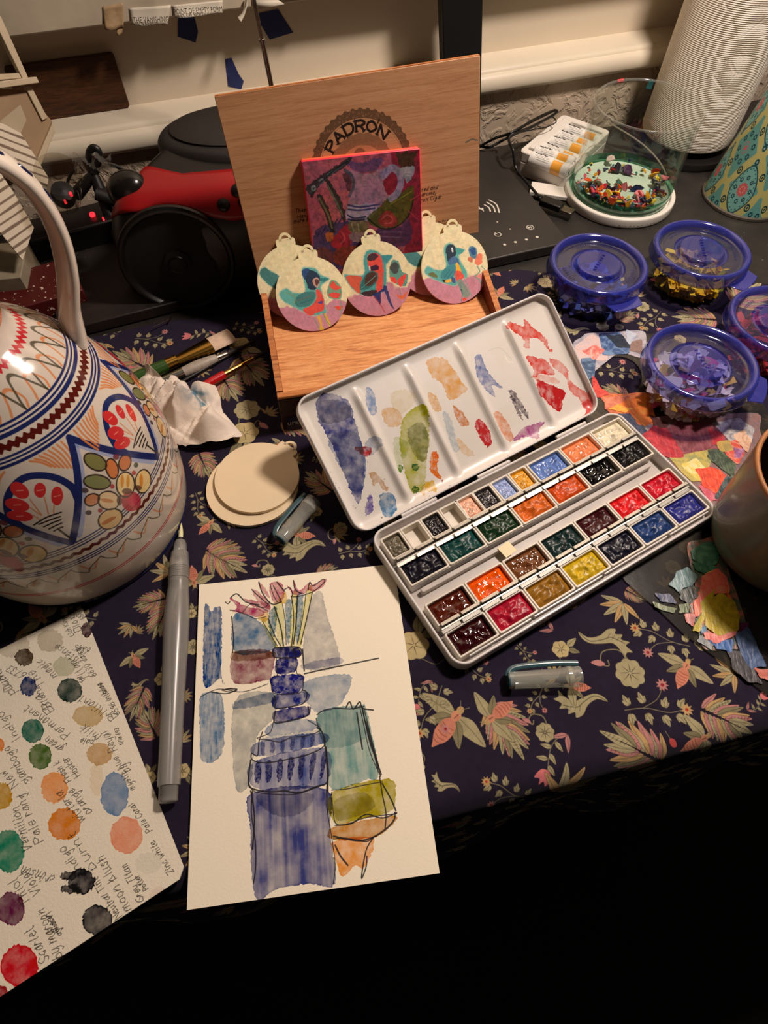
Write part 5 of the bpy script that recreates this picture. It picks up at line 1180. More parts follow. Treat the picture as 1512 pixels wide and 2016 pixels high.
MOTIFS = [('plume',48.8,53.1,-1.35,35.5),
('plume',136.4,-4.3,2.43,42.7),
('plume',166.7,21.4,-0.69,35.7),
('curl',116.6,82.2,-0.33,32.8),
('curl',116.2,37.4,-3.12,30.8),
('hib',101.4,74.1,-0.04,9.1),
('round',136.6,50.2,2.43,15),
('bee',174.1,48.2,-2.38,19.5),
('leaves',198.7,34.1,2.48,16.5),
('sprig',180.1,57.1,2.48,33.5),
('sprig',123.7,30.7,-0.29,36.7),
('bud',141.7,11.3,-1.19,7.4),
('bee',165.1,5.7,-2.87,18.7),
('tulip',85.5,25.9,-2.45,30.7),
('round',73.4,29.9,2.16,9.1),
('sprig',53.8,-3.2,2.44,27),
('bee',96.3,51.8,-0.31,14.3),
('sprig',82.3,55.2,-2.46,17.7),
('leaves',153.6,93.4,-2.87,18.5),
('plume',157.6,101.8,-0.79,15),
('sprig',76,82.7,-1.23,14),
('leaves',71.1,-8.3,0.24,26.5),
('tulip',193.9,13.7,0.32,16.3),
('curl',169.7,-6.8,-0.06,22.8),
('plume',-106.1,194.7,-0.32,27.3),
('plume',-103.4,278.5,-1.32,26.9),
('plume',-12.9,221.6,2.21,27.4),
('bee',-98.9,216.7,-2.42,13.6),
('bee',-45.5,192.7,-0.31,14.9),
('sprig',-108.5,242.8,-1.54,20.1),
('sprig',-71.5,196.4,-1.07,19.2),
('round',-63.1,312.5,-1.22,16.8),
('plume',-79.9,355.5,-1.25,35.3),
('plume',-135.7,373.8,2.36,40.8),
('hib',-67.7,289.8,-1.82,17.7),
('sprig',-21.8,253.4,-0.66,10.3),
('curl',-26.6,179.5,-3.09,29.8),
('round',-13.7,190.2,-2.30,8.3),
('sprig',-145.6,413.1,-0.47,30.9),
('tulip',-157.8,370.1,0.87,13.6),
('bee',-41.6,274.4,-2.51,9.7),
('hib',-60.1,385.7,-1.05,15),
('leaves',-49.1,304.4,0.38,11.1),
('plume',-105.5,193.8,-0.73,34.2),
('curl',-26.2,178.6,-3.02,30.6),
('round',-66.7,170.1,2.42,7.4),
('plume',-36.2,159.3,0.15,15.3),
('plume',-132.8,165.2,-3.07,21.6),
('bee',-114.6,169.9,1.63,15.4),
('leaves',-152.9,146.2,0.45,6.4),
('plume',-142.7,78.7,1.94,22.2),
('bee',-155.1,132.4,-1.16,10.9),
('curl',-145.6,113.3,-2.82,10.6),
('leaves',-130.7,74.1,0.70,8.5),
('leaves',-126.3,100.1,-0.85,6.3),
('hib',-118,150.7,1.13,5.4),
('sprig',-18.6,171,-0.11,21.3),
('leaves',-18.8,187.8,-0.42,11),
('sprig',222.7,289.7,-0.42,30.6),
('plume',234.2,255.9,2.32,23.5),
('plume',377.7,334.2,0.56,50.4),
('sprig',307.9,343.3,-2.66,30.6),
('plume',351.7,321.7,2.80,40.3),
('plume',265.6,341.6,0.33,21),
('hib',222.6,403.8,-0.86,12.3),
('sprig',218.6,373.2,1.38,16.3),
('leaves',195.4,407.5,1.83,8.3),
('curl',236.5,334.8,3.10,23.6),
('round',294.5,353.4,-2.44,11.3),
('tulip',330.2,396.9,-2.23,16.5),
('plume',425.2,380.4,-1.65,20.2),
('plume',145,165.2,-1.10,57.2),
('tulip',172.6,121.5,0.37,27.6),
('plume',-132.3,160.3,-2.02,24.2),
('plume',-62.6,372.6,-1.18,41.9),
('bee',43.3,43.5,0.39,19.8),
('sprig',36.8,82.2,-0.86,21.5),
('bee',29.2,52.8,-2.52,26.2),
('tulip',18.3,73.8,-2.37,21.1),
('hib',13.7,97.6,0.77,15.7),
('curl',16.2,11.3,2.68,16.9),
('sprig',23.4,69.5,-2.35,30.7),
('leaves',-154.6,151.6,-2.68,10.4),
('plume',-148.3,110.8,-2.03,21)]
GRN_, GRN2, PNK, TAN, DKL = (168, 158, 122), (132, 124, 94), (186, 128, 124), (188, 154, 106), (28, 21, 32)
def motif(cv, kind, x, y, ang, ln, seed=0):
    """one printed figure: starts at x, y and runs ln mm towards ang"""
    c, s = cos(ang), sin(ang); r = random.Random(seed)
    def tr(P, k=None):
        k = ln if k is None else k
        return [(x + k * (u * c - v * s), y + k * (u * s + v * c)) for u, v in P]
    def leaf(u, v, a, L_, w_, col, vein=True, hatch=False):
        P = [(0, 0), (0.28, 0.5 * w_), (0.6, 0.42 * w_), (1, 0), (0.6, -0.42 * w_), (0.28, -0.5 * w_)]
        ca, sa = cos(a), sin(a)
        Q = [(u + L_ * (p * ca - q * sa), v + L_ * (p * sa + q * ca)) for p, q in P]
        cv.poly(spline(tr(Q), 4, True), col)
        cv.line(spline(tr(Q), 4, True), 0.22, DKL, 0.8, closed=True)
        M_ = lambda p, q: (u + L_ * (p * ca - q * sa), v + L_ * (p * sa + q * ca))
        if vein: cv.line(tr([M_(0, 0), M_(0.5, 0.02), M_(0.9, 0)]), 0.28, DKL, 0.8)
        if hatch:
            for i in range(6): cv.line(tr([M_(0.2 + 0.12 * i, -0.28 * w_), M_(0.26 + 0.12 * i, 0.28 * w_)]), 0.28, DKL, 0.8)
    def star(u, v, R_, col, mid=(180, 60, 60)):
        cx, cy = tr([(u, v)])[0]
        n = 9
        cv.poly([(cx + R_ * (1 if i % 2 else 0.55) * cos(pi * i / n), cy + R_ * (1 if i % 2 else 0.55) * sin(pi * i / n)) for i in range(2 * n)], col)
        cv.ell(cx, cy, R_ * 0.25, R_ * 0.25, mid)
    def lobes(u, v, R_, n, col):
        cx, cy = tr([(u, v)])[0]
        P = [(cx + R_ * (0.86 + 0.14 * abs(cos(n * t / 2 + 0.3))) * cos(t), cy + R_ * (0.86 + 0.14 * abs(cos(n * t / 2 + 0.3))) * sin(t)) for t in np.linspace(0, 2 * pi, 60)]
        cv.poly(P, col); cv.line(P, 0.25, DKL, 0.8, closed=True)
        for i in range(n):
            t = 2 * pi * i / n + 0.4; cv.line([(cx + 0.12 * R_ * cos(t), cy + 0.12 * R_ * sin(t)), (cx + 0.66 * R_ * cos(t + 0.12), cy + 0.66 * R_ * sin(t + 0.12))], [0.5, 0.15], DKL, 0.9)
    if kind == 'plume':
        n = 8
        cols = [TAN, PNK, GRN_, PNK, TAN, GRN_, PNK, GRN2]
        for i in range(n):
            for sg in (1, -1):
                u = 0.04 + 0.50 * i / n; a = sg * (1.05 - 0.85 * i / n) + r.gauss(0, 0.05)
                leaf(u, sg * 0.02, a, 0.40 + 0.10 * sin(pi * i / n), 0.26, cols[(i + (sg > 0) * 3) % 8], True, i % 4 == 2)
        leaf(0.52, 0, 0, 0.48, 0.26, GRN_, True, True)
        cv.line(tr([(-0.10, 0.03), (0.2, 0.0), (0.7, 0.0)]), 0.5, DKL, 0.9, 5)
    elif kind == 'curl':
        P = [(0, 0.0), (0.18, 0.10), (0.40, 0.04), (0.56, -0.10), (0.72, -0.12), (0.70, -0.02), (0.84, -0.02), (0.80, 0.08), (0.96, 0.12), (0.88, 0.20), (1.0, 0.32), (0.88, 0.34), (0.84, 0.46), (0.76, 0.30), (0.64, 0.18), (0.46, 0.20), (0.22, 0.22), (0.06, 0.14)]
        P = [(u, -v) for u, v in P]
        cv.poly(tr(spline(P, 3, True)), GRN_); cv.line(tr(spline(P, 3, True)), 0.28, DKL, 0.8, closed=True)
        cv.line(tr([(0.02, -0.03), (0.2, -0.17), (0.45, -0.12), (0.62, -0.06), (0.86, -0.16)]), 0.4, DKL, 0.85, 5)
        for i in range(4): cv.line(tr([(0.55 + 0.08 * i, -0.07 - 0.02 * i), (0.6 + 0.09 * i, 0.02 - 0.03 * i)]), 0.25, DKL, 0.8)
    elif kind == 'round':
        k = ln
        cv.line(tr([(0.2, -0.5), (0.7, -0.72), (1.25, -0.35), (1.15, 0.15), (0.85, 0.1), (0.95, -0.1)]), 0.7, GRN2, 1, 6)
        lobes(0, 0, ln * 0.62, 8, GRN_)
        cv.poly(tr(spline([(1.0, 0.1), (1.2, 0.3), (1.55, 0.3), (1.3, 0.05)], 4, True)), PNK)
    elif kind == 'hib':
        leaf(0.5, 0.1, 0.5, 0.9, 0.5, GRN_); leaf(0.5, -0.1, -0.5, 0.8, 0.5, GRN2); cv.line(tr([(-0.3, -0.5), (-0.2, -1.1), (0.2, -1.3)]), 0.35, GRN2, 1, 5)
        lobes(0, 0, ln * 0.62, 6, (190, 172, 126))
    elif kind == 'bee':
        for sg in (1, -1):
            leaf(0.12, 0.05 * sg, sg * 1.05 + pi * 0.12 * sg, 0.85, 0.42, GRN_); leaf(0.2, 0.05 * sg, sg * 0.75, 0.62, 0.40, GRN2)
        P = [(0.22, 0), (0.36, 0.16), (0.66, 0.18), (0.9, 0.06), (1.0, 0), (0.9, -0.06), (0.66, -0.18), (0.36, -0.16)]
        cv.poly(spline(tr(P), 4, True), (206, 132, 108))
        for i in range(5): cv.line(tr([(0.42 + 0.1 * i, 0.15 - 0.01 * i), (0.45 + 0.1 * i, 0), (0.42 + 0.1 * i, -0.15 + 0.01 * i)]), 0.35, (130, 60, 50), 0.9)
        q = tr([(0.13, 0)])[0]; cv.ell(q[0], q[1], ln * 0.13, ln * 0.11, (206, 140, 110), ang); q = tr([(-0.03, 0)])[0]; cv.ell(q[0], q[1], ln * 0.09, ln * 0.08, TAN, ang)
        cv.line(tr([(-0.08, 0.03), (-0.2, 0.12)]), 0.4, GRN2); cv.line(tr([(-0.08, -0.03), (-0.2, -0.12)]), 0.4, GRN2)
        cv.line(tr([(0.08, 0.02), (0.2, 0)]), 0.5, DKL, 0.8)
    elif kind == 'sprig':
        cv.line(tr([(0, 0), (0.35, 0.05), (0.7, 0.0), (0.95, 0.06)]), 0.45, GRN2, 1, 6); cv.line(tr([(0.3, 0.05), (0.55, 0.2), (0.66, 0.38)]), 0.4, GRN2, 1, 5)
        for u, v, a in ((0.1, 0.03, 2.0), (0.1, 0.0, -1.6), (0.34, 0.02, -1.3), (0.34, 0.08, 1.9), (0.6, 0.0, -1.2), (0.62, 0.03, 1.2), (0.8, 0.02, -0.9), (0.85, 0.05, 0.9)):
            for d_ in (-0.55, 0, 0.55): leaf(u + 0.05 * cos(a), v + 0.05 * sin(a), a + d_, 0.19 if d_ == 0 else 0.13, 0.5, GRN_, d_ == 0)
        star(0.68, 0.44, max(1.6, ln * 0.11), PNK, (150, 40, 50)); star(1.0, 0.06, max(1.6, ln * 0.11), TAN, (170, 60, 40))
    elif kind == 'tulip':
        cv.line(tr([(0, 0), (0.2, -0.12), (0.45, -0.12), (0.8, 0.02)]), 0.45, GRN2, 1, 6)
        leaf(0.0, 0, 0.55, 0.34, 0.28, PNK); leaf(0.0, 0, -0.75, 0.34, 0.28, PNK)
        for u, v, a in ((0.25, -0.12, 1.2), (0.38, -0.12, -1.2), (0.5, -0.11, 1.1), (0.6, -0.08, -1.1), (0.7, -0.03, 1.2)): leaf(u, v, a, 0.22, 0.42, GRN_)
        cv.poly(spline(tr([(0.78, 0.0), (0.84, 0.13), (1.04, 0.16), (0.98, 0.06), (1.08, 0.02), (0.98, -0.03), (1.02, -0.13), (0.84, -0.10)]), 3, True), (216, 120, 124))
    elif kind == 'leaves':
        for i, a in enumerate((-0.9, -0.45, 0.0, 0.5, 1.0, 1.7)): leaf(0.05, 0, a, 0.9 - 0.1 * abs(a), 0.28, TAN if i % 2 else GRN_)
    elif kind == 'bud':
        cv.poly(spline(tr([(0.2, 0), (0.5, 0.25), (1.0, 0.1), (0.9, -0.2), (0.5, -0.25)]), 4, True), (206, 84, 80)); cv.line(tr([(-0.4, 0.1), (0.2, 0)]), 0.35, GRN2)
def CLOTH():
    cv = Canvas(-420, 460, -240, 440, 3.4, (36, 29, 48))
    n = vnoise(cv.h, cv.w, 40, 3, 5)[..., None]
    cv.a *= 0.85 + 0.3 * n
    occ = []
    for i, (kd, x, y, a, L_) in enumerate(MOTIFS):
        k = {'hib': 0.6, 'round': 0.6, 'bud': 0.6}.get(kd, 0.55)
        occ.append((x + L_ * 0.5 * cos(a), y + L_ * 0.5 * sin(a), max(6, L_ * 0.55)))
    r = random.Random(21)
    base = {'plume': 36, 'curl': 26, 'round': 9, 'hib': 8, 'bee': 16, 'sprig': 26, 'tulip': 24, 'leaves': 15}
    fill = []
    for tries in range(9000):
        kd = r.choice(('plume', 'plume', 'curl', 'round', 'hib', 'bee', 'sprig', 'sprig', 'tulip', 'leaves') if tries < 5000 else ('hib', 'leaves', 'bee', 'round', 'leaves'))
        L_ = base[kd] * (0.85 + 0.3 * r.random()) * (1 if tries < 5000 else 0.8)
        x, y, a = -418 + 876 * r.random(), -238 + 676 * r.random(), r.random() * 6.28
        cx, cy, R_ = x + L_ * 0.5 * cos(a), y + L_ * 0.5 * sin(a), max(6, L_ * (0.50 if kd != 'bee' else 0.7))
        if all(hypot(cx - u, cy - v) > R_ + w_ + 2.2 for u, v, w_ in occ):
            occ.append((cx, cy, R_)); fill.append((kd, x, y, a, L_))
    for i, (kd, x, y, a, L_) in enumerate(fill + MOTIFS): motif(cv, kd, x, y, a, L_, i)
    g = vnoise(cv.h, cv.w, 260, 2, 6)[..., None]
    cv.a *= 0.86 + 0.28 * g
    return cv


# ---------------------------------------------------------------- where a sight line of the phone meets a plane of the place
CO = Vector((0, 0, H))
def sight(px, py): return _F + _R2 * ((px - 756) / FOC) - _U2 * ((py - 1008) / FOC)
def at(px, py, z=0.0):
    d = sight(px, py); return CO + d * ((z - H) / d.z)
def meet(px, py, A, n):
    d = sight(px, py); return CO + d * ((Vector(A) - CO).dot(n) / d.dot(n))

# ---------------------------------------------------------------- the room: wall, sill, floor
WY = radians(20)
WU, WN = Vector((cos(WY), sin(WY), 0)), Vector((-sin(WY), cos(WY), 0))     # along the wall, into the wall
W0 = Vector((0.0975, 0.711, 0))
def wallpt(px, py, off=0.0): return meet(px, py, W0 - WN * off, WN)
RW = Matrix.Rotation(WY, 4, 'Z'); RW.translation = W0                       # wall frame: x along, y into the wall, z up

t = NT('textured_wall_paint'); v = t.coord()
n1 = t.noise(v, 55, 4, 0.55, 1.2); 
hgt = t.ramp(n1, [(0.42, (0, 0, 0)), (0.56, (1, 1, 1))])
MW = t.done(t.bsdf(t.ramp(t.noise(v, 9, 3), [(0.3, lin((178, 160, 138))), (0.7, lin((196, 178, 156)))]), 0.85, 0, t.bump(hgt, 0.55, 0.0025)))
m_white = M_plain('cream_gloss_paint', (226, 214, 192), 0.35, var=0.05, vscale=14, bump=0.06, bscale=60)
m_panel = M_plain('cream_wall_panel_paint', (216, 202, 180), 0.6, var=0.07, vscale=8, bump=0.05, bscale=300)
m_floor = M_plain('dark_floor_boards', (34, 24, 18), 0.6, var=0.4, vscale=5)
mb = MB(); mb.box((0.1, 0.03, -0.3505), (2.4, 0.06, 0.819)); o = mb.build('wall_back', MW, smooth=False); o.matrix_world = RW; o['kind'] = 'structure'
mb = MB(); mb.box((0.1, 0.060, 0.60), (2.4, 0.06, 1.05)); o = mb.build('wall_back_upper', m_panel, smooth=False); o.matrix_world = RW; o['kind'] = 'structure'
# window sill with a rounded nose
prof = [(0.032, 0.0575)] + [(y * 0.62, z) for y, z in ((-0.010, 0.0575), (-0.014, 0.0590), (-0.0165, 0.0625), (-0.0168, 0.0670), (-0.0150, 0.0715), (-0.0110, 0.0745), (-0.007, 0.0753), (-0.0062, 0.0772), (-0.0025, 0.0788), (0.002, 0.0790))] + [(0.032, 0.0795)]
mb = MB(); mb.add([(-1.1, y, z) for y, z in prof] + [(1.3, y, z) for y, z in prof], [(i, i + 1, len(prof) + i + 1, len(prof) + i) for i in range(len(prof) - 1)] + [tuple(range(len(prof))), tuple(range(2 * len(prof) - 1, len(prof) - 1, -1))])
o = mb.build('trim_1', m_white, angle=50); o.matrix_world = RW; o['kind'] = 'structure'
mb = MB(); mb.box((0, 0, -0.76), (4, 4, 0.04)); o = mb.build('floor', m_floor, smooth=False); o['kind'] = 'structure'

# ---------------------------------------------------------------- desk
TY = radians(14.7)
TU, TV = Vector((cos(TY), sin(TY), 0)), Vector((-sin(TY), cos(TY), 0))
T0 = Vector((0.0317, 0.0313, 0))
def desk(s, tt, z=0.0): return T0 + TU * s + TV * tt + Vector((0, 0, z))
t = NT('worn_black_desk_paint'); v = t.coord()
sp = t.ramp(t.noise(v, 420, 2, 0.5), [(0.70, (0, 0, 0)), (0.76, (1, 1, 1))])
base = t.ramp(t.noise(v, 30, 5), [(0.35, lin((27, 24, 22))), (0.7, lin((44, 39, 35)))])
MD = t.done(t.bsdf(t.mix(sp, base, lin((120, 110, 98))), 0.5, 0, t.bump(t.noise(v, 160, 4), 0.15, 0.0006)))
dk = thing('desk', 'black painted desk top with worn specks, standing against the textured wall', 'desk', (0, 0, 0))
def wall_t(s):
    p = desk(s, 0); d = TV; return (W0 - p).dot(WN) / d.dot(WN)
sa, sb = -0.75, 0.85
q = [desk(sa, 0.013), desk(sb, 0.013), desk(sb, wall_t(sb) - 0.002), desk(sa, wall_t(sa) - 0.002)]
mb = MB(); mb.prism([(p.x, p.y) for p in q], -0.03, 0.0); mb.build('desk_top', MD, dk, smooth=False, bevel=0.002)
for s, tt in ((sa + 0.05, 0.06), (sb - 0.05, 0.06), (sa + 0.05, 0.40), (sb - 0.05, 0.60)):
    p = desk(s, tt); mb = MB(); mb.box((p.x, p.y, -0.385), (0.045, 0.045, 0.71), TY); mb.build('leg', MD, dk, smooth=False)

# ---------------------------------------------------------------- tablecloth
CLOTH_S, CLOTH_T0 = (-0.42, 0.46), -0.24          # along the edge; length of the hanging part (m)
cn = vnoise(64, 64, 5, 3, 3)
def back_t(s):                                     # its back hem, not quite square to the desk
    return 0.425 - 0.30 * max(0, s - 0.20) + 0.003 * sin(s * 40)
def fold(s, tt):
    z = 0.0012 + 0.0010 * (cn[int((tt + 0.3) * 70) % 64, int((s + 0.5) * 60) % 64])
    return z
def cloth_pt(s, tt):
    R = 0.013
    if tt >= R:
        return desk(s, tt, fold(s, tt))
    L = R * pi / 2
    if tt > R - L:
        a = (R - tt) / R
        return desk(s, R - R * sin(a), fold(s, R) - R + R * cos(a))
    d = (R - L) - tt
    return desk(s, -0.010 * sin(s * 38 + 0.8) * min(1, d * 9) ** 2 - 0.003 * min(1, d * 30), fold(s, R) - R - d)
NS, NTT = 150, 160
def cl(u, w_):
    s = CLOTH_S[0] + (CLOTH_S[1] - CLOTH_S[0]) * u
    tb = back_t(s)
    k = NTT
    if w_ < 0.30: tt = CLOTH_T0 + (0.015 - CLOTH_T0) * (w_ / 0.30)
    else: tt = 0.015 + (tb - 0.015) * ((w_ - 0.30) / 0.70)
    return s, tt
def ease(w_):
    return 0.30 - 0.30 * ((0.30 - w_) / 0.30) ** 1.6 if w_ < 0.30 else w_
mb = MB(); mb.grid(lambda u, w_: cloth_pt(*cl(u, ease(w_))), NS, NTT, lambda u, w_: tuple(1000 * q for q in cl(u, ease(w_))))
t = NT('navy_floral_cotton'); v = t.coord()
CLOTH_CANVAS = CLOTH()
colr, _ = print_node(t, CLOTH_CANVAS, 'floral_print', uv=True)
weave = t.noise(v, 1400, 2, 0.5)
MC = t.done(t.bsdf(t.mix(0.12, colr, t.mix(weave, colr, (0, 0, 0)), 'MIX'), 0.92, 0, t.bump(weave, 0.25, 0.0004), spec=0.15, sheen=0.08))
o = mb.build('tablecloth', MC, angle=60)
T(o, 'navy cotton tablecloth printed with cream leaves, pink flowers and bees, hanging over the desk edge', 'tablecloth')

# ---------------------------------------------------------------- watercolour tin
TINC, TINA = Vector((0.1102, 0.2125, 0.0034)), radians(31.8)
m_tin = M_plain('white_enamel', (220, 215, 212), 0.32, var=0.04, vscale=60, bump=0.04, bscale=300, coat=0.2)
m_tin_in = M_plain('stained_white_enamel', (190, 182, 176), 0.4, var=0.18, vscale=45)
m_steel = M_plain('dull_steel_clip', (206, 202, 192), 0.38, 0.55, var=0.30, vscale=220)
m_panw = M_plain('white_pan_plastic', (226, 218, 204), 0.45, var=0.10, vscale=160)
tin = thing('watercolour_tin', 'open white enamel watercolour tin, its palette lid leaning back against the cigar box', 'paint box', TINC, (0, 0, TINA))
TW, TD, TH = 0.2177, 0.106, 0.0105
mb = MB()
out = rrect(TW, TD, 0.010, 7); inn = rrect(TW - 0.0034, TD - 0.0034, 0.0085, 7)
mb.prism(out, 0.0, TH, hole=inn)
tray = mb.build('tray', m_tin, tin, bevel=0.0006)
mb = MB(); mb.prism(rrect(TW - 0.003, TD - 0.003, 0.0088, 7), 0.0004, 0.0012); mb.build('tray_floor', m_tin_in, tin)
# folded lip pieces along the front and right-hand rims
for x, wd in ((-0.075, 0.046), (-0.022, 0.055), (0.035, 0.055), (0.083, 0.036)):
    mb = MB(); mb.box((x, -TD / 2 + 0.0042, TH - 0.0016), (wd, 0.0010, 0.003)); mb.build('front_lip', m_tin, tin, bevel=0.0003)
mb = MB(); mb.prism(rrect(0.198, 0.0035, 0.0015, 3, 0.0, 0.0025), 0.0012, 0.0062); mb.build('channel_wall', m_tin_in, tin, bevel=0.0004)
mb = MB(); mb.prism(rrect(0.207, 0.0009, 0.0003, 2, 0, 0.0068), 0.0012, 0.0085); mb.build('channel_wall', m_tin, tin)
mb = MB(); mb.prism(rrect(0.207, 0.0009, 0.0003, 2, 0, -0.0085), 0.0012, 0.0060); mb.build('channel_wall', m_tin, tin)
# lid
LT, LK = 0.5497, 0.0149
lidM = Matrix.Translation((-0.0069, 0.0568, TH - 0.0003)) @ Matrix.Rotation(LT, 4, 'X') @ Matrix.Rotation(LK, 4, 'Z')
LW, LL, LD = 0.2145, 0.0990, 0.0075
lid = bpy.data.objects.new('lid', None)
mb = MB()
lo = rrect(LW, LL, 0.011, 8, 0, LL / 2); li = rrect(LW - 0.003, LL - 0.003, 0.0096, 8, 0, LL / 2)
mb.prism(lo, -LD, 0.0, hole=li)
lid = mb.build('lid', m_tin, tin, bevel=0.0006); lid.matrix_local = lidM
DIV = [-0.0632, -0.0211, 0.0219, 0.0662]
def well_z(x, y):
    """moulded mixing wells: rounded ridges between them, sloping up to the rims"""
    z = -LD + 0.0009
    for dx in DIV:
        q = abs(x - dx) / 0.0046
        if q < 1: 
            h_ = 0.0036 * (0.5 + 0.5 * cos(pi * q)) * min(1.0, max(0.0, (y - 0.004) / 0.008)) * min(1, max(0, (LL - 0.006 - y) / 0.010))
            z += h_
    ex = max(0.0, (abs(x) - (LW / 2 - 0.0075)) / 0.0062)
    ey = max(0.0, (abs(y - LL / 2) - (LL / 2 - 0.0085)) / 0.0070)
    e = min(1.0, hypot(ex, ey))
    return z + 0.0030 * e * e
mb = MB()
mb.grid(lambda u, w_: ((u - 0.5) * (LW - 0.0028), 0.0014 + w_ * (LL - 0.0028), well_z((u - 0.5) * (LW - 0.0028), 0.0014 + w_ * (LL - 0.0028))), 150, 48)
# clip the square grid corners to the rounded lid
keep = []
for f in mb.f:
    cx = sum(mb.v[i][0] for i in f) / 4; cy = sum(mb.v[i][1] for i in f) / 4 - LL / 2
    ax, ay = abs(cx) - (LW / 2 - 0.011), abs(cy) - (LL / 2 - 0.011)
    if not (ax > 0 and ay > 0 and hypot(ax, ay) > 0.0105): keep.append(f)
mb.f = keep; mb.mi = [0] * len(keep)
t = NT('palette_enamel_with_dried_washes'); v = t.coord()
PAL = PALETTE()
colr, _ = print_node(t, PAL, 'dried_washes')
m_pal = t.done(t.bsdf(colr, 0.36, 0, t.bump(t.noise(v, 90, 3), 0.05, 0.0006), coat=0.15))
mb.build('mixing_wells', m_pal, lid, angle=180)
for x in (-0.068, -0.005, 0.066):
    mb = MB(); mb.tube([(x - 0.014, TD / 2 + 0.0012, TH - 0.0002), (x + 0.014, TD / 2 + 0.0012, TH - 0.0002)], 0.0013, 10); mb.build('hinge_knuckle', m_tin, tin)
# clip rails
clip_m = None
for row, y in (('back', 0.0252), ('front', -0.0268)):
    mb = MB(); mb.box((0.001, y, 0.0052), (0.209, 0.0014, 0.0096)); rail = mb.build('clip_rail', m_steel, tin, bevel=0.0003)
    for i in range(14):
        x = -0.0965 + 0.0149 * i
        for sd, dz in ((1, 0.0007), (-1, -0.0004)):
            if clip_m is None:
                mb = MB(); mb.prism(rrect(0.0132, 0.0021, 0.0004, 2), -0.0003, 0.0003); mb.box((0, -0.0009, -0.0014), (0.0132, 0.0004, 0.0026))
                c = mb.build('clip', m_steel, rail, smooth=False); clip_m = c.data
            else:
                c = bpy.data.objects.new('clip', clip_m); COL.objects.link(c); c.parent = rail
            c.location = (x + (0.0006 if sd > 0 else -0.0012), y + sd * 0.0021, 0.0114 + dz)
            c.rotation_euler = (0.22, 0, 0 if sd < 0 else pi)

# pans
def paint_mat(i, c, gloss):
    t = NT('watercolour_%s' % i); v = t.coord()
    n1 = t.noise(v, 170, 4, 0.6, 0.6)
    dark = tuple(x * 0.55 for x in lin(c)); lite = tuple(min(1, x * 1.25 + 0.006) for x in lin(c))
    return t.done(t.bsdf(t.ramp(n1, [(0.3, dark), (0.5, lin(c)), (0.72, lite)]), gloss, 0, t.bump(t.noise(v, 300, 3, 0.6), 0.16, 0.0005), spec=0.4, coat=0.12 if gloss < 0.2 else 0.0))
ORD = ['leftmost', 'second from the left', 'third from the left', 'fourth from the left', 'fifth from the left', 'sixth from the left', 'rightmost']
def pan(x, y, wd, dp, colour, label, group, idx, level=0.0068, rough=0.0010, gloss=0.25, turn=0.0):
    root = thing('watercolour_pan', label, 'paint pan', TINC + Matrix.Rotation(TINA, 3, 'Z') @ Vector((x, y, 0.0013)), (0, 0, TINA + turn), group)
    h_ = 0.0088
    mb = MB(); mb.prism(rrect(wd, dp, 0.0010, 2), 0, h_, hole=rrect(wd - 0.0026, dp - 0.0026, 0.0006, 2))
    mb.prism(rrect(wd - 0.002, dp - 0.002, 0.0006, 2), 0.0002, 0.0012)
    mb.build('pan', m_panw, root, bevel=0.0003, bseg=1)
    if colour is not None:
        nu, nv = 26, int(26 * dp / wd) + 2
        nz = vnoise(nv + 1, nu + 1, 5, 3, idx * 7 + 1); nz2 = vnoise(nv + 1, nu + 1, 9, 2, idx * 7 + 2)
        W_, D_ = wd - 0.0027, dp - 0.0027
        def pz(u, w_):
            a, b = int(round(u * nu)), int(round(w_ * nv))
            rim = min(u, 1 - u, w_, 1 - w_)
            ridge = 1 - abs(2 * nz[b, a] - 1) * 2.2
            return ((u - 0.5) * W_, (w_ - 0.5) * D_, level + rough * (1.7 * ridge * min(1, rim * 7) + 0.8 * (nz2[b, a] - 0.5)) - 0.0012 * (1 - min(1, rim * 9)))
        mb = MB(); mb.grid(pz, nu, nv)
        mb.build('paint', paint_mat(idx, colour, gloss), root, angle=75)
    return root
k = 0
FULL = (0.0294, 0.0178)
rows = [
 (0.0155, 'second row from the hinge', [('near-black indigo', (13, 12, 28)), ('deep viridian teal', (8, 66, 62)), ('speckled dark green', (10, 48, 20)), ('light orange-brown', (214, 104, 30)), ('burnt orange', (205, 76, 14)), ('glossy black', (9, 8, 9)), ('matt-edged black', (13, 11, 12))]),
 (-0.0165, 'third row from the hinge', [('dark red-brown', (82, 25, 10)), ('bright orange', (238, 88, 2)), ('raw umber brown', (112, 66, 34)), ('blackish green', (14, 42, 42)), ('dark maroon', (62, 8, 16)), ('bright scarlet', (216, 22, 30)), ('crimson red', (196, 14, 42))]),
 (-0.0385, 'front row by the rim', [('blackish wine red', (48, 4, 10)), ('magenta red', (172, 8, 44)), ('olive ochre', (150, 104, 26)), ('lemon yellow', (205, 172, 26)), ('blackish navy', (10, 11, 32)), ('steel blue', (28, 58, 112)), ('ultramarine violet', (38, 42, 128))])]
for y, rn, L in rows:
    for i, (nm, c) in enumerate(L):
        k += 1
        wet = nm in ('bright orange', 'raw umber brown', 'blackish wine red', 'dark red-brown', 'glossy black')
        pan(-0.0892 + 0.0299 * i, y, *FULL, c, 'full pan of %s watercolour, %s, %s' % (nm, rn, ORD[i]), 'watercolour pans in the tin', k, level=0.0062 if wet else 0.0068, rough=0.0007 if wet else 0.0013, gloss=0.12 if wet else 0.36)
HALF = (0.0153, 0.0178)
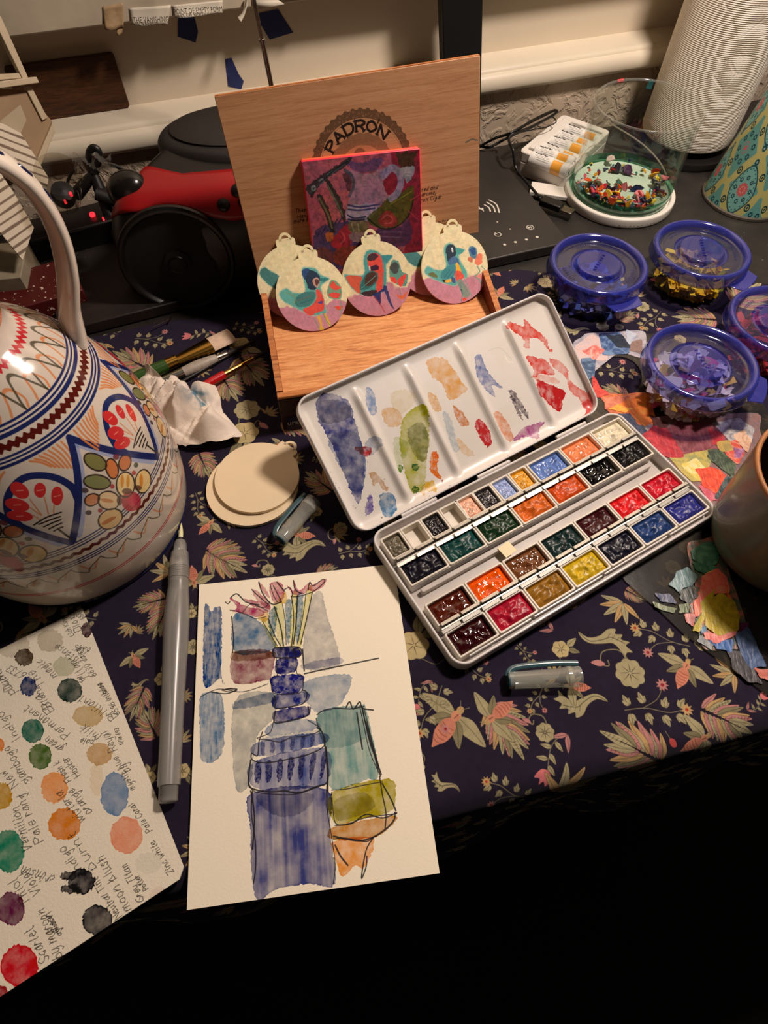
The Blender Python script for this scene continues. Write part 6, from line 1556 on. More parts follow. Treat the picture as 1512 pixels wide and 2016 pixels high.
half = [(-0.0965, (104, 96, 78), 'half pan of dry grey watercolour in the corner of the tin by the hinge'), (-0.0810, None, 'empty half pan between the grey and the black half pans by the hinge'),
        (-0.0655, (30, 25, 28), 'half pan of shiny black watercolour between two empty half pans'), (-0.0500, None, 'empty half pan between the black and the pale pink half pans by the hinge'),
        (-0.0372, (232, 176, 148), 'half pan of pale pink watercolour in the hinge row of the tin'), (-0.0225, (40, 36, 40), 'half pan of charcoal watercolour between the pale pink and pale blue half pans'),
        (-0.0070, (150, 168, 216), 'half pan of pale lilac-blue watercolour in the hinge row of the tin'), (0.0085, (222, 156, 38), 'half pan of yellow ochre watercolour in the hinge row of the tin')]
for x, c, lb in half:
    k += 1; pan(x, 0.0375, *HALF, c, lb, 'watercolour pans in the tin', k, level=0.0066, rough=0.0005, turn=0.02 * math.sin(k * 3))
for x, c, lb in ((0.0320, (92, 124, 192), 'full pan of cornflower blue watercolour in the hinge row of the tin'), (0.0618, (228, 128, 78), 'full pan of peach orange watercolour in the hinge row of the tin'), (0.0916, (222, 212, 184), 'full pan of cream white watercolour in the hinge row, by the right-hand rim')):
    k += 1; pan(x, 0.0372, *FULL, c, lb, 'watercolour pans in the tin', k, level=0.0062, rough=0.0009)
# small square price sticker in the channel
mb = MB(); mb.box((0, 0, 0), (0.0095, 0.0085, 0.0003)); o = mb.build('paper_sticker', M_plain('cream_sticker', (240, 226, 186), 0.7), smooth=False)
o.location = TINC + Matrix.Rotation(TINA, 3, 'Z') @ Vector((-0.034, -0.0015, 0.0068)); o.rotation_euler = (0, 0, TINA + 0.1)
T(o, 'small square cream sticker lying in the middle channel of the watercolour tin', 'sticker')

# ---------------------------------------------------------------- cigar box
BXC, BXA = Vector((-0.0778, 0.2970, 0.0020)), 0.2222
BW, BD, BF = 0.1816, 0.1184, 0.0348
def wood(name, c1, c2, c3, axis=(3, 60, 60), rough=0.55, print_cv=None, ink=(26, 16, 10), fine=0.5):
    t = NT(name); v = t.coord('Object', axis)
    a = t.noise(v, 5, 5, 0.6, 1.2); b = t.noise(v, 40, 3, 0.6, 0.4)
    c = t.ramp(a, [(0.30, lin(c1)), (0.5, lin(c2)), (0.72, lin(c3))])
    c = t.mix(t.math('MULTIPLY', t.ramp(b, [(0.45, (0, 0, 0)), (0.75, (1, 1, 1))]), fine), c, lin(c1), 'MULTIPLY')
    if print_cv is not None:
        pc, pa = print_node(t, print_cv, name + '_print', vec=t.coord('Object', rot=(-pi / 2, 0, 0)))
        c = t.mix(pa, c, pc)
    return t.done(t.bsdf(c, rough, 0, t.bump(b, 0.12, 0.0004), spec=0.35))
m_ced = wood('cedar_floor', (172, 106, 60), (230, 160, 102), (242, 182, 124), (4, 40, 40))
m_edge = wood('raw_cedar_edge', (140, 78, 40), (196, 122, 68), (214, 146, 88), (4, 50, 50))
m_red = wood('reddish_box_side', (92, 40, 22), (128, 62, 34), (150, 82, 46), (4, 50, 50))
m_front = wood('dark_box_front', (40, 20, 12), (58, 30, 18), (74, 40, 24), (4, 50, 50))
m_lidw = wood('box_lid_wood', (168, 120, 82), (186, 138, 98), (196, 150, 110), (2.5, 40, 60), print_cv=BOXPRINT(), fine=0.35)
box = thing('cigar_box', 'open wooden cigar box with a printed upright lid behind the painted ornaments', 'wooden box', BXC, (0, 0, BXA))
mb = MB(); mb.box((BW / 2, 0.0025, BF / 2 - 0.001), (BW, 0.005, BF - 0.002)); mb.build('front_board', m_front, box, bevel=0.0006)
mb = MB(); mb.box((BW / 2, BD / 2 + 0.001, BF - 0.0022), (BW - 0.002, BD - 0.002, 0.0034)); mb.build('inner_floor', m_ced, box, bevel=0.0005)
mb = MB(); mb.box((BW / 2, 0.0026, BF + 0.0002), (BW, 0.0052, 0.0024)); mb.build('front_edge', m_edge, box, bevel=0.0006)
for x, nm in ((0.0025, 'left'), (BW - 0.0025, 'right')):
    pr = [(0.0052, 0.0), (BD, 0.0), (BD, 0.0535), (BD - 0.004, 0.0545), (0.0052, BF + 0.0015)]
    mb = MB(); mb.prism([(a, b) for a, b in pr], -0.0024, 0.0024, M=Matrix(((0, 0, 1), (1, 0, 0), (0, 1, 0))))
    o = mb.build('side_board', m_red, box, bevel=0.0006); o.location = (x, 0, 0)
    mb = MB(); P = [Vector((0, 0.0056, BF + 0.0019)), Vector((0, BD - 0.004, 0.0549))]
    d = (P[1] - P[0]); mb.box((P[0] + P[1]) / 2, (0.0044, d.length, 0.0007), M=Matrix.Rotation(atan2(d.z, d.y), 3, 'X')); mb.build('side_edge', m_edge, o)
mb = MB(); mb.box((BW / 2, BD - 0.0025, 0.0265), (BW - 0.01, 0.005, 0.053)); mb.build('back_board', m_red, box, bevel=0.0006)
BLT, BLK, BLH = 0.2682, 0.0558, 0.1166
blid = MB(); blid.box((BW / 2, 0.0022, BLH / 2), (BW, 0.0044, BLH))
bl = blid.build('box_lid', m_lidw, box, bevel=0.0005)
bl.matrix_local = Matrix.Translation((0, BD + 0.0002, 0.0535)) @ Matrix.Rotation(-BLT, 4, 'X') @ Matrix.Rotation(-BLK, 4, 'Y')
mb = MB(); mb.box((BW / 2, 0.0024, BLH - 0.0002), (BW - 0.0006, 0.0040, 0.0012)); mb.build('lid_edge', m_edge, bl)
# dark blue band label on the front, gold and white lettering
m_label = M_plain('midnight_blue_paper', (16, 18, 44), 0.4)
mb = MB(); mb.box((0.020, -0.0003, 0.0075), (0.034, 0.0006, 0.0135)); lb = mb.build('front_label', m_label, box, smooth=False)
def letters(txt, ht, m, parent, M, name='lettering', depth=0.0001, align='LEFT'):
    cu = bpy.data.curves.new(name, 'FONT'); cu.body = txt; cu.size = ht; cu.extrude = depth; cu.align_x = align; cu.resolution_u = 2
    tmp = bpy.data.objects.new('tmp', cu); COL.objects.link(tmp)
    dg = bpy.context.evaluated_depsgraph_get()
    me = bpy.data.meshes.new_from_object(tmp.evaluated_get(dg))
    bpy.data.objects.remove(tmp); bpy.data.curves.remove(cu)
    me.materials.clear(); me.materials.append(m); me.name = name
    o = bpy.data.objects.new(name, me); COL.objects.link(o)
    if parent: o.parent = parent
    o.matrix_local = M
    return o
m_ink_w = M_plain('white_print', (214, 206, 196), 0.6)
letters('ural', 0.0066, m_ink_w, lb, Matrix.Translation((0.0035, -0.0008, 0.0060)) @ Matrix.Rotation(pi / 2, 4, 'X'), name='lettering')

# ---------------------------------------------------------------- small canvas painting on the cedar floor
RB = Matrix.Translation(BXC) @ Matrix.Rotation(BXA, 4, 'Z')
PT = atan2(0.1396 - 0.104, 0.1322 - BF)
PW, PH, PD = 0.0866, 0.0990, 0.0085
pa = thing('canvas_painting', 'painting of a white jug and fruit with neon pink edges, leaning on the box lid', 'painting')
pa.matrix_world = RB @ Matrix.Translation((0.0452, 0.0985, BF + 0.0002)) @ Matrix.Rotation(-PT, 4, 'X') @ Matrix.Rotation(-0.008, 4, 'Y')
t = NT('jug_still_life'); v = t.coord()
colr, _ = print_node(t, PAINTING(), 'jug_still_life', vec=t.coord('Object', rot=(-pi / 2, 0, 0)))
m_art = t.done(t.bsdf(colr, 0.5, 0, t.bump(t.noise(v, 260, 4), 0.5, 0.0006), spec=0.4))
m_neon = M_plain('neon_pink_paint', (255, 40, 90), 0.5, col2=(255, 74, 76), vscale=50)
m_neon2 = M_plain('neon_orange_paint', (255, 128, 60), 0.5, col2=(255, 84, 92), vscale=50)
mb = MB(); mb.box((PW / 2, PD / 2, PH / 2), (PW, PD, PH)); mb.build('canvas_body', m_neon, pa, bevel=0.0008)
mb = MB(); mb.box((PW / 2, -0.0002, PH / 2), (PW - 0.0014, 0.0006, PH - 0.0014)); mb.build('painted_face', m_art, pa, smooth=False)
mb = MB(); mb.box((PW / 2, PD / 2 + 0.0004, PH), (PW - 0.002, PD - 0.002, 0.0007)); mb.build('top_edge', m_neon2, pa, bevel=0.0003)

# ---------------------------------------------------------------- wooden ornaments
def orn_outline(r, n=72):
    pts = []
    a0 = radians(90 - 15)
    for i in range(n + 1):
        a = a0 - i / n * (2 * pi - 2 * radians(15)) 
        pts.append((r * cos(a), r * sin(a)))
    y0 = r * sin(a0); x0 = r * cos(a0)
    cap = r * 0.27
    pts += [(-cap, y0 + 0.0012), (-cap, y0 + 0.0040), (-cap + 0.0012, y0 + 0.0054), (cap - 0.0012, y0 + 0.0054), (cap, y0 + 0.0040), (cap, y0 + 0.0012)]
    return pts, y0 + 0.0054
def ornament(name, label, r, th, face_m, wood_m, M, group):
    root = thing(name, label, 'ornament', group=group); root.matrix_world = M
    pts, ty = orn_outline(r)
    mb = MB(); mb.prism(pts, -th, 0); mb.build('disc', [face_m], root, angle=40)
    mb = MB(); R1, R2 = r * 0.175, r * 0.105
    arc = [(R1 * cos(a), ty - 0.0006 + R1 * sin(a)) for a in np.linspace(-0.25, pi + 0.25, 22)]
    arc2 = [(R2 * cos(a), ty - 0.0006 + R2 * sin(a)) for a in np.linspace(-0.25, pi + 0.25, 22)]
    n = 22; vs = []
    for z in (-th, 0): vs += [(x, y, z) for x, y in arc] + [(x, y, z) for x, y in arc2]
    fs = []
    for i in range(n - 1):
        fs += [(i, i + 1, n + i + 1, n + i), (2 * n + i, 3 * n + i, 3 * n + i + 1, 2 * n + i + 1), (i, 2 * n + i, 2 * n + i + 1, i + 1), (n + i, n + i + 1, 3 * n + i + 1, 3 * n + i)]
    mb.add(vs, fs); mb.build('hanging_loop', wood_m, root)
    return root
m_bl = M_plain('bare_pale_wood', (236, 214, 178), 0.6, var=0.05, vscale=30, bump=0.05, bscale=500)
m_loop = M_plain('cream_painted_loop', (232, 218, 168), 0.6, var=0.06, vscale=200)
def orn_mat(name, cv):
    t = NT(name); v = t.coord(); c, _ = print_node(t, cv, name)
    return t.done(t.bsdf(c, 0.6, 0, t.bump(t.noise(v, 500, 4), 0.5, 0.0004), spec=0.3))
OR = 0.0272
def lean(u, vv, tilt, roll, yaw=0.0):
    """standing on its rim on the cedar floor, leaning back"""
    return RB @ Matrix.Translation((u, vv, BF + 0.0004)) @ Matrix.Rotation(yaw, 4, 'Z') @ Matrix.Rotation(pi / 2 - tilt, 4, 'X') @ Matrix.Translation((0, OR, 0)) @ Matrix.Rotation(roll, 4, 'Z')
GO = 'painted bird ornaments in the cigar box'
bird_back = orn_mat('bird_glimpse', BIRD('back'))
ornament('bird_ornament', 'painted bird ornament mostly hidden behind the leftmost front one, only a teal tail showing', OR, 0.0026, bird_back, m_loop, lean(0.0262, 0.0800, 0.72, 0.03), GO)
ornament('bird_ornament', 'front ornament at the left side board with a blue-headed teal bird and red belly', OR, 0.0026, orn_mat('bird_left', BIRD('left')), m_loop, lean(0.0385, 0.0640, 0.80, -0.06), GO)
ornament('bird_ornament', 'middle ornament with a red-breasted bird on long dark blue legs', OR, 0.0026, orn_mat('bird_middle', BIRD('middle')), m_loop, lean(0.0905, 0.0715, 0.655, 0.05), GO)
ornament('bird_ornament', 'painted ornament mostly hidden behind the right-hand front one, its loop and teal tail showing', OR, 0.0026, bird_back, m_loop, lean(0.1375, 0.0870, 0.66, 0.04), GO)
ornament('bird_ornament', 'front ornament at the right side board with a navy-headed teal bird and yellow-red breast', OR, 0.0026, orn_mat('bird_right', BIRD('right')), m_loop, lean(0.1545, 0.0740, 0.78, -0.05), GO)
GB = 'bare wooden ornaments on the cloth'
for (x, y), z, rr, ang, lb in (((-0.0943, 0.2432), 0.0032, 0.0325, -0.75, 'bare wooden ornament lying underneath the other bare one on the cloth'), ((-0.0911, 0.2495), 0.0064, 0.0300, -0.66, 'bare wooden ornament lying on top of the other one, its loop showing')):
    M = Matrix.Translation((x, y, z + 0.002)) @ Matrix.Rotation(ang, 4, 'Z') @ Matrix.Rotation(0.02, 4, 'X')
    ornament('blank_ornament', lb, rr, 0.0028, m_bl, m_bl, M, GB)

# ---------------------------------------------------------------- painted ceramic jug
JC = Vector((-0.2105, 0.2208, 0.0020))
JPROF = [(0.0700, 0), (0.0735, 0.008), (0.0760, 0.022), (0.0772, 0.04), (0.0768, 0.058), (0.0742, 0.078), (0.0690, 0.098), (0.0610, 0.116), (0.0520, 0.131), (0.0420, 0.1445), (0.0340, 0.152), (0.0290, 0.157), (0.0275, 0.163), (0.0285, 0.174)]
t = NT('hand_painted_glaze'); v = t.coord()
colr, _ = print_node(t, JUG(), 'hand_painted_glaze', uv=True)
m_glaze = t.done(t.bsdf(colr, 0.16, 0, t.bump(t.noise(v, 60, 3), 0.06, 0.001), coat=0.4))
m_cer = M_plain('white_glaze', (216, 204, 190), 0.16, var=0.05, vscale=40, coat=0.4)
m_orange = M_plain('orange_glaze', (214, 110, 34), 0.2, var=0.2, vscale=90, coat=0.4)
m_blueg = M_plain('blue_glaze', (24, 30, 70), 0.2, coat=0.4)
jug = thing('painted_jug', 'large white ceramic jug painted with blue bands, red petals and flowers, with a strap handle', 'jug', JC)
P = spline(JPROF, 6)
mb = MB(); mb.lathe(P, 128, uv=True, a0=-pi, a1=pi, cap0=False)
for i in list(mb.uv): mb.uv[i] = (mb.uv[i][0] * 360 - 180, mb.uv[i][1] * 1000)
mb.build('body', m_glaze, jug, angle=70, fix=False)
mb = MB(); mb.lathe([(0.001, 0.0002), (0.069, 0.0002), (0.0712, 0.0), (0.0722, 0.0018), (0.0716, 0.0034)], 96); mb.build('foot_ring', m_blueg, jug)
mb = MB(); mb.lathe(spline([(0.0276, 0.163), (0.0290, 0.168), (0.0302, 0.174), (0.0300, 0.178), (0.0285, 0.1795), (0.0262, 0.178), (0.0255, 0.170), (0.0258, 0.160)], 4), 64); mb.build('rim', m_orange, jug)
HA = radians(40)
hp = [(0.0515, 0.130), (0.057, 0.148), (0.0635, 0.165), (0.0675, 0.183), (0.0675, 0.199), (0.0640, 0.213), (0.0560, 0.225), (0.044, 0.233), (0.028, 0.2355), (0.010, 0.232), (-0.006, 0.222), (-0.0175, 0.207), (-0.024, 0.190), (-0.0275, 0.172)]
hs = spline(hp, 6)
mb = MB(); mb.tube([(r * cos(HA), r * sin(HA), z) for r, z in hs], [0.0102 if i > 6 else 0.0102 + 0.0006 * (6 - i) for i in range(len(hs))], 20, flat=0.42, side=(-sin(HA), cos(HA), 0))
hd = mb.build('handle', m_cer, jug, angle=60)
for q in (0.34, 0.40, 0.465, 0.53):
    i = int(q * (len(hs) - 1)); r, z = hs[i]; r2, z2 = hs[i + 1]
    tn = Vector(((r2 - r) * cos(HA), (r2 - r) * sin(HA), z2 - z)).normalized(); sd = Vector((-sin(HA), cos(HA), 0)); nm = sd.cross(tn)
    if nm.z < 0: nm = -nm
    c = Vector((r * cos(HA), r * sin(HA), z)) + nm * 0.0037 - sd * 0.0042
    mb = MB(); mb.lathe([(0.0001, 0.0006), (0.003, 0.0005), (0.0042, -0.0006)], 16, cap0=True, M=Matrix.Translation(c) @ Matrix(((tn.x, sd.x, nm.x, 0), (tn.y, sd.y, nm.y, 0), (tn.z, sd.z, nm.z, 0), (0, 0, 0, 1))) @ Matrix.Diagonal((1.1, 0.5, 1, 1))); mb.build('glaze_stroke', m_blueg, hd)

# ---------------------------------------------------------------- red and black boombox
m_blk = M_plain('black_plastic', (17, 15, 14), 0.35, var=0.3, vscale=60, bump=0.05, bscale=900)
m_blk2 = M_plain('grained_black_plastic', (30, 26, 23), 0.6, bump=0.35, bscale=1600, bdist=0.0003)
m_redp = M_plain('red_plastic', (152, 20, 24), 0.33, var=0.12, vscale=30)
m_mesh = M_plain('speaker_cloth', (9, 8, 8), 0.8, bump=0.5, bscale=1500)
BY = radians(12)
bbM = Matrix.Translation((-0.1740, 0.4370, 0.0004)) @ Matrix.Rotation(BY, 4, 'Z')
bb = thing('boombox', 'red and black portable stereo with a round speaker, standing behind the upright box lid', 'stereo'); bb.matrix_world = bbM
SEC = spline([(0.010, 0.0), (0.002, 0.012), (0.000, 0.030), (0.000, 0.052), (0.003, 0.072), (0.010, 0.085), (0.022, 0.0935), (0.040, 0.0985), (0.060, 0.1010), (0.090, 0.1010), (0.115, 0.096), (0.130, 0.080), (0.134, 0.050), (0.130, 0.012), (0.122, 0.0)], 5)
NSEC = len(SEC) - 1
XL, XR = -0.052, 0.190
def bb_shell(x, w_, off=0.0):
    i = min(NSEC - 1, int(w_ * NSEC)); f = w_ * NSEC - i
    y = SEC[i][0] * (1 - f) + SEC[i + 1][0] * f; z = SEC[i][1] * (1 - f) + SEC[i + 1][1] * f
    dy, dz = SEC[i + 1][0] - SEC[i][0], SEC[i + 1][1] - SEC[i][1]; ln = hypot(dy, dz) + 1e-9
    e = max(0.0, (XL + 0.034 - x) / 0.034); e = min(1, max(e, (x - XR + 0.034) / 0.034))
    k = 1 - 0.34 * e ** 2.4
    y, z = y - dz / ln * off, z + dy / ln * off
    y, z = 0.067 + (y - 0.067) * k, z * (1 - 0.30 * e ** 2.4)
    if x < 0.09:                                  # the end sweeps back to the right
        x += (0.09 - x) / 0.142 * 0.085 * (max(0.0, y - 0.022) / 0.11) ** 0.9
    return (x, y, z)
mb = MB(); mb.grid(lambda u, w_: bb_shell(XL + (XR - XL) * u, w_), 60, NSEC)
for x in (XL, XR): mb.add([bb_shell(x, i / NSEC) for i in range(NSEC + 1)], [tuple(range(NSEC + 1))])
mb.build('body', m_blk, bb, angle=50)
def wlo(x):
    return 0.315 + 0.055 * math.exp(-((x - 0.000) / 0.026) ** 2) + 0.075 * max(0, (-0.015 - x) / 0.037) - 0.022 * min(1, max(0, (x - 0.02) / 0.03))
def whi(x):
    return 0.475 + 0.06 * max(0, (0.012 - x) / 0.05)
mb = MB(); mb.grid(lambda u, w_: (lambda x: bb_shell(x, wlo(x) + (whi(x) - wlo(x)) * w_, 0.0007))(XL + 0.004 + (XR - XL - 0.008) * u), 70, 10)
mb.build('red_panel', m_redp, bb, solid=0.001, angle=80)
SPM = Matrix.Translation((0.0, 0.0006, 0.045)) @ Matrix.Rotation(pi / 2 - 0.06, 4, 'X')
mb = MB(); mb.lathe([(0.0465, -0.002), (0.0462, 0.0012), (0.0445, 0.0028), (0.0425, 0.0028), (0.0405, 0.0008), (0.0400, -0.001)], 72); o = mb.build('speaker_ring', m_blk, bb); o.matrix_local = SPM
mb = MB(); mb.lathe([(0.0402, -0.0006), (0.036, -0.0004), (0.030, 0.0008), (0.018, 0.0016), (0.0115, 0.0018), (0.0110, 0.0034), (0.006, 0.0050), (0.0001, 0.0056)], 60); sp_ = mb.build('speaker_grille', m_mesh, bb); sp_.matrix_local = SPM
mb = MB(); mb.lathe([(0.0078, 0.0046), (0.0070, 0.0056), (0.0062, 0.0050)], 24); mb.build('badge_ring', m_blk, sp_)
mb = MB(); mb.lathe(spline([(0.0001, 0.0165), (0.008, 0.0152), (0.0145, 0.0105), (0.0178, 0.003), (0.0180, -0.006)], 5), 40, M=Matrix.Diagonal((0.92, 0.74, 0.80, 1)))
o = mb.build('shoulder_cap', M_plain('glossy_black_plastic', (24, 21, 19), 0.22), bb); o.matrix_local = Matrix.Translation((-0.0255, 0.0330, 0.0900)) @ Matrix.Rotation(0.45, 4, 'X') @ Matrix.Rotation(-0.30, 4, 'Y')
mb = MB(); mb.lathe(spline([(0.0001, 0.0098), (0.035, 0.0092), (0.058, 0.0070), (0.0655, 0.0020), (0.067, -0.004)], 5), 64, M=Matrix.Diagonal((1.0, 0.62, 1, 1)))
dr = mb.build('top_deck', m_blk2, bb); dr.matrix_local = Matrix.Translation((0.066, 0.0815, 0.0985))
mb = MB(); mb.lathe([(0.054, 0.0078), (0.0548, 0.0093), (0.0500, 0.0108), (0.030, 0.0125), (0.0001, 0.0132)], 64, M=Matrix.Diagonal((1.0, 0.60, 1, 1))); mb.build('disc_door', m_blk2, dr)
for x, w_ in ((0.0460, 0.350), (0.0585, 0.395), (0.0625, 0.352)):
    mb = MB(); mb.lathe([(0.0050, -0.004), (0.0050, 0.0008), (0.0040, 0.0020), (0.0001, 0.0026)], 24)
    o = mb.build('button', m_blk, bb); o.matrix_local = Matrix.Translation(bb_shell(x, w_, 0.0012)) @ Matrix.Rotation(0.62, 4, 'X')
a0 = bbM.inverted() @ meet(536, 178, (-0.0900, 0.555, 0), (0, 1, 0)); a1 = bbM.inverted() @ meet(494, -30, (-0.09, 0.565, 0), (0, 1, 0))
m_chr = M_plain('chrome_tube', (150, 140, 136), 0.2, 1.0)
am = a0.lerp(a1, 0.5)
mb = MB(); mb.tube([a0 - (a1 - a0) * 0.35, am], 0.0020, 12); an = mb.build('antenna', m_chr, bb)
mb = MB(); mb.tube([am, a1 + (a1 - a0)], 0.0015, 12); mb.build('antenna_section', m_chr, an)
mb = MB(); mb.lathe([(0.0014, -0.0012), (0.0026, -0.0010), (0.0026, 0.0010), (0.0014, 0.0012)], 12, cap0=True, cap1=True, c=tuple(am)); mb.build('antenna_collar', m_chr, an)

# ---------------------------------------------------------------- under and beside the stereo
m_case = M_plain('scuffed_dark_cover', (44, 28, 22), 0.6, col2=(20, 15, 13), vscale=30)
q = [at(165, 560, 0.010), at(195, 470, 0.010), at(330, 560, 0.010), at(320, 625, 0.010)]
mb = MB(); mb.box((-0.2420, 0.4420, 0.0062), (0.100, 0.070, 0.010), radians(24)); o = mb.build('dark_notebook', m_case, bevel=0.001)
T(o, 'scuffed dark brown notebook lying flat beside the stereo, half behind the jug handle', 'notebook')
m_rb = M_plain('dark_red_splattered_cover', (74, 14, 14), 0.5, col2=(86, 20, 18), vscale=40)
tt_ = NT('dark_red_splattered_cover2'); v = tt_.coord()
sp = tt_.ramp(tt_.noise(v, 260, 2, 0.5), [(0.66, (0, 0, 0)), (0.69, (1, 1, 1))])
m_rb = tt_.done(tt_.bsdf(tt_.mix(sp, lin((78, 14, 14)), lin((210, 190, 170))), 0.5))
p = at(85, 585, 0.02)
mb = MB(); mb.box((p.x - 0.010, p.y + 0.012, 0.012), (0.070, 0.05, 0.022), 0.5); o = mb.build('red_paint_box', m_rb, bevel=0.001)
T(o, 'dark red box with white paint flecks, glimpsed behind the jug handle', 'box')
# small steel T-pin lying on the cloth edge
a, b = at(300, 645, 0.006), at(335, 628, 0.006)
mb = MB(); mb.tube([a, b], 0.0004, 8); mb.tube([b + Vector((0.0004, 0.0030, 0.0)), b + Vector((-0.0004, -0.0030, 0.0))], 0.0005, 8); o = mb.build('t_pin', m_chr)
T(o, 'thin steel T-shaped pin lying in the dark in front of the stereo', 'pin')

# ---------------------------------------------------------------- left-hand corner: shelf rail, easel frame, scored papers, cable
m_rail = M_plain('worn_cream_rail', (206, 192, 168), 0.55, var=0.16, vscale=30, bump=0.08, bscale=90)
m_strip = M_plain('white_paper_strip', (226, 216, 196), 0.75, var=0.05, vscale=60)
m_ink = M_plain('grey_brown_ink', (62, 50, 40), 0.7)
def wl(x, y, z): return RW @ Vector((x, y, z))
RAILF = 0.002
rail = thing('wall_shelf', 'worn cream shelf rail along the wall carrying paper word labels', 'shelf'); rail.matrix_world = RW
mb = MB(); mb.box((0.0, RAILF + 0.0105, 0.1505 + 0.013), (2.0, 0.021, 0.026)); mb.build('rail_front', m_rail, rail, bevel=0.0015)
mb = MB(); mb.box((0.0, 0.0200, 0.1505 + 0.029), (2.0, 0.036, 0.006)); mb.build('shelf_board', m_rail, rail, bevel=0.001)
def on_rail(px, py, off=0.0): return RW.inverted() @ wallpt(px, py, -RAILF + off)
def paper_on_rail(px, name, label, cat, m, curl=0.004, group=None):
    P = [on_rail(x, y) for x, y in px]                 # tl, tr, br, bl
    def f(u, w_):
        a = P[0].lerp(P[1], u); b = P[3].lerp(P[2], u)
        q = a.lerp(b, w_)
        return (q.x, RAILF - 0.0006 - curl * w_ * w_ * (0.6 + 0.4 * sin(u * 5)), q.z)
    mb = MB(); mb.grid(f, 10, 6); o = mb.build(name, m, solid=0.0003, angle=80); o.matrix_world = RW
    return T(o, label, cat, group)
s1 = paper_on_rail([(254, 15), (336, 10), (330, 47), (260, 48)], 'word_label', 'white paper strip reading THE VANISHING taped to the shelf rail', 'label', m_strip, 0.003, 'paper word labels on the shelf rail')
s2 = paper_on_rail([(338, 10), (438, 0), (438, 24), (344, 33)], 'word_label', 'white paper strip reading POINT OF EMPTY FORM taped to the shelf rail', 'label', m_strip, 0.003, 'paper word labels on the shelf rail')
def word_on(parent, txt, pa, pb, ht):
    a, b = on_rail(*pa), on_rail(*pb)
    M = Matrix.Translation((a.x, RAILF - 0.0048, a.z)) @ Matrix.Rotation(-atan2(b.z - a.z, b.x - a.x), 4, 'Y') @ Matrix.Rotation(pi / 2, 4, 'X')
    o = letters(txt, ht, m_ink, parent, M)
    wd = max(v.co.x for v in o.data.vertices)
    for v in o.data.vertices: v.co.x *= (b - a).length / wd
word_on(s1, 'THE VANISHING', (262, 41), (331, 39), 0.0058)
word_on(s2, 'POINT OF EMPTY FORM', (341, 24), (436, 18), 0.0052)
m_tan = M_plain('tan_masking_tape', (176, 146, 108), 0.7, var=0.2, vscale=200, bump=0.4, bscale=250)
paper_on_rail([(202, 12), (242, 5), (243, 52), (206, 56)], 'masking_tape', 'crumpled tan masking tape stuck over the shelf rail', 'tape', m_tan, 0.004)
paper_on_rail([(226, 40), (244, 40), (240, 66), (230, 68)], 'tape_tail', 'short tan tape tail hanging under the shelf rail beside the word label', 'tape', m_tan, 0.002)
mb = MB(); P = [on_rail(x, y, 0.004) for x, y in ((486, -4), (484, 12), (479, 28), (472, 38))]
mb.tube([tuple(p) for p in P], [0.0022, 0.0020, 0.0022, 0.0036], 12, flat=0.5); o = mb.build('label_clip', m_strip); o.matrix_world = RW
T(o, 'small cream hook hanging from the shelf rail left of the antenna', 'hook')
mb = MB(); P = [on_rail(x, y, 0.0012) for x, y in ((497, 0), (548, 0), (620, 0), (625, -12), (497, -12), (500, 20), (560, 8))]
mb.add([P[0], P[2], P[3], P[4]], [(0, 1, 2, 3)]); mb.add([P[0], P[1], P[6], P[5]], [(0, 1, 2, 3)])
o = mb.build('paper_flap', m_strip, solid=0.0004); o.matrix_world = RW
T(o, 'white paper flap folded over the shelf rail right of the antenna', 'paper')
# blue tape on the panel
m_tape = M_plain('blue_painters_tape', (26, 40, 100), 0.6, var=0.3, vscale=120, bump=0.25, bscale=300)
for k, (px, lb) in enumerate((([(350, 34), (382, 30), (390, 62), (385, 84), (350, 72)], 'blue tape piece under the POINT OF EMPTY FORM strip'),
              ([(501, 28), (548, 18), (577, 64), (531, 78)], 'blue tape piece on the panel just right of the antenna'),
              ([(443, 117), (456, 114), (470, 146), (480, 160), (475, 176), (449, 170)], 'small torn blue tape piece just above the left end of the box lid'))):
    P = [RW.inverted() @ wallpt(x, y, -0.0296) for x, y in px]
    mb = MB(); mb.prism([(p.x, p.z) for p in P], -0.0301, -0.0296, M=Matrix(((1, 0, 0), (0, 0, -1), (0, 1, 0))))
    o = mb.build('tape_piece', m_tape, smooth=False); o.matrix_world = RW
    T(o, lb, 'tape', 'blue tape pieces on the wall panel')
# dark wooden board leaning behind the sill
m_dkw = wood('dark_stained_wood', (52, 30, 16), (80, 48, 26), (98, 60, 32), (3, 30, 30))
P = [RW.inverted() @ wallpt(x, y, -0.027) for x, y in ((103, 238), (254, 203), (208, 97))]
bw = (P[1] - P[0]).length + 0.02; bh = (P[2] - P[1]).length
mb = MB(); mb.prism(rrect(bw, bh, 0.003, 4), -0.002, 0.002, M=Matrix(((1, 0, 0), (0, 0, -1), (0, 1, 0))))
o = mb.build('wooden_board', m_dkw, bevel=0.0005)
o.matrix_world = RW @ Matrix.Translation((P[1].x - bw / 2, 0.0272, 0.0798 + bh / 2))
T(o, 'dark stained wooden board standing on the sill behind the easel frame', 'board')
# black post
mb = MB(); A, B = wallpt(907, 190, 0.014), wallpt(906, -10, 0.014)
wdt = (wallpt(945, 60, 0.014) - wallpt(870, 60, 0.014)).length
d = (B - A); c = A + d * 0.5
M = Matrix.Rotation(WY, 4, 'Z') @ Matrix.Rotation(atan2((RW.inverted() @ B).x - (RW.inverted() @ A).x, d.z), 4, 'Y')
mb.box((0, 0, -0.07 + 0.15), (wdt, 0.012, 0.30)); o = mb.build('black_post', M_plain('satin_black_metal', (12, 11, 11), 0.5), bevel=0.001)
o.matrix_world = Matrix.Translation(A) @ M
T(o, 'wide black upright post in front of the wall panel behind the box lid', 'post')

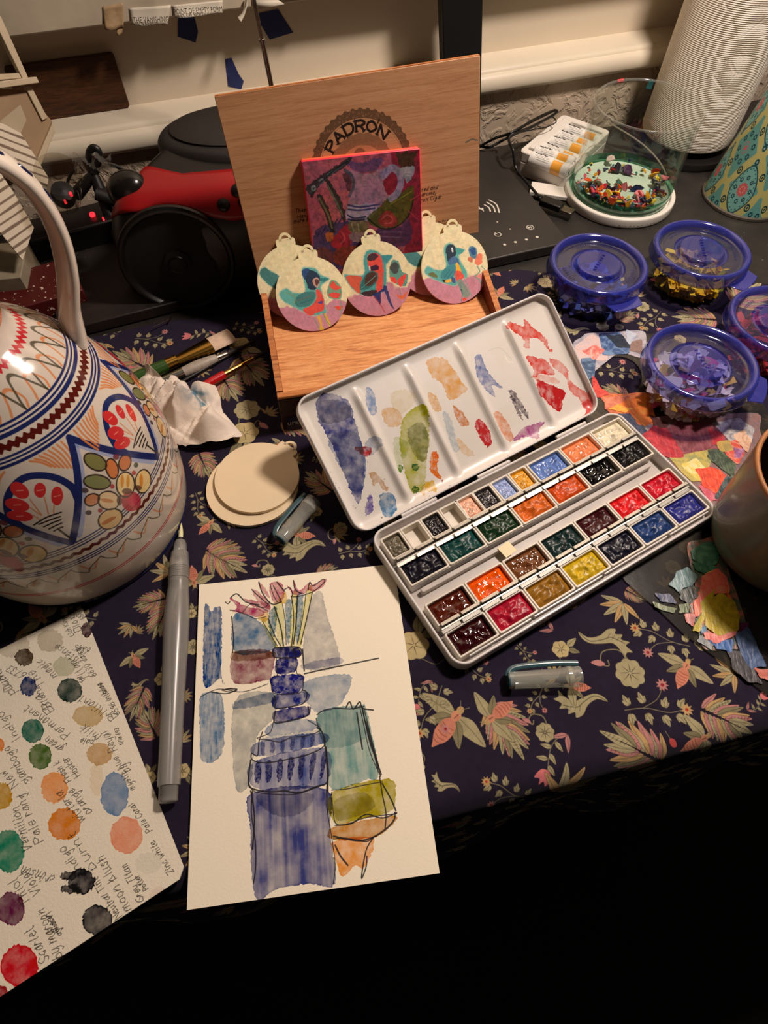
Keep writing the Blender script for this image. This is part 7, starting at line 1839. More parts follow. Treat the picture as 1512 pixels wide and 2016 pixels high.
# cream wooden easel frame at the far left
m_cw = M_plain('cream_painted_wood', (196, 178, 148), 0.6, var=0.12, vscale=40, bump=0.1, bscale=120)
m_cw2 = M_plain('brown_stained_panel', (168, 138, 104), 0.65, var=0.2, vscale=18)
ez = thing('easel_frame', 'cream painted wooden frame leaning at the far left behind the scored cards', 'frame')
EN = Vector((0.75, -0.60, 0.28)).normalized(); EA = at(100, 262, 0.02) 
EA = meet(105, 245, (-0.2650, 0.520, 0.05), EN)
def ep(px, py, off=0.0): return meet(px, py, EA + EN * off, EN)
def slat(px, th, name, m, off=0.0):
    P = [ep(x, y, off) for x, y in px]
    mb = MB(); mb.add([p for p in P] + [p - EN * th for p in P], [tuple(range(len(P))), tuple(range(2 * len(P) - 1, len(P) - 1, -1))] + [(i, (i + 1) % len(P), len(P) + (i + 1) % len(P), len(P) + i) for i in range(len(P))])
    return mb.build(name, m, ez, smooth=False, bevel=0.0005)
slat([(-40, 170), (52, 178), (104, 240), (75, 318), (-40, 420)], 0.004, 'back_panel', m_cw2, -0.001)
slat([(-6, 28), (2, 32), (56, 153), (46, 158), (-6, 52)], 0.006, 'upright', m_cw, 0.004)
slat([(-30, 146), (40, 144), (46, 154), (-30, 160)], 0.004, 'crossbar', m_cw, 0.003)
slat([(-30, 164), (72, 151), (78, 163), (-30, 178)], 0.008, 'ledge', m_cw, 0.008)
slat([(50, 172), (62, 170), (94, 232), (84, 238)], 0.004, 'lower_upright', m_cw, 0.001)
slat([(104, 240), (109, 258), (80, 328), (72, 316)], 0.006, 'panel_edge', m_cw, 0.002)
# scored cards
t = NT('scored_card'); v = t.coord()
wv = t.n('ShaderNodeTexWave'); wv.inputs['Scale'].default_value = 55; wv.inputs['Distortion'].default_value = 2.5; wv.inputs['Detail'].default_value = 2; wv.inputs['Detail Scale'].default_value = 2.0
t.l(t.coord('Object', (1, 0.15, 0.15)), wv.inputs['Vector'])
m_score = t.done(t.bsdf(t.ramp(wv.outputs['Fac'], [(0.12, lin((120, 102, 84))), (0.30, lin((214, 200, 178)))]), 0.8))
def card(px, label, A, n, mtl):
    P = [meet(x, y, A, n) for x, y in px]
    U1 = (P[1] - P[0]).normalized(); V1 = n.cross(U1)
    M = Matrix(((U1.x, V1.x, n.x, P[0].x), (U1.y, V1.y, n.y, P[0].y), (U1.z, V1.z, n.z, P[0].z), (0, 0, 0, 1)))
    L = [M.inverted() @ p for p in P]
    mb = MB(); mb.prism([(p.x, p.y) for p in L], -0.0006, 0.0006)
    o = mb.build('scored_card', mtl, smooth=False); o.matrix_world = M
    return T(o, label, 'card', 'scored cards at the left')
CN = Vector((0.80, -0.45, 0.38)).normalized()
card([(40, 262), (95, 350), (92, 372), (60, 372), (-20, 312), (-20, 230)][::-1], 'cream card with dark scored lines standing behind the top of the jug handle', ep(60, 300, 0.012), CN, m_score)
card([(-30, 330), (0, 340), (30, 385), (66, 448), (44, 512), (10, 470), (-30, 420)][::-1], 'cream scored card leaning inside the arch of the jug handle', ep(30, 420, 0.020), CN, m_score)
card([(40, 206), (52, 236), (18, 312), (-30, 330), (-30, 262)][::-1], 'plain folded cream paper leaning on the frame above the scored cards', ep(20, 270, 0.006), Vector((0.55, -0.75, 0.3)).normalized(), m_cw)
# dark cloth-bound block under the cards
p = at(10, 560, 0.03); mb = MB(); mb.box((p.x - 0.03, p.y + 0.02, 0.018), (0.08, 0.05, 0.034), 0.2); o = mb.build('grey_paper_pad', M_plain('greyish_cream_pad', (150, 138, 116), 0.8, var=0.3, vscale=60), bevel=0.0008)
T(o, 'greyish cream paper pad standing behind the shoulder of the jug', 'pad')

# black cable loop with its two thick sleeves
m_cab = M_plain('black_rubber', (14, 13, 13), 0.45)
CY = Vector((0, 1, 0))
def cp(px, py, Y): return meet(px, py, (0, Y, 0), CY)
cb = thing('looped_cable', 'black cable folded into an upright loop left of the stereo', 'cable', cp(190, 400, 0.49))
inv = -cb.location
loop = [cp(x, y, yy) for x, y, yy in ((181, 340, .500), (176, 318, .502), (176, 300, .503), (184, 291, .504), (193, 296, .504), (195, 312, .503), (190, 332, .501), (186, 350, .499))]
mb = MB(); mb.tube([p + inv for p in spline([tuple(p) for p in loop], 5) for p in [Vector(p)]], 0.0028, 12); mb.build('loop', m_cab, cb)
for pts, nm in (([(182, 345, .499), (165, 365, .496), (150, 385, .494)], 'sleeve'), ([(186, 345, .499), (196, 372, .495), (206, 398, .490), (216, 425, .485)], 'sleeve')):
    mb = MB(); mb.tube([cp(*q) + inv for q in pts], [0.0036] + [0.0050] * (len(pts) - 1), 14); mb.build(nm, m_cab, cb)
mb = MB(); q = cp(209, 388, .489) + inv; mb.tube([q + Vector((-0.007, 0, 0.003)), q + Vector((0.008, 0, -0.003))], 0.0062, 14, flat=0.8); mb.build('collar', m_cab, cb)
mb = MB(); mb.tube([cp(*q) + inv for q in spline([(206, 322, .503), (225, 326, .505), (242, 334, .507), (262, 342, .51)], 5) for q in [q]], 0.0016, 8); mb.build('lead', m_cab, cb)
mb = MB(); mb.tube([cp(*q) + inv for q in spline([(160, 328, .503), (145, 336, .503), (136, 350, .500), (130, 372, .496)], 5) for q in [q]], 0.0012, 8); mb.build('lead', m_cab, cb)
m_cl = M_clear('crinkled_clear_film', (240, 236, 226), 0.10, 0.08, 0.5, gl=0.9, bump=0.6)
mb = MB(); q = cp(185, 322, .500); mb.grid(lambda u, w_: (q.x - 0.016 + 0.032 * u, q.y + 0.002 * sin(u * 19 + w_ * 7), q.z - 0.007 + 0.014 * w_ + 0.002 * sin(u * 13)), 18, 8); o = mb.build('clear_tie', m_cl)
T(o, 'crinkled clear plastic tie around the upright cable loop', 'tie')
# power strip with red lamps
ps = thing('power_strip', 'dark power strip with small glowing red lamps behind the jug handle', 'power strip', at(160, 446, 0.012), (0, 0, 0.5))
mb = MB(); mb.box((-0.006, 0, -0.002), (0.085, 0.036, 0.022)); mb.build('housing', M_plain('dark_glossy_plastic', (16, 13, 13), 0.25), ps, bevel=0.002)
t = NT('red_lamp'); m_led = t.done(t.bsdf(lin((200, 20, 20)), 0.3, emit=(1.0, 0.03, 0.05), estr=1.2))
for px, py, r in ((181, 421, 0.0026), (203, 430, 0.0009), (139, 381, 0.0012), (128, 396, 0.0010)):
    q = ps.matrix_world
    w_ = at(px, py, 0.0235) if px > 150 else cp(px, py, 0.47)
    loc = Matrix.Rotation(-0.5, 4, 'Z') @ (w_ - ps.location)
    mb = MB(); mb.lathe([(r, -0.002), (r, 0.0004), (r * 0.6, 0.0012), (0.0001, 0.0014)], 16); o = mb.build('red_lamp', m_led, ps); o.location = loc
# small clear tumbler lying in the corner
gc = thing('clear_cup', 'small clear plastic cup with a dark lid in the corner behind the jug handle', 'cup', cp(122, 372, 0.475), (0.5, 0.3, 0.2))
mb = MB(); mb.lathe([(0.012, -0.016), (0.0145, 0.0), (0.0165, 0.018), (0.0172, 0.020)], 32); mb.build('cup_wall', M_clear('clear_cup_plastic', (230, 226, 216), 0.06, 0.04, 0.6, gl=0.9), gc)
mb = MB(); mb.lathe([(0.0001, -0.014), (0.0085, -0.014), (0.0095, -0.008), (0.0085, -0.003), (0.0001, -0.002)], 24); mb.build('dark_stopper', m_cab, gc)

# ---------------------------------------------------------------- lidded round tubs
m_lidb = M_clear('blue_lid_plastic', (186, 190, 240), 0.30, 0.08, 0.5, diff=(56, 62, 176), gl=0.9)
m_rimb = M_clear('thick_blue_lid_plastic', (170, 176, 236), 0.52, 0.10, 0.5, diff=(58, 64, 168), gl=0.9)
m_panb = M_clear('thin_blue_lid_plastic', (226, 228, 244), 0.06, 0.07, 0.5, diff=(100, 106, 196), gl=0.9)
m_bowl = M_clear('clear_tub_plastic', (242, 242, 244), 0.05, 0.06, 0.55, gl=0.8)
def tub(x, y, rot, label, tilt=(0, 0), z0=0.0022):
    root = thing('lidded_tub', label, 'tub', (x, y, z0), (tilt[0], tilt[1], rot), 'blue-lidded tubs of paper scraps')
    mb = MB(); mb.lathe([(0.0001, 0.0012), (0.022, 0.0010), (0.0255, 0.0), (0.0275, 0.0008), (0.0310, 0.0075), (0.0340, 0.0145), (0.0368, 0.0235), (0.0385, 0.0300)], 72); mb.build('bowl', m_bowl, root)
    mb = MB(); mb.lathe(spline([(0.0418, 0.0255), (0.0428, 0.0270), (0.0422, 0.0300), (0.0418, 0.0330), (0.0412, 0.0356), (0.0396, 0.0370), (0.0376, 0.0366), (0.0360, 0.0350), (0.0352, 0.0325)], 3), 96); rim = mb.build('lid_rim', m_rimb, root, angle=70)
    mb = MB(); mb.lathe(spline([(0.0352, 0.0325), (0.0335, 0.0318), (0.0310, 0.0322), (0.0245, 0.0328), (0.0232, 0.0330)], 3), 96); mb.build('lid_panel', m_panb, root, angle=70)
    mb = MB(); mb.lathe(spline([(0.0232, 0.0330), (0.0222, 0.0318), (0.0206, 0.0316), (0.0196, 0.0330), (0.0188, 0.0350), (0.0170, 0.0357), (0.0100, 0.0360), (0.0001, 0.0361)], 3), 72); cap = mb.build('lid_centre', m_lidb, root, angle=70)
    mb = MB()
    r = random.Random(int(x * 9999))
    for i in range(7):                                    # raised moulding marks across the centre
        a = -0.6 + 0.2 * i; mb.box((0.011 * math.cos(2.2) * (i - 3) / 3, 0.011 * math.sin(2.2) * (i - 3) / 3, 0.0364), (0.0026, 0.0007 + 0.0006 * (i % 2), 0.0007), 2.2 + pi / 2)
    mb.build('moulded_marks', m_lidb, cap, smooth=False, kind='stuff')
    mb = MB()
    for a0 in (0.4, 2.6, 4.4):
        for i in range(9):
            a = a0 + i * 0.075; mb.box((0.0292 * cos(a), 0.0292 * sin(a), 0.0326), (0.0026, 0.0008, 0.0007), a)
    mb.build('moulded_marks', m_panb, rim, smooth=False, kind='stuff')
    mb = MB(); pts = [(0.0405 * cos(a), 0.0405 * sin(a)) for a in np.linspace(-0.42, 0.42, 12)] + [(0.0515 * cos(a * 0.62), 0.0515 * sin(a * 0.62)) for a in np.linspace(0.42, -0.42, 10)]
    mb.prism(pts, 0.0256, 0.0266); mb.build('pull_tab', m_rimb, root, bevel=0.0004)
    return root
def scraps(name, label, x, y, cols, n, r0, zmax, size, seed, z0=0.0036, curl=0.5):
    r = random.Random(seed)
    mats = [M_plain('%s_%d' % (name, i), c, 0.55, var=0.15, vscale=200) for i, c in enumerate(cols)]
    mb = MB()
    for i in range(n):
        q = r.random() ** 0.5 * r0; a = r.random() * 2 * pi
        z = z0 + r.random() ** 1.3 * zmax * (1 - 0.35 * (q / r0) ** 2)
        q = min(q, 0.0235 + 0.42 * (z - z0)) - 0.0005
        c = Vector((x + q * cos(a), y + q * sin(a), z))
        R = Euler((r.gauss(0, 0.6), r.gauss(0, 0.6), r.random() * 6.3)).to_matrix()
        L, W = size * (0.6 + 0.9 * r.random()), size * (0.35 + 0.4 * r.random()); k = curl * r.gauss(0, 1) * 60
        vs = []
        for j in range(4):
            for e in (-1, 1):
                t_ = (j / 3 - 0.5) * L
                vs.append(c + R @ Vector((t_, e * W / 2 * (1 - 0.4 * abs(j / 3 - 0.5)), k * t_ * t_ + 0.0004 * r.random())))
        mb.add(vs, [(2 * j, 2 * j + 1, 2 * j + 3, 2 * j + 2) for j in range(3)], mi=r.randrange(len(cols)))
    o = mb.build(name, mats, kind='stuff')
    return T(o, label, 'scraps')
tubs = [((0.1788, 0.4573), -1.15, 'blue-lidded tub holding dark blue scraps, nearest the right end of the cigar box'), ((0.2730, 0.4804), -0.75, 'blue-lidded tub holding yellow scraps, in front of the glass jar'),
        ((0.2362, 0.3410), -0.42, 'blue-lidded tub holding white and pink scraps, standing on the painted palette sheet'), ((0.3140, 0.3905), -0.5, 'blue-lidded tub holding red scraps, cut by the right edge of the photo')]
for (x, y), rt, lb in tubs: tub(x, y, rt, lb, z0=0.0040 if y < 0.36 else 0.0024)
(bx, by), (yx, yy), (wx, wy), (rx, ry) = [q[0] for q in tubs]
scraps('blue_scraps', 'dark blue glossy paint scraps inside the tub nearest the cigar box', bx, by, [(24, 30, 110), (40, 50, 150), (16, 18, 70), (80, 110, 190)], 260, 0.034, 0.020, 0.012, 1)
scraps('yellow_scraps', 'bright yellow paint scraps inside the tub in front of the glass jar', yx, yy, [(238, 196, 8), (246, 210, 40), (220, 170, 0), (150, 150, 30)], 420, 0.035, 0.020, 0.0105, 2)
scraps('white_scraps', 'white and pink paint scraps inside the tub on the palette sheet', wx, wy, [(232, 222, 224), (222, 206, 216), (236, 230, 226), (222, 80, 120), (200, 186, 196), (200, 160, 60)], 420, 0.036, 0.023, 0.0120, 3, z0=0.0054)
scraps('red_scraps', 'red paint scraps inside the tub cut by the right edge of the photo', rx, ry, [(206, 20, 30), (170, 14, 24), (226, 50, 50)], 320, 0.035, 0.021, 0.0115, 4)

# ---------------------------------------------------------------- clear palette sheet with dried paint
m_ac = M_clear('scratched_clear_acetate', (206, 204, 200), 0.16, 0.14, 0.5, diff=(96, 92, 88), gl=0.7, bump=0.1)
pal = thing('palette_sheet', 'clear acetate palette with a thumb hole and coloured paint dabs under the tubs and mug', 'palette', (0, 0, 0.0026))
SHEET, HOLE, DABS = PALETTE_SHEET()
def poly_mesh(mb, pts, z0, z1):
    mb.prism(pts, z0, z1); return mb
hx = sum(p[0] for p in HOLE) / len(HOLE); hy = sum(p[1] for p in HOLE) / len(HOLE)
def ray_out(poly, cx, cy, n):
    out = []
    for i in range(n):
        a = 2 * pi * i / n; d = (cos(a), sin(a)); best = None
        for (ax, ay), (bx_, by_) in zip(poly, poly[1:] + poly[:1]):
            ex, ey = bx_ - ax, by_ - ay; den = d[0] * ey - d[1] * ex
            if abs(den) < 1e-12: continue
            tt = ((ax - cx) * ey - (ay - cy) * ex) / den; uu = ((ax - cx) * d[1] - (ay - cy) * d[0]) / den
            if tt > 0 and -1e-6 <= uu <= 1 + 1e-6: best = tt if best is None else max(best, tt)
        out.append((cx + d[0] * (best or 0.01), cy + d[1] * (best or 0.01)))
    return out
mb = MB(); mb.prism(ray_out(SHEET, hx, hy, 120), 0.0, 0.0006, hole=ray_out(HOLE, hx, hy, 120)); mb.build('sheet', m_ac, pal, smooth=False)
def dab_mat(i, c1, c2, sc):
    t = NT('paint_dab_%d' % i); v = t.coord()
    n1 = t.noise(v, sc * 1.3, 5, 0.6, 2.5)
    st = t.noise(t.coord('Object', (1, 0.3, 1), rot=(0, 0, i * 1.3)), 300, 3, 0.5, 0.3)
    return t.done(t.bsdf(t.ramp(n1, [(0.30, tuple(x * 0.7 for x in lin(c1))), (0.45, lin(c1)), (0.62, lin(c2))]), 0.4, 0, t.bump(st, 0.5, 0.0010), spec=0.5))
for i, (c1, c2, pts, hgt) in enumerate(DABS):
    r = random.Random(i)
    gx, gy = sum(p[0] for p in pts) / len(pts), sum(p[1] for p in pts) / len(pts)
    pts = [(gx + (x - gx) * 1.15, gy + (y - gy) * 1.15) for x, y in pts]
    P = []
    for (ax, ay), (bx_, by_) in zip(pts, pts[1:] + pts[:1]):
        for j in range(2): P.append((ax + (bx_ - ax) * j / 2 + r.gauss(0, 0.00035), ay + (by_ - ay) * j / 2 + r.gauss(0, 0.00035)))
    P = [(x + r.gauss(0, 0.00010), y + r.gauss(0, 0.00010)) for x, y in spline(P, 4, True)]
    mb = MB(); mb.prism(P, 0.00062, 0.00072 + 0.000014 * i + hgt * 0.6)
    mb.build('paint_dab', dab_mat(i, c1, c2, 60), pal, angle=60)

# ---------------------------------------------------------------- stoneware mug
MUG = Vector((0.2650, 0.2055, 0.0042))
t = NT('grey_green_stoneware'); v = t.coord()
gz = t.n('ShaderNodeSeparateXYZ'); t.l(t.coord(), gz.inputs[0])
m_mug = t.done(t.bsdf(t.ramp(t.noise(v, 26, 5, 0.6, 0.5), [(0.3, lin((104, 98, 84))), (0.55, lin((132, 122, 102))), (0.75, lin((118, 116, 100)))]), 0.38, 0, t.bump(t.noise(v, 60, 4), 0.12, 0.001), coat=0.2))
m_mugin = M_plain('brown_olive_glaze', (84, 62, 36), 0.3, col2=(62, 48, 30), vscale=30, coat=0.2)
m_miron = M_plain('bare_orange_rim', (176, 116, 66), 0.5, var=0.2, vscale=120)
m_mgreen = M_plain('grey_green_band', (116, 128, 108), 0.35, var=0.15, vscale=60, coat=0.2)
mug = thing('mug', 'grey-green stoneware mug with a bare orange rim at the right edge on the palette sheet', 'mug', MUG)
mb = MB(); mb.lathe(spline([(0.030, 0.0), (0.0385, 0.0004), (0.0420, 0.0035), (0.0440, 0.010), (0.0454, 0.020), (0.0468, 0.040), (0.0482, 0.060), (0.0494, 0.0735)], 4), 96, cap0=True); mb.build('body', m_mug, mug, angle=70)
mb = MB(); mb.lathe([(0.04435, 0.0105), (0.0449, 0.014), (0.0453, 0.018)], 96); mb.build('glaze_band', m_mgreen, mug)
mb = MB(); mb.lathe(spline([(0.0494, 0.0735), (0.0492, 0.0755), (0.0480, 0.0763), (0.0466, 0.0755), (0.0462, 0.0735)], 4), 96); mb.build('rim', m_miron, mug)
mb = MB(); mb.lathe(spline([(0.0462, 0.0735), (0.0448, 0.050), (0.0428, 0.025), (0.0390, 0.008), (0.030, 0.005), (0.0001, 0.0048)], 4), 96); mb.build('inside', m_mugin, mug, angle=70)
mb = MB(); a = -0.15
mb.tube([(r * cos(a), r * sin(a), z) for r, z in spline([(0.0470, 0.062), (0.058, 0.066), (0.068, 0.060), (0.071, 0.048), (0.066, 0.032), (0.055, 0.022), (0.0445, 0.020)], 5)], 0.0055, 14, flat=1.3); mb.build('handle', m_mug, mug)
mb = MB(); mb.lathe(spline([(0.0001, 0.0022), (0.003, 0.0018), (0.0045, 0)], 4), 20, M=Matrix.Translation((0.0476 * cos(-2.05), 0.0476 * sin(-2.05), 0.054)) @ Matrix.Rotation(-2.05, 4, 'Z') @ Matrix.Rotation(pi / 2, 4, 'Y') @ Matrix.Diagonal((1.8, 0.8, 1, 1))); mb.build('glaze_drip', M_plain('pale_glaze_drip', (210, 204, 186), 0.2, coat=0.4), mug)

# ---------------------------------------------------------------- flat black electronic pad
PADA = radians(25)
q = [at(1000, 517, 0.0115), at(1113, 478, 0.0115)]
t = NT('black_pad_with_icons'); v = t.coord()
PADC = PADPRINT()
pc, pa_ = print_node(t, PADC, 'pad_icons')
spk = t.ramp(t.noise(v, 700, 2), [(0.72, (0, 0, 0)), (0.78, (1, 1, 1))])
base = t.mix(spk, t.ramp(t.noise(v, 20, 4), [(0.3, lin((32, 29, 27))), (0.7, lin((48, 43, 39)))]), lin((100, 92, 84)))
m_pad = t.done(t.bsdf(t.mix(pa_, base, pc), 0.48, 0, t.bump(t.noise(v, 900, 2), 0.1, 0.0003)))
pad = thing('charging_pad', 'flat black electronic pad with white printed icons lying right of the cigar box', 'electronic pad', PAD_LOC + Vector((0, 0, 0.0004)), (0, 0, PAD_ROT))
mb = MB(); mb.prism(rrect(PAD_W, PAD_D, 0.008, 6, -PAD_W / 2, PAD_D / 2), 0.0005, 0.0105); mb.build('housing', m_pad, pad, bevel=0.0012)

# ---------------------------------------------------------------- battery charger with six cells
m_wp = M_plain('white_abs_plastic', (232, 226, 216), 0.42, bump=0.03, bscale=500)
CH_M = Matrix.Translation(CH_LOC) @ Matrix.Rotation(CH_ROT, 4, 'Z')
ch = thing('battery_charger', 'white battery charger tray holding wrapped rechargeable cells, between the pad and glass jar', 'charger'); ch.matrix_world = CH_M
CW, CL, CHH = 0.058, 0.096, 0.0245
mb = MB(); mb.prism(rrect(CW, CL, 0.005, 5), 0.0, CHH - 0.010); mb.prism(rrect(CW, CL, 0.005, 5), CHH - 0.010, CHH, hole=rrect(CW - 0.010, CL - 0.016, 0.003, 5))
mb.build('tray', m_wp, ch, bevel=0.0012, angle=50)
mb = MB(); mb.box((-CW / 2 + 0.0105, 0.002, CHH - 0.004), (0.011, CL - 0.018, 0.010)); mb.build('contact_bar', m_wp, ch, bevel=0.001)
t = NT('battery_wrapper'); colr, _ = print_node(t, BATTERY(), 'battery_wrapper')
m_bat = t.done(t.bsdf(colr, 0.3, 0, coat=0.3)); m_cap = M_plain('nickel_cap', (190, 186, 178), 0.25, 1.0)
BN = [('nearest the front notch', -0.0435, 0.02, 0.0), ('second from the front notch, tilted', -0.0350, 0.10, 0.0035), ('third from the front notch', -0.0205, -0.04, 0.0), ('third from the wall end', -0.0040, 0.08, 0.001), ('second from the wall end', 0.0120, -0.03, 0.0), ('nearest the wall', 0.0290, 0.03, 0.0)]
bat0 = None
for nm, yy_, an_, dz in BN:
    root = thing('battery', 'white and orange wrapped rechargeable cell in the charger, ' + nm, 'battery', group='rechargeable cells in the charger')
    root.matrix_world = CH_M @ Matrix.Translation((0.0055, yy_, CHH - 0.0055 + dz)) @ Matrix.Rotation(an_, 4, 'Z')
    if bat0 is None:
        mb = MB(); mb.lathe([(0.0001, -0.0220), (0.0060, -0.0220), (0.0070, -0.0212), (0.0070, 0.0212), (0.0060, 0.0220), (0.0001, 0.0220)], 32, M=Matrix.Rotation(pi / 2, 4, 'Y')); b1 = mb.build('wrapper', m_bat, root)
        mb = MB(); mb.lathe([(0.0001, 0.0234), (0.0024, 0.0234), (0.0026, 0.0218)], 20, M=Matrix.Rotation(pi / 2, 4, 'Y')); b2 = mb.build('terminal', m_cap, root)
        bat0 = (b1, b2)
    else:
        for b in bat0:
            c = b.copy(); COL.objects.link(c); c.parent = root
# usb cable over the charger
ub = thing('usb_cable', 'thin black cable draped over the charger and ending in a plug by the glass jar', 'cable')
m_cable = M_plain('black_cable_jacket', (15, 14, 13), 0.4)
cps = [(938, 284, .004), (962, 290, .006), (990, 276, .014), (1004, 268, .034), (1040, 242, .035), (1080, 222, .036), (1096, 218, .036), (1090, 226, .036), (1050, 248, .036), (1010, 266, .036), (1002, 276, .034), (1010, 296, .032), (1012, 314, .022), (1018, 335, .014), (1040, 362, .0125), (1062, 388, .012)]
mb = MB(); mb.tube(spline([tuple(at(*q)) for q in cps], 7), 0.0014, 10); mb.build('cord', m_cable, ub)
mb = MB(); mb.tube(spline([tuple(at(*q)) for q in [(945, 288, .004), (975, 272, .020), (1005, 262, .036), (1045, 240, .0372), (1092, 217, .037)]], 6), 0.0014, 10); mb.build('cord', m_cable, ub)
mb = MB(); mb.tube(spline([tuple(at(*q)) for q in [(1010, 264, .0350), (1045, 256, .0345), (1075, 250, .034), (1095, 240, .034), (1088, 230, .034)]], 5), 0.0006, 8); mb.build('thin_wire', m_cable, ub)
A, B = at(1066, 392, .0095), at(1106, 411, .0075); d = (B - A); ang = atan2(d.y, d.x)
mb = MB(); mb.box((A + B) / 2, (d.length, 0.0115, 0.0065), ang); mb.build('plug_body', m_cable, ub, bevel=0.0012)
mb = MB(); q = A - d.normalized() * 0.004; mb.box(q, (0.009, 0.006, 0.005), ang); mb.build('strain_relief', m_cable, ub, bevel=0.0012)
q = B + d.normalized() * 0.006; mb = MB(); mb.box(q, (0.0125, 0.0095, 0.0042), ang); mb.build('plug_shell', M_plain('plug_steel', (170, 164, 150), 0.25, 1.0), ub, bevel=0.0004)
# flat white stick under the jar
A, B = at(1046, 372, 0.003), at(1130, 385, 0.003); d = B - A
mb = MB(); mb.box((A + B) / 2 + Vector((0.004, 0.0, 0)), (d.length + 0.01, 0.020, 0.0045), atan2(d.y, d.x)); o = mb.build('white_ruler', m_wp, bevel=0.0008)
T(o, 'flat white plastic ruler end lying between the charger and the glass jar', 'ruler')

# ---------------------------------------------------------------- glass jar on a white lid
GJ = Vector((0.2372, 0.6205, 0.0))
cs = thing('jar_coaster', 'white plastic jar lid with edge print under the clear glass jar', 'coaster', GJ)
mb = MB(); mb.lathe(spline([(0.050, 0.0004), (0.0550, 0.0006), (0.0560, 0.0020), (0.0560, 0.0080), (0.0552, 0.0096), (0.0535, 0.0100), (0.0515, 0.0096)], 3) + [(0.0505, 0.0060), (0.0001, 0.0060)], 96); mb.build('lid', m_wp, cs, angle=50)
m_pr = M_plain('dark_edge_print', (52, 50, 52), 0.6)
r = random.Random(5)
mb = MB(); a = -1.75
for i in range(34):
    wd = 0.011 + 0.012 * r.random()
    for h0, h1 in ((0.0030, 0.0044), (0.0044, 0.0064)):
        if r.random() < 0.75:
            a1 = a + wd; R_ = 0.05606
            mb.add([(R_ * cos(a), R_ * sin(a), h0), (R_ * cos(a1), R_ * sin(a1), h0), (R_ * cos(a1), R_ * sin(a1), h1), (R_ * cos(a), R_ * sin(a), h1)], [(0, 1, 2, 3)])
    a += wd + 0.006
mb.build('edge_print', m_pr, cs, smooth=False, kind='stuff', fix=False)
m_gl = M_clear('clear_glass', (250, 252, 250), 0.004, 0.02, 0.5, gl=0.62)
m_gg = M_clear('thick_green_glass', (120, 190, 156), 0.32, 0.05, 0.5, diff=(60, 136, 96), gl=0.8)
gj = thing('glass_jar', 'clear straight-sided glass jar with a green-tinted base and paint chips inside', 'jar', GJ + Vector((0, 0, 0.0064)))
mb = MB(); mb.lathe([(0.0478, 0.0005), (0.0496, 0.004), (0.0500, 0.012), (0.0503, 0.0805)], 96); mb.build('wall', m_gl, gj, angle=70)
mb = MB(); mb.lathe([(0.0478, 0.0800), (0.0480, 0.010)], 96); mb.build('inner_wall', m_gl, gj, angle=70)
mb = MB(); mb.lathe(spline([(0.0503, 0.0805), (0.0506, 0.0815), (0.0498, 0.0828), (0.0484, 0.0826), (0.0478, 0.0812)], 4), 96); mb.build('rim', M_clear('glass_rim', (236, 238, 232), 0.10, 0.03, 0.6, gl=1.0), gj)
mb = MB(); mb.lathe([(0.0501, 0.0130), (0.0499, 0.006), (0.0480, 0.0004)], 96); mb.build('base', m_gg, gj, angle=70)
m_gfl = M_plain('pale_green_paint_film', (196, 214, 192), 0.4, col2=(170, 196, 176), vscale=40)
mb = MB(); mb.lathe([(0.0476, 0.0052), (0.0450, 0.0034), (0.0001, 0.0030)], 64); mb.build('dried_film', m_gfl, gj)
m_resid = M_plain('dried_paint_residue', (206, 200, 184), 0.6, var=0.2, vscale=200)
mb = MB(); P = [(-1.05 + 1.75 * i / 50, 0.043 - 0.030 * (i / 50) ** 1.0 + 0.008 * sin(i / 50 * pi) * -1) for i in range(51)]
mb.tube([(0.0470 * cos(a), 0.0470 * sin(a), z) for a, z in [(pi * 0.62 + 0.0 - 1.75 * (i / 50), 0.046 - 0.034 * (i / 50) ** 0.8) for i in range(51)]], 0.0005, 8, flat=1.4); mb.build('tide_mark', M_clear('residue_film', (230, 226, 214), 0.4, 0.2, diff=(200, 194, 178)), gj)
mb = MB(); mb.tube([(0.0474 * cos(a), 0.0474 * sin(a), 0.0245 + 0.0012 * sin(a * 9)) for a in np.linspace(pi * 0.98, pi * 0.62, 20)], 0.0005, 6); mb.build('tide_mark', M_clear('residue_film2', (230, 226, 214), 0.6, 0.2, diff=(200, 194, 178)), gj)
for a, z, nm, c in ((1.95, 0.0815, 'red_paint_speck', (226, 60, 66)), (1.32, 0.0800, 'teal_paint_speck', (40, 112, 116))):
    mb = MB(); mb.tube([(0.0496 * cos(a + e), 0.0496 * sin(a + e), z) for e in (-0.07, 0, 0.07)], 0.0016, 8) if 'red' in nm else mb.box((0.0500 * cos(a), 0.0500 * sin(a), z - 0.002), (0.0016, 0.0050, 0.0070), a)
    mb.build('paint_speck', M_plain(nm, c, 0.5), gj)
r = random.Random(9)
cols = [(60, 18, 60), (210, 40, 70), (236, 170, 20), (30, 28, 34), (24, 40, 90), (226, 84, 26), (40, 120, 130), (236, 214, 70), (230, 130, 140), (70, 84, 50), (216, 196, 184), (170, 30, 30)]
mats = [M_plain('paint_chip_%d' % i, c, 0.45, var=0.2, vscale=200) for i, c in enumerate(cols)]
mb = MB()
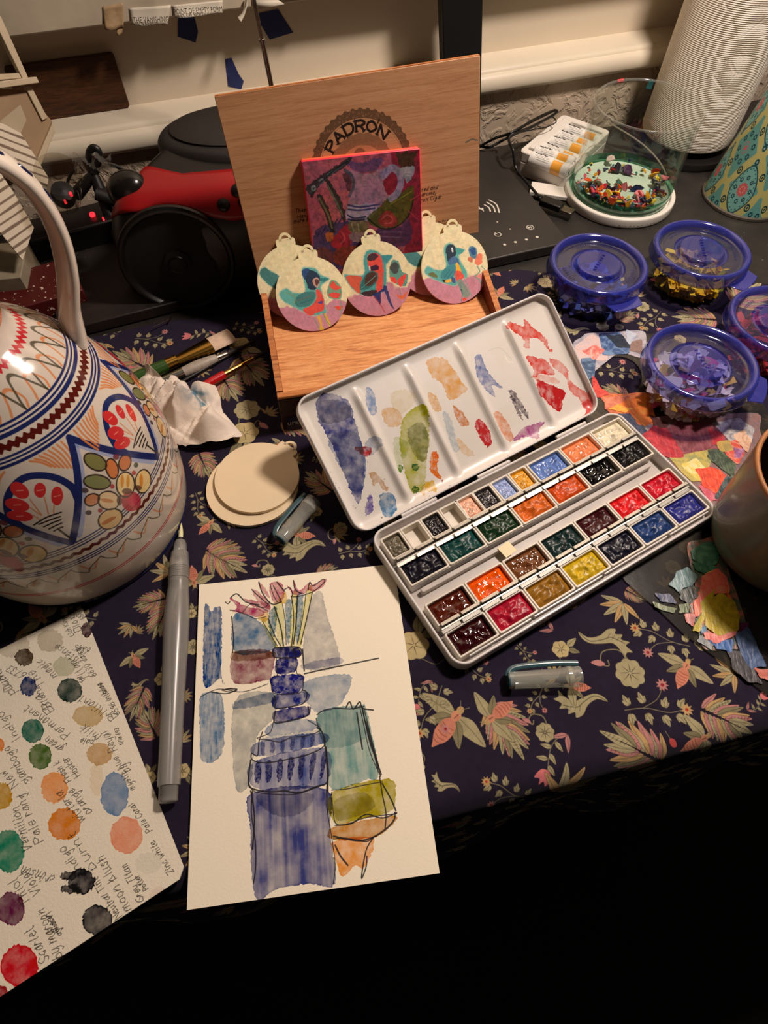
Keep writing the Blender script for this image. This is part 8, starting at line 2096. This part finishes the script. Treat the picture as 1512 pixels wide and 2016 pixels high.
for i in range(230):
    a = r.choice((r.gauss(3.9, 0.55), r.gauss(3.5, 0.7), r.gauss(5.6, 0.6), r.gauss(4.7, 0.5), r.random() * 6.28)); q = 0.044 - abs(r.gauss(0, 0.011)) if r.random() < 0.85 else r.random() * 0.04
    q = max(0.004, min(q, 0.044)); s_ = 0.0015 + 0.0050 * r.random() ** 1.7
    c = Vector((q * cos(a), q * sin(a), 0.0105 + r.random() * 0.006 * (q / 0.044) ** 2 + s_ * 0.3)) + GJ
    R = Euler((r.gauss(0, 0.7), r.gauss(0, 0.7), r.random() * 6.3)).to_matrix()
    pts = [(s_ * (0.7 + 0.5 * r.random()) * cos(b), s_ * (0.7 + 0.5 * r.random()) * sin(b)) for b in np.linspace(0, 2 * pi, 7)[:-1]]
    vs = [c + R @ Vector((x, y, 60 * x * x - 0.0003)) for x, y in pts] + [c + R @ Vector((x * 0.9, y * 0.9, 60 * x * x + 0.0007)) for x, y in pts]
    mb.add(vs, [tuple(range(5, -1, -1)), tuple(range(6, 12))] + [(j, (j + 1) % 6, 6 + (j + 1) % 6, 6 + j) for j in range(6)], mi=r.randrange(len(cols)))
T(mb.build('paint_chips', mats, smooth=False, kind='stuff'), 'heap of many-coloured dried paint chips inside the glass jar', 'paint chips')
mb = MB()
def ball(u, w_):
    th, ph = u * 2 * pi, w_ * pi; rr = 0.0050 * (1 + 0.10 * cos(th * 14)) 
    return (rr * sin(ph) * cos(th) * 1.2, rr * sin(ph) * sin(th), rr * cos(ph) * 0.8)
mb.grid(ball, 56, 12); o = mb.build('ribbed_paint_chip', M_plain('burnt_orange_skin', (190, 74, 26), 0.5), angle=80); o.location = GJ + Vector((-0.016, -0.036, 0.0150)); o.rotation_euler = (0.3, 0.2, 0)
T(o, 'ribbed burnt-orange lump of paint among the chips in the glass jar', 'paint chip')

# ---------------------------------------------------------------- paper towel roll
TWC = Vector((0.3290, 0.7260, 0.0))
tr = thing('paper_towel_roll', 'white embossed paper towel roll standing on its black holder at the wall', 'paper towel roll', TWC)
t = NT('embossed_paper_towel'); v = t.coord('UV')
wv = t.n('ShaderNodeTexWave', bands_direction='Y'); wv.inputs['Scale'].default_value = 0.20; wv.inputs['Distortion'].default_value = 1.2; wv.inputs['Detail'].default_value = 2; wv.inputs['Detail Scale'].default_value = 1.5
t.l(v, wv.inputs['Vector'])
w2 = t.n('ShaderNodeTexWave', bands_direction='X'); w2.inputs['Scale'].default_value = 0.10; w2.inputs['Distortion'].default_value = 3; t.l(v, w2.inputs['Vector'])
vor = t.n('ShaderNodeTexVoronoi', feature='DISTANCE_TO_EDGE'); vor.inputs['Scale'].default_value = 0.045; t.l(v, vor.inputs['Vector'])
swl = t.ramp(vor.outputs['Distance'], [(0.02, (0, 0, 0)), (0.06, (1, 1, 1))])
h1 = t.mix(t.ramp(t.noise(v, 0.03, 2), [(0.45, (0, 0, 0)), (0.55, (1, 1, 1))]), wv.outputs['Color'], t.mix(0.5, wv.outputs['Color'], w2.outputs['Color']))
h1 = t.mix(0.35, h1, swl)
m_tow = t.done(t.bsdf(lin((244, 234, 218)), 0.9, 0, t.bump(h1, 0.55, 0.0014), spec=0.2))
mb = MB(); mb.lathe([(0.0460, 0.0150), (0.0484, 0.0158), (0.0492, 0.018), (0.0494, 0.03), (0.0495, 0.26), (0.0480, 0.262)], 96, uv=True)
for i in list(mb.uv): mb.uv[i] = (mb.uv[i][0] * 311, mb.uv[i][1] * 1000)
mb.build('roll', m_tow, tr, fix=False)
mb = MB(); mb.lathe([(0.0480, 0.262), (0.020, 0.263), (0.020, 0.0150), (0.0460, 0.0150)], 64); mb.build('layered_ends', M_plain('towel_end', (212, 200, 184), 0.9, bump=0.3), tr)
mb = MB(); mb.lathe([(0.0001, 0.0), (0.0560, 0.0), (0.0575, 0.003), (0.0565, 0.0075), (0.050, 0.0085), (0.0001, 0.0090)], 72); mb.build('holder_base', M_plain('black_holder', (22, 20, 19), 0.4), tr)
mb = MB(); mb.tube([(0, 0, 0.008), (0, 0, 0.30)], 0.007, 16); mb.build('holder_rod', M_plain('black_holder_rod', (22, 20, 19), 0.4), tr)

# ---------------------------------------------------------------- patterned cone cup with brushes
CC = Vector((0.3700, 0.6230, 0.0))
cc = thing('cone_cup', 'tall teal and yellow patterned paper cone cup at the right edge holding handles', 'cup', CC)
t = NT('teal_medallion_paper'); colr, _ = print_node(t, CONE(), 'teal_medallion_paper', uv=True)
m_cone = t.done(t.bsdf(colr, 0.5))
CR0, CR1, CHT = 0.0415, 0.0215, 0.128
mb = MB(); mb.lathe([(CR0 + (CR1 - CR0) * k, 0.0025 + CHT * k) for k in np.linspace(0, 1, 12)], 96, uv=True, a0=-pi, a1=pi)
for i in list(mb.uv): mb.uv[i] = (mb.uv[i][0] * 360 - 180, mb.uv[i][1] * 1000)
mb.build('patterned_wall', m_cone, cc, fix=False)
m_ctr = M_plain('grey_metal_band', (150, 142, 130), 0.4, 0.6)
mb = MB(); mb.lathe([(CR0 + 0.0003, 0.0045), (CR0 + 0.0012, 0.0030), (CR0 + 0.0010, 0.0006), (CR0 - 0.002, 0.0002)], 96); mb.build('base_band', m_ctr, cc)
m_cin = M_plain('teal_inside', (64, 148, 142), 0.5)
mb = MB(); mb.lathe([(CR1, 0.0025 + CHT), (CR1 + 0.0006, 0.0035 + CHT), (CR1 - 0.0008, 0.0030 + CHT), (CR1 + 0.006, 0.090), (CR0 - 0.003, 0.006), (0.0001, 0.004)], 64); mb.build('inner_wall', m_cin, cc)
sc = thing('scissor_handles', 'orange and black handles sticking up out of the teal cone cup', 'tool', CC + Vector((0.004, 0.002, 0.10)))
m_orh = M_plain('orange_grip', (206, 110, 62), 0.4)
mb = MB(); mb.tube(spline([(-0.001, 0, -0.06), (-0.002, 0.0, 0.03), (-0.007, 0.002, 0.05), (-0.012, 0.002, 0.066), (-0.008, 0.003, 0.082), (0.004, 0.003, 0.084)], 6), 0.0052, 14); mb.build('grip', m_orh, sc)
mb = MB(); mb.tube([(-0.004, 0.001, 0.024), (-0.006, 0.0015, 0.046)], 0.0068, 14); mb.build('dark_collar', m_blk, sc)
bh = thing('thin_brush', 'thin black handle leaning out of the left side of the teal cone cup', 'brush', CC)
mb = MB(); mb.tube([(0.006, 0.0, 0.01), (-0.014, -0.002, 0.132), (-0.020, -0.002, 0.172)], [0.0018, 0.0026, 0.002], 12); mb.build('handle', m_blk, bh)

# ---------------------------------------------------------------- watercolour card and colour swatch sheet
def paper_mat(name, cv, tooth=0.25, rough=0.8):
    t = NT(name); v = t.coord(); c, _ = print_node(t, cv, name)
    return t.done(t.bsdf(c, rough, 0, t.bump(t.noise(v, 900, 3, 0.6), tooth, 0.0004), spec=0.25))
CARD_W, CARD_H = 0.127, 0.1778
CARD_M = Matrix.Translation((*CARD_C, 0.0032)) @ Matrix.Rotation(CARD_A, 4, 'Z')
mb = MB(); mb.grid(lambda u, w_: ((u - 0.5) * CARD_W, (w_ - 0.5) * CARD_H, 0.0006 * (2 * u - 1) ** 2 + 0.0010 * max(0, 0.3 - w_) * 0), 16, 16)
o = mb.build('watercolour_card', paper_mat('bottle_watercolour', CARD()), smooth=False, solid=0.0005); o.matrix_world = CARD_M
T(o, 'cream card with a loose watercolour of a blue bottle, overhanging the desk edge', 'painting')
SW_M = Matrix.Translation((*SW_O, 0.0030)) @ Matrix.Rotation(SW_A, 4, 'Z')
mb = MB(); mb.prism([(0, 0), (SW_W - 0.004, 0), (SW_W, 0.004), (SW_W, SW_H), (0, SW_H)], -0.0004, 0.0008)
o = mb.build('swatch_sheet', paper_mat('colour_swatches', SWATCH(), 0.5), smooth=False); o.matrix_world = SW_M
T(o, 'white sheet of hand-written paint swatches lying at the lower left corner', 'swatch sheet')

# ---------------------------------------------------------------- brushes
m_gold = M_plain('brass_ferrule', (196, 150, 70), 0.22, 1.0)
m_silv = M_plain('steel_ferrule', (176, 172, 160), 0.25, 1.0)
def brush(name, label, A, B, parts, group='brushes lying by the crumpled towel'):
    root = thing(name, label, 'brush', A, group=group)
    d = B - A
    for nm, m, t0, t1, r0, r1, fl, mid in parts:
        P, R = [], []
        for i in range(9):
            k = i / 8; P.append(d * (t0 + (t1 - t0) * k)); R.append(r0 + (r1 - r0) * k + mid * sin(pi * k))
        mb = MB(); mb.tube(P, R, 16, flat=fl, side=Vector((d.y, -d.x, 0)).normalized()); mb.build(nm, m, root, angle=60)
    return root
m_grn = M_plain('green_lacquer', (44, 78, 26), 0.25, coat=0.4); m_gry = M_plain('chipped_grey_handle', (176, 164, 150), 0.5, var=0.25, vscale=200)
m_redl = M_plain('red_lacquer', (190, 18, 26), 0.25, coat=0.4); m_brs = M_plain('pale_bristle', (226, 196, 170), 0.8, var=0.15, vscale=400); m_bdk = M_plain('dark_bristle', (40, 28, 22), 0.7)
brush('flat_brush', 'wide flat brush with a green handle, brass ferrule and pale bristle', at(205, 775, .008), at(456, 660, .006),
      [('handle', m_grn, 0, 0.47, 0.0044, 0.0052, 1, 0.0008), ('ferrule_neck', m_gold, 0.46, 0.55, 0.0052, 0.0050, 1, 0.0), ('ferrule', m_gold, 0.55, 0.82, 0.0050, 0.0086, 0.5, 0), ('bristle', m_brs, 0.82, 1.0, 0.0086, 0.0088, 0.32, 0)])
brush('grey_brush', 'chipped grey-handled brush lying between the green and red ones', at(318, 752, .006), at(490, 678, .004),
      [('handle_end', m_silv, 0, 0.24, 0.0036, 0.0044, 1, 0), ('handle', m_gry, 0.22, 0.62, 0.0040, 0.0034, 1, 0.0012), ('ferrule', m_silv, 0.62, 0.74, 0.0026, 0.0020, 1, 0), ('bristle', m_bdk, 0.74, 1.0, 0.0020, 0.0003, 1, 0.0006)])
brush('red_brush', 'thin red-handled round brush pointing at the cigar box', at(360, 782, .009), at(528, 690, .006),
      [('handle', m_redl, 0, 0.47, 0.0022, 0.0034, 1, 0.0003), ('ferrule', m_gold, 0.47, 0.82, 0.0026, 0.0017, 1, 0), ('bristle', m_bdk, 0.82, 1.0, 0.0017, 0.0003, 1, 0.0006)])
brush('thin_dark_brush', 'thin dark brush lying flat under the red one', at(330, 768, .0035), at(505, 668, .003),
      [('handle', m_blk, 0, 0.8, 0.0018, 0.0014, 1, 0.0003), ('bristle', m_bdk, 0.8, 1.0, 0.0014, 0.0003, 1, 0.0003)])

# ---------------------------------------------------------------- crumpled paper towel
TC = at(372, 815, 0.0)
rr = np.random.default_rng(4)
dirs = rr.normal(size=(26, 3)); dirs /= np.linalg.norm(dirs, axis=1)[:, None]; offs = rr.random(26)
out = spline([tuple((at(x, y, 0.006) - TC).xy) for x, y in ((290, 728), (318, 770), (335, 742), (372, 768), (388, 790), (420, 764), (436, 790), (440, 812), (478, 862), (400, 880), (340, 872), (320, 850), (278, 800), (272, 780))], 6, True)
no = len(out)
def crumple(u, w_):
    k = u * no; i = int(k) % no; f = k - int(k)
    ox, oy = out[i][0] * (1 - f) + out[(i + 1) % no][0] * f, out[i][1] * (1 - f) + out[(i + 1) % no][1] * f
    x, y = ox * w_, oy * w_
    z = 0.0
    p = np.array((x, y, 0.3 * x)) * 62
    s_ = p @ dirs[:, :3].T + offs * 6.28
    z = 0.0150 * np.abs((s_[:5] * 0.42 + 0.5) % 1 - 0.5).max() * 2 + 0.0130 * np.abs((s_[6:10] * 0.60 + 0.5) % 1 - 0.5).min() * 4 + 0.0050 * np.abs((s_[10:14] * 1.3 + 0.5) % 1 - 0.5).mean() * 2 - 0.010
    lift = 0.013 * (1 - w_) ** 0.8 + 0.005 * (0.5 + 0.5 * sin(u * 2 * pi * 5 + 1)) * w_
    return (x, y, max(0.0026, 0.0022 + float(z) * (0.45 + 0.75 * (1 - w_)) + lift))
t = NT('stained_paper_towel'); v = t.coord()
sv = t.n('ShaderNodeTexGradient', gradient_type='SPHERICAL'); t.l(t.coord('Object', (55, 75, 20), (-0.5, 0.1, -0.2)), sv.inputs[0])
st = t.math('MULTIPLY', t.ramp(sv.outputs[0], [(0.05, (0, 0, 0)), (0.6, (1, 1, 1))]), t.ramp(t.noise(v, 120, 4), [(0.35, (0, 0, 0)), (0.6, (1, 1, 1))]))
c = t.mix(st, lin((230, 216, 202)), t.mix(t.noise(v, 80, 2), lin((30, 120, 120)), lin((120, 130, 170))))
m_tis = t.done(t.bsdf(c, 0.9, 0, t.bump(t.noise(v, 420, 3), 0.4, 0.0006), spec=0.15))
mb = MB(); mb.grid(crumple, 150, 34); o = mb.build('crumpled_towel', m_tis, angle=50); o.location = TC
T(o, 'crumpled white paper towel with teal paint stains between the jug and brushes', 'paper towel')

# ---------------------------------------------------------------- water brush pen
A, B = at(331, 1580, 0.0075), at(357, 1030, 0.0075)
wb = thing('water_brush', 'long frosted plastic water brush lying left of the watercolour card', 'water brush', A)
d = B - A; L = d.length
sd = Vector((d.y, -d.x, 0)).normalized()
m_fr = M_clear('frosted_plastic', (228, 228, 228), 0.46, 0.28, 0.5, diff=(180, 176, 170), gl=0.5)
m_cl2 = M_clear('clear_pen_plastic', (240, 240, 238), 0.30, 0.08, 0.5, diff=(214, 212, 206), gl=0.9)
def seg(nm, m, lst, fl=1.0):
    mb = MB(); mb.tube([d * (k) for k, r_ in lst], [r_ for k, r_ in lst], 24, flat=fl, side=sd); return mb.build(nm, m, wb, angle=55)
seg('end_cap', m_fr, [(0.0, 0.0044), (0.004, 0.0050), (0.045, 0.0051), (0.047, 0.0056)])
seg('barrel', m_fr, [(0.047, 0.0060), (0.30, 0.0065), (0.42, 0.0070), (0.52, 0.0076), (0.62, 0.0077), (0.68, 0.0070), (0.735, 0.0063), (0.745, 0.0066), (0.755, 0.0062)])
seg('neck_collar', m_cl2, [(0.755, 0.0066), (0.80, 0.0064), (0.865, 0.0058), (0.870, 0.0050)])
for k in (0.768, 0.776, 0.784, 0.792, 0.80): seg('thread_ring', m_fr, [(k, 0.0056), (k + 0.001, 0.0067), (k + 0.003, 0.0067), (k + 0.004, 0.0056)])
seg('tip_holder', m_cl2, [(0.868, 0.0046), (0.90, 0.0042), (0.918, 0.0036), (0.920, 0.0030)])
seg('inner_core', m_blk, [(0.912, 0.0030), (0.930, 0.0026), (0.932, 0.0016)])
seg('bristle', M_plain('pale_yellow_bristle', (226, 224, 176), 0.6), [(0.925, 0.0016), (0.955, 0.0014), (0.985, 0.0008), (1.0, 0.0002)])

# ---------------------------------------------------------------- two clear brush caps
m_cap2 = M_clear('clear_cap_plastic', (240, 242, 238), 0.30, 0.07, 0.5, diff=(222, 222, 212), gl=1.0)
m_teal = M_clear('smoky_teal_plastic', (100, 140, 150), 0.75, 0.2, 0.5, diff=(60, 96, 106), gl=0.4)
def pen_cap(label, A, B, r0, r1, clip_side, group='clear brush pen caps on the cloth'):
    root = thing('clear_pen_top', label, 'pen cap', A, group=group)
    d = B - A; sd = Vector((d.y, -d.x, 0)).normalized(); u = d.normalized()
    def tb(nm, lst, m):
        mb = MB(); mb.tube([d * k for k, r_ in lst], [r_ for k, r_ in lst], 24, side=sd); return mb.build(nm, m, root, angle=55)
    mb = MB(); mb.tube([d * k for k in (0, 0.75, 0.76, 1.0)], [r0, r1 * 0.98, r1 * 1.04, r1 * 1.06], 24, side=sd, caps=False); mb.build('tube', m_cap2, root, angle=55)
    mb = MB(); mb.tube([d * k for k in (0.80, 0.81, 0.86, 0.87)], [r1 * 1.02, r1 * 1.10, r1 * 1.10, r1 * 1.04], 24, side=sd, caps=False); mb.build('raised_ring', m_cap2, root)
    tb('end_plug', [(-0.02, r0 * 0.98), (0.06, r0 * 1.01)], m_teal)
    mb = MB()
    s_ = clip_side
    P = [sd * s_ * r0 * 0.4 - u * 0.0005, sd * s_ * r0 * 1.05 + u * 0.001, sd * s_ * r0 * 1.45 + u * 0.005, sd * s_ * (r0 * 1.62) + d * 0.35, sd * s_ * r0 * 1.68 + d * 0.7, sd * s_ * r0 * 1.55 + d * 1.0]
    P = [p + Vector((0, 0, 0.0015)) for p in P]
    mb.tube(spline([tuple(p) for p in P], 5), 0.0019, 10, flat=0.55); mb.build('clip', m_teal, root)
    return root
pen_cap('clear brush cap with a teal clip lying below the front of the watercolour tin', at(1002, 1340, 0.0072), at(1142, 1332, 0.0072), 0.0050, 0.0058, -1)
pen_cap('clear brush cap with a dark teal end lying against the bare wooden ornaments', at(552, 1062, 0.0085), at(618, 985, 0.0095), 0.0048, 0.0056, -1)
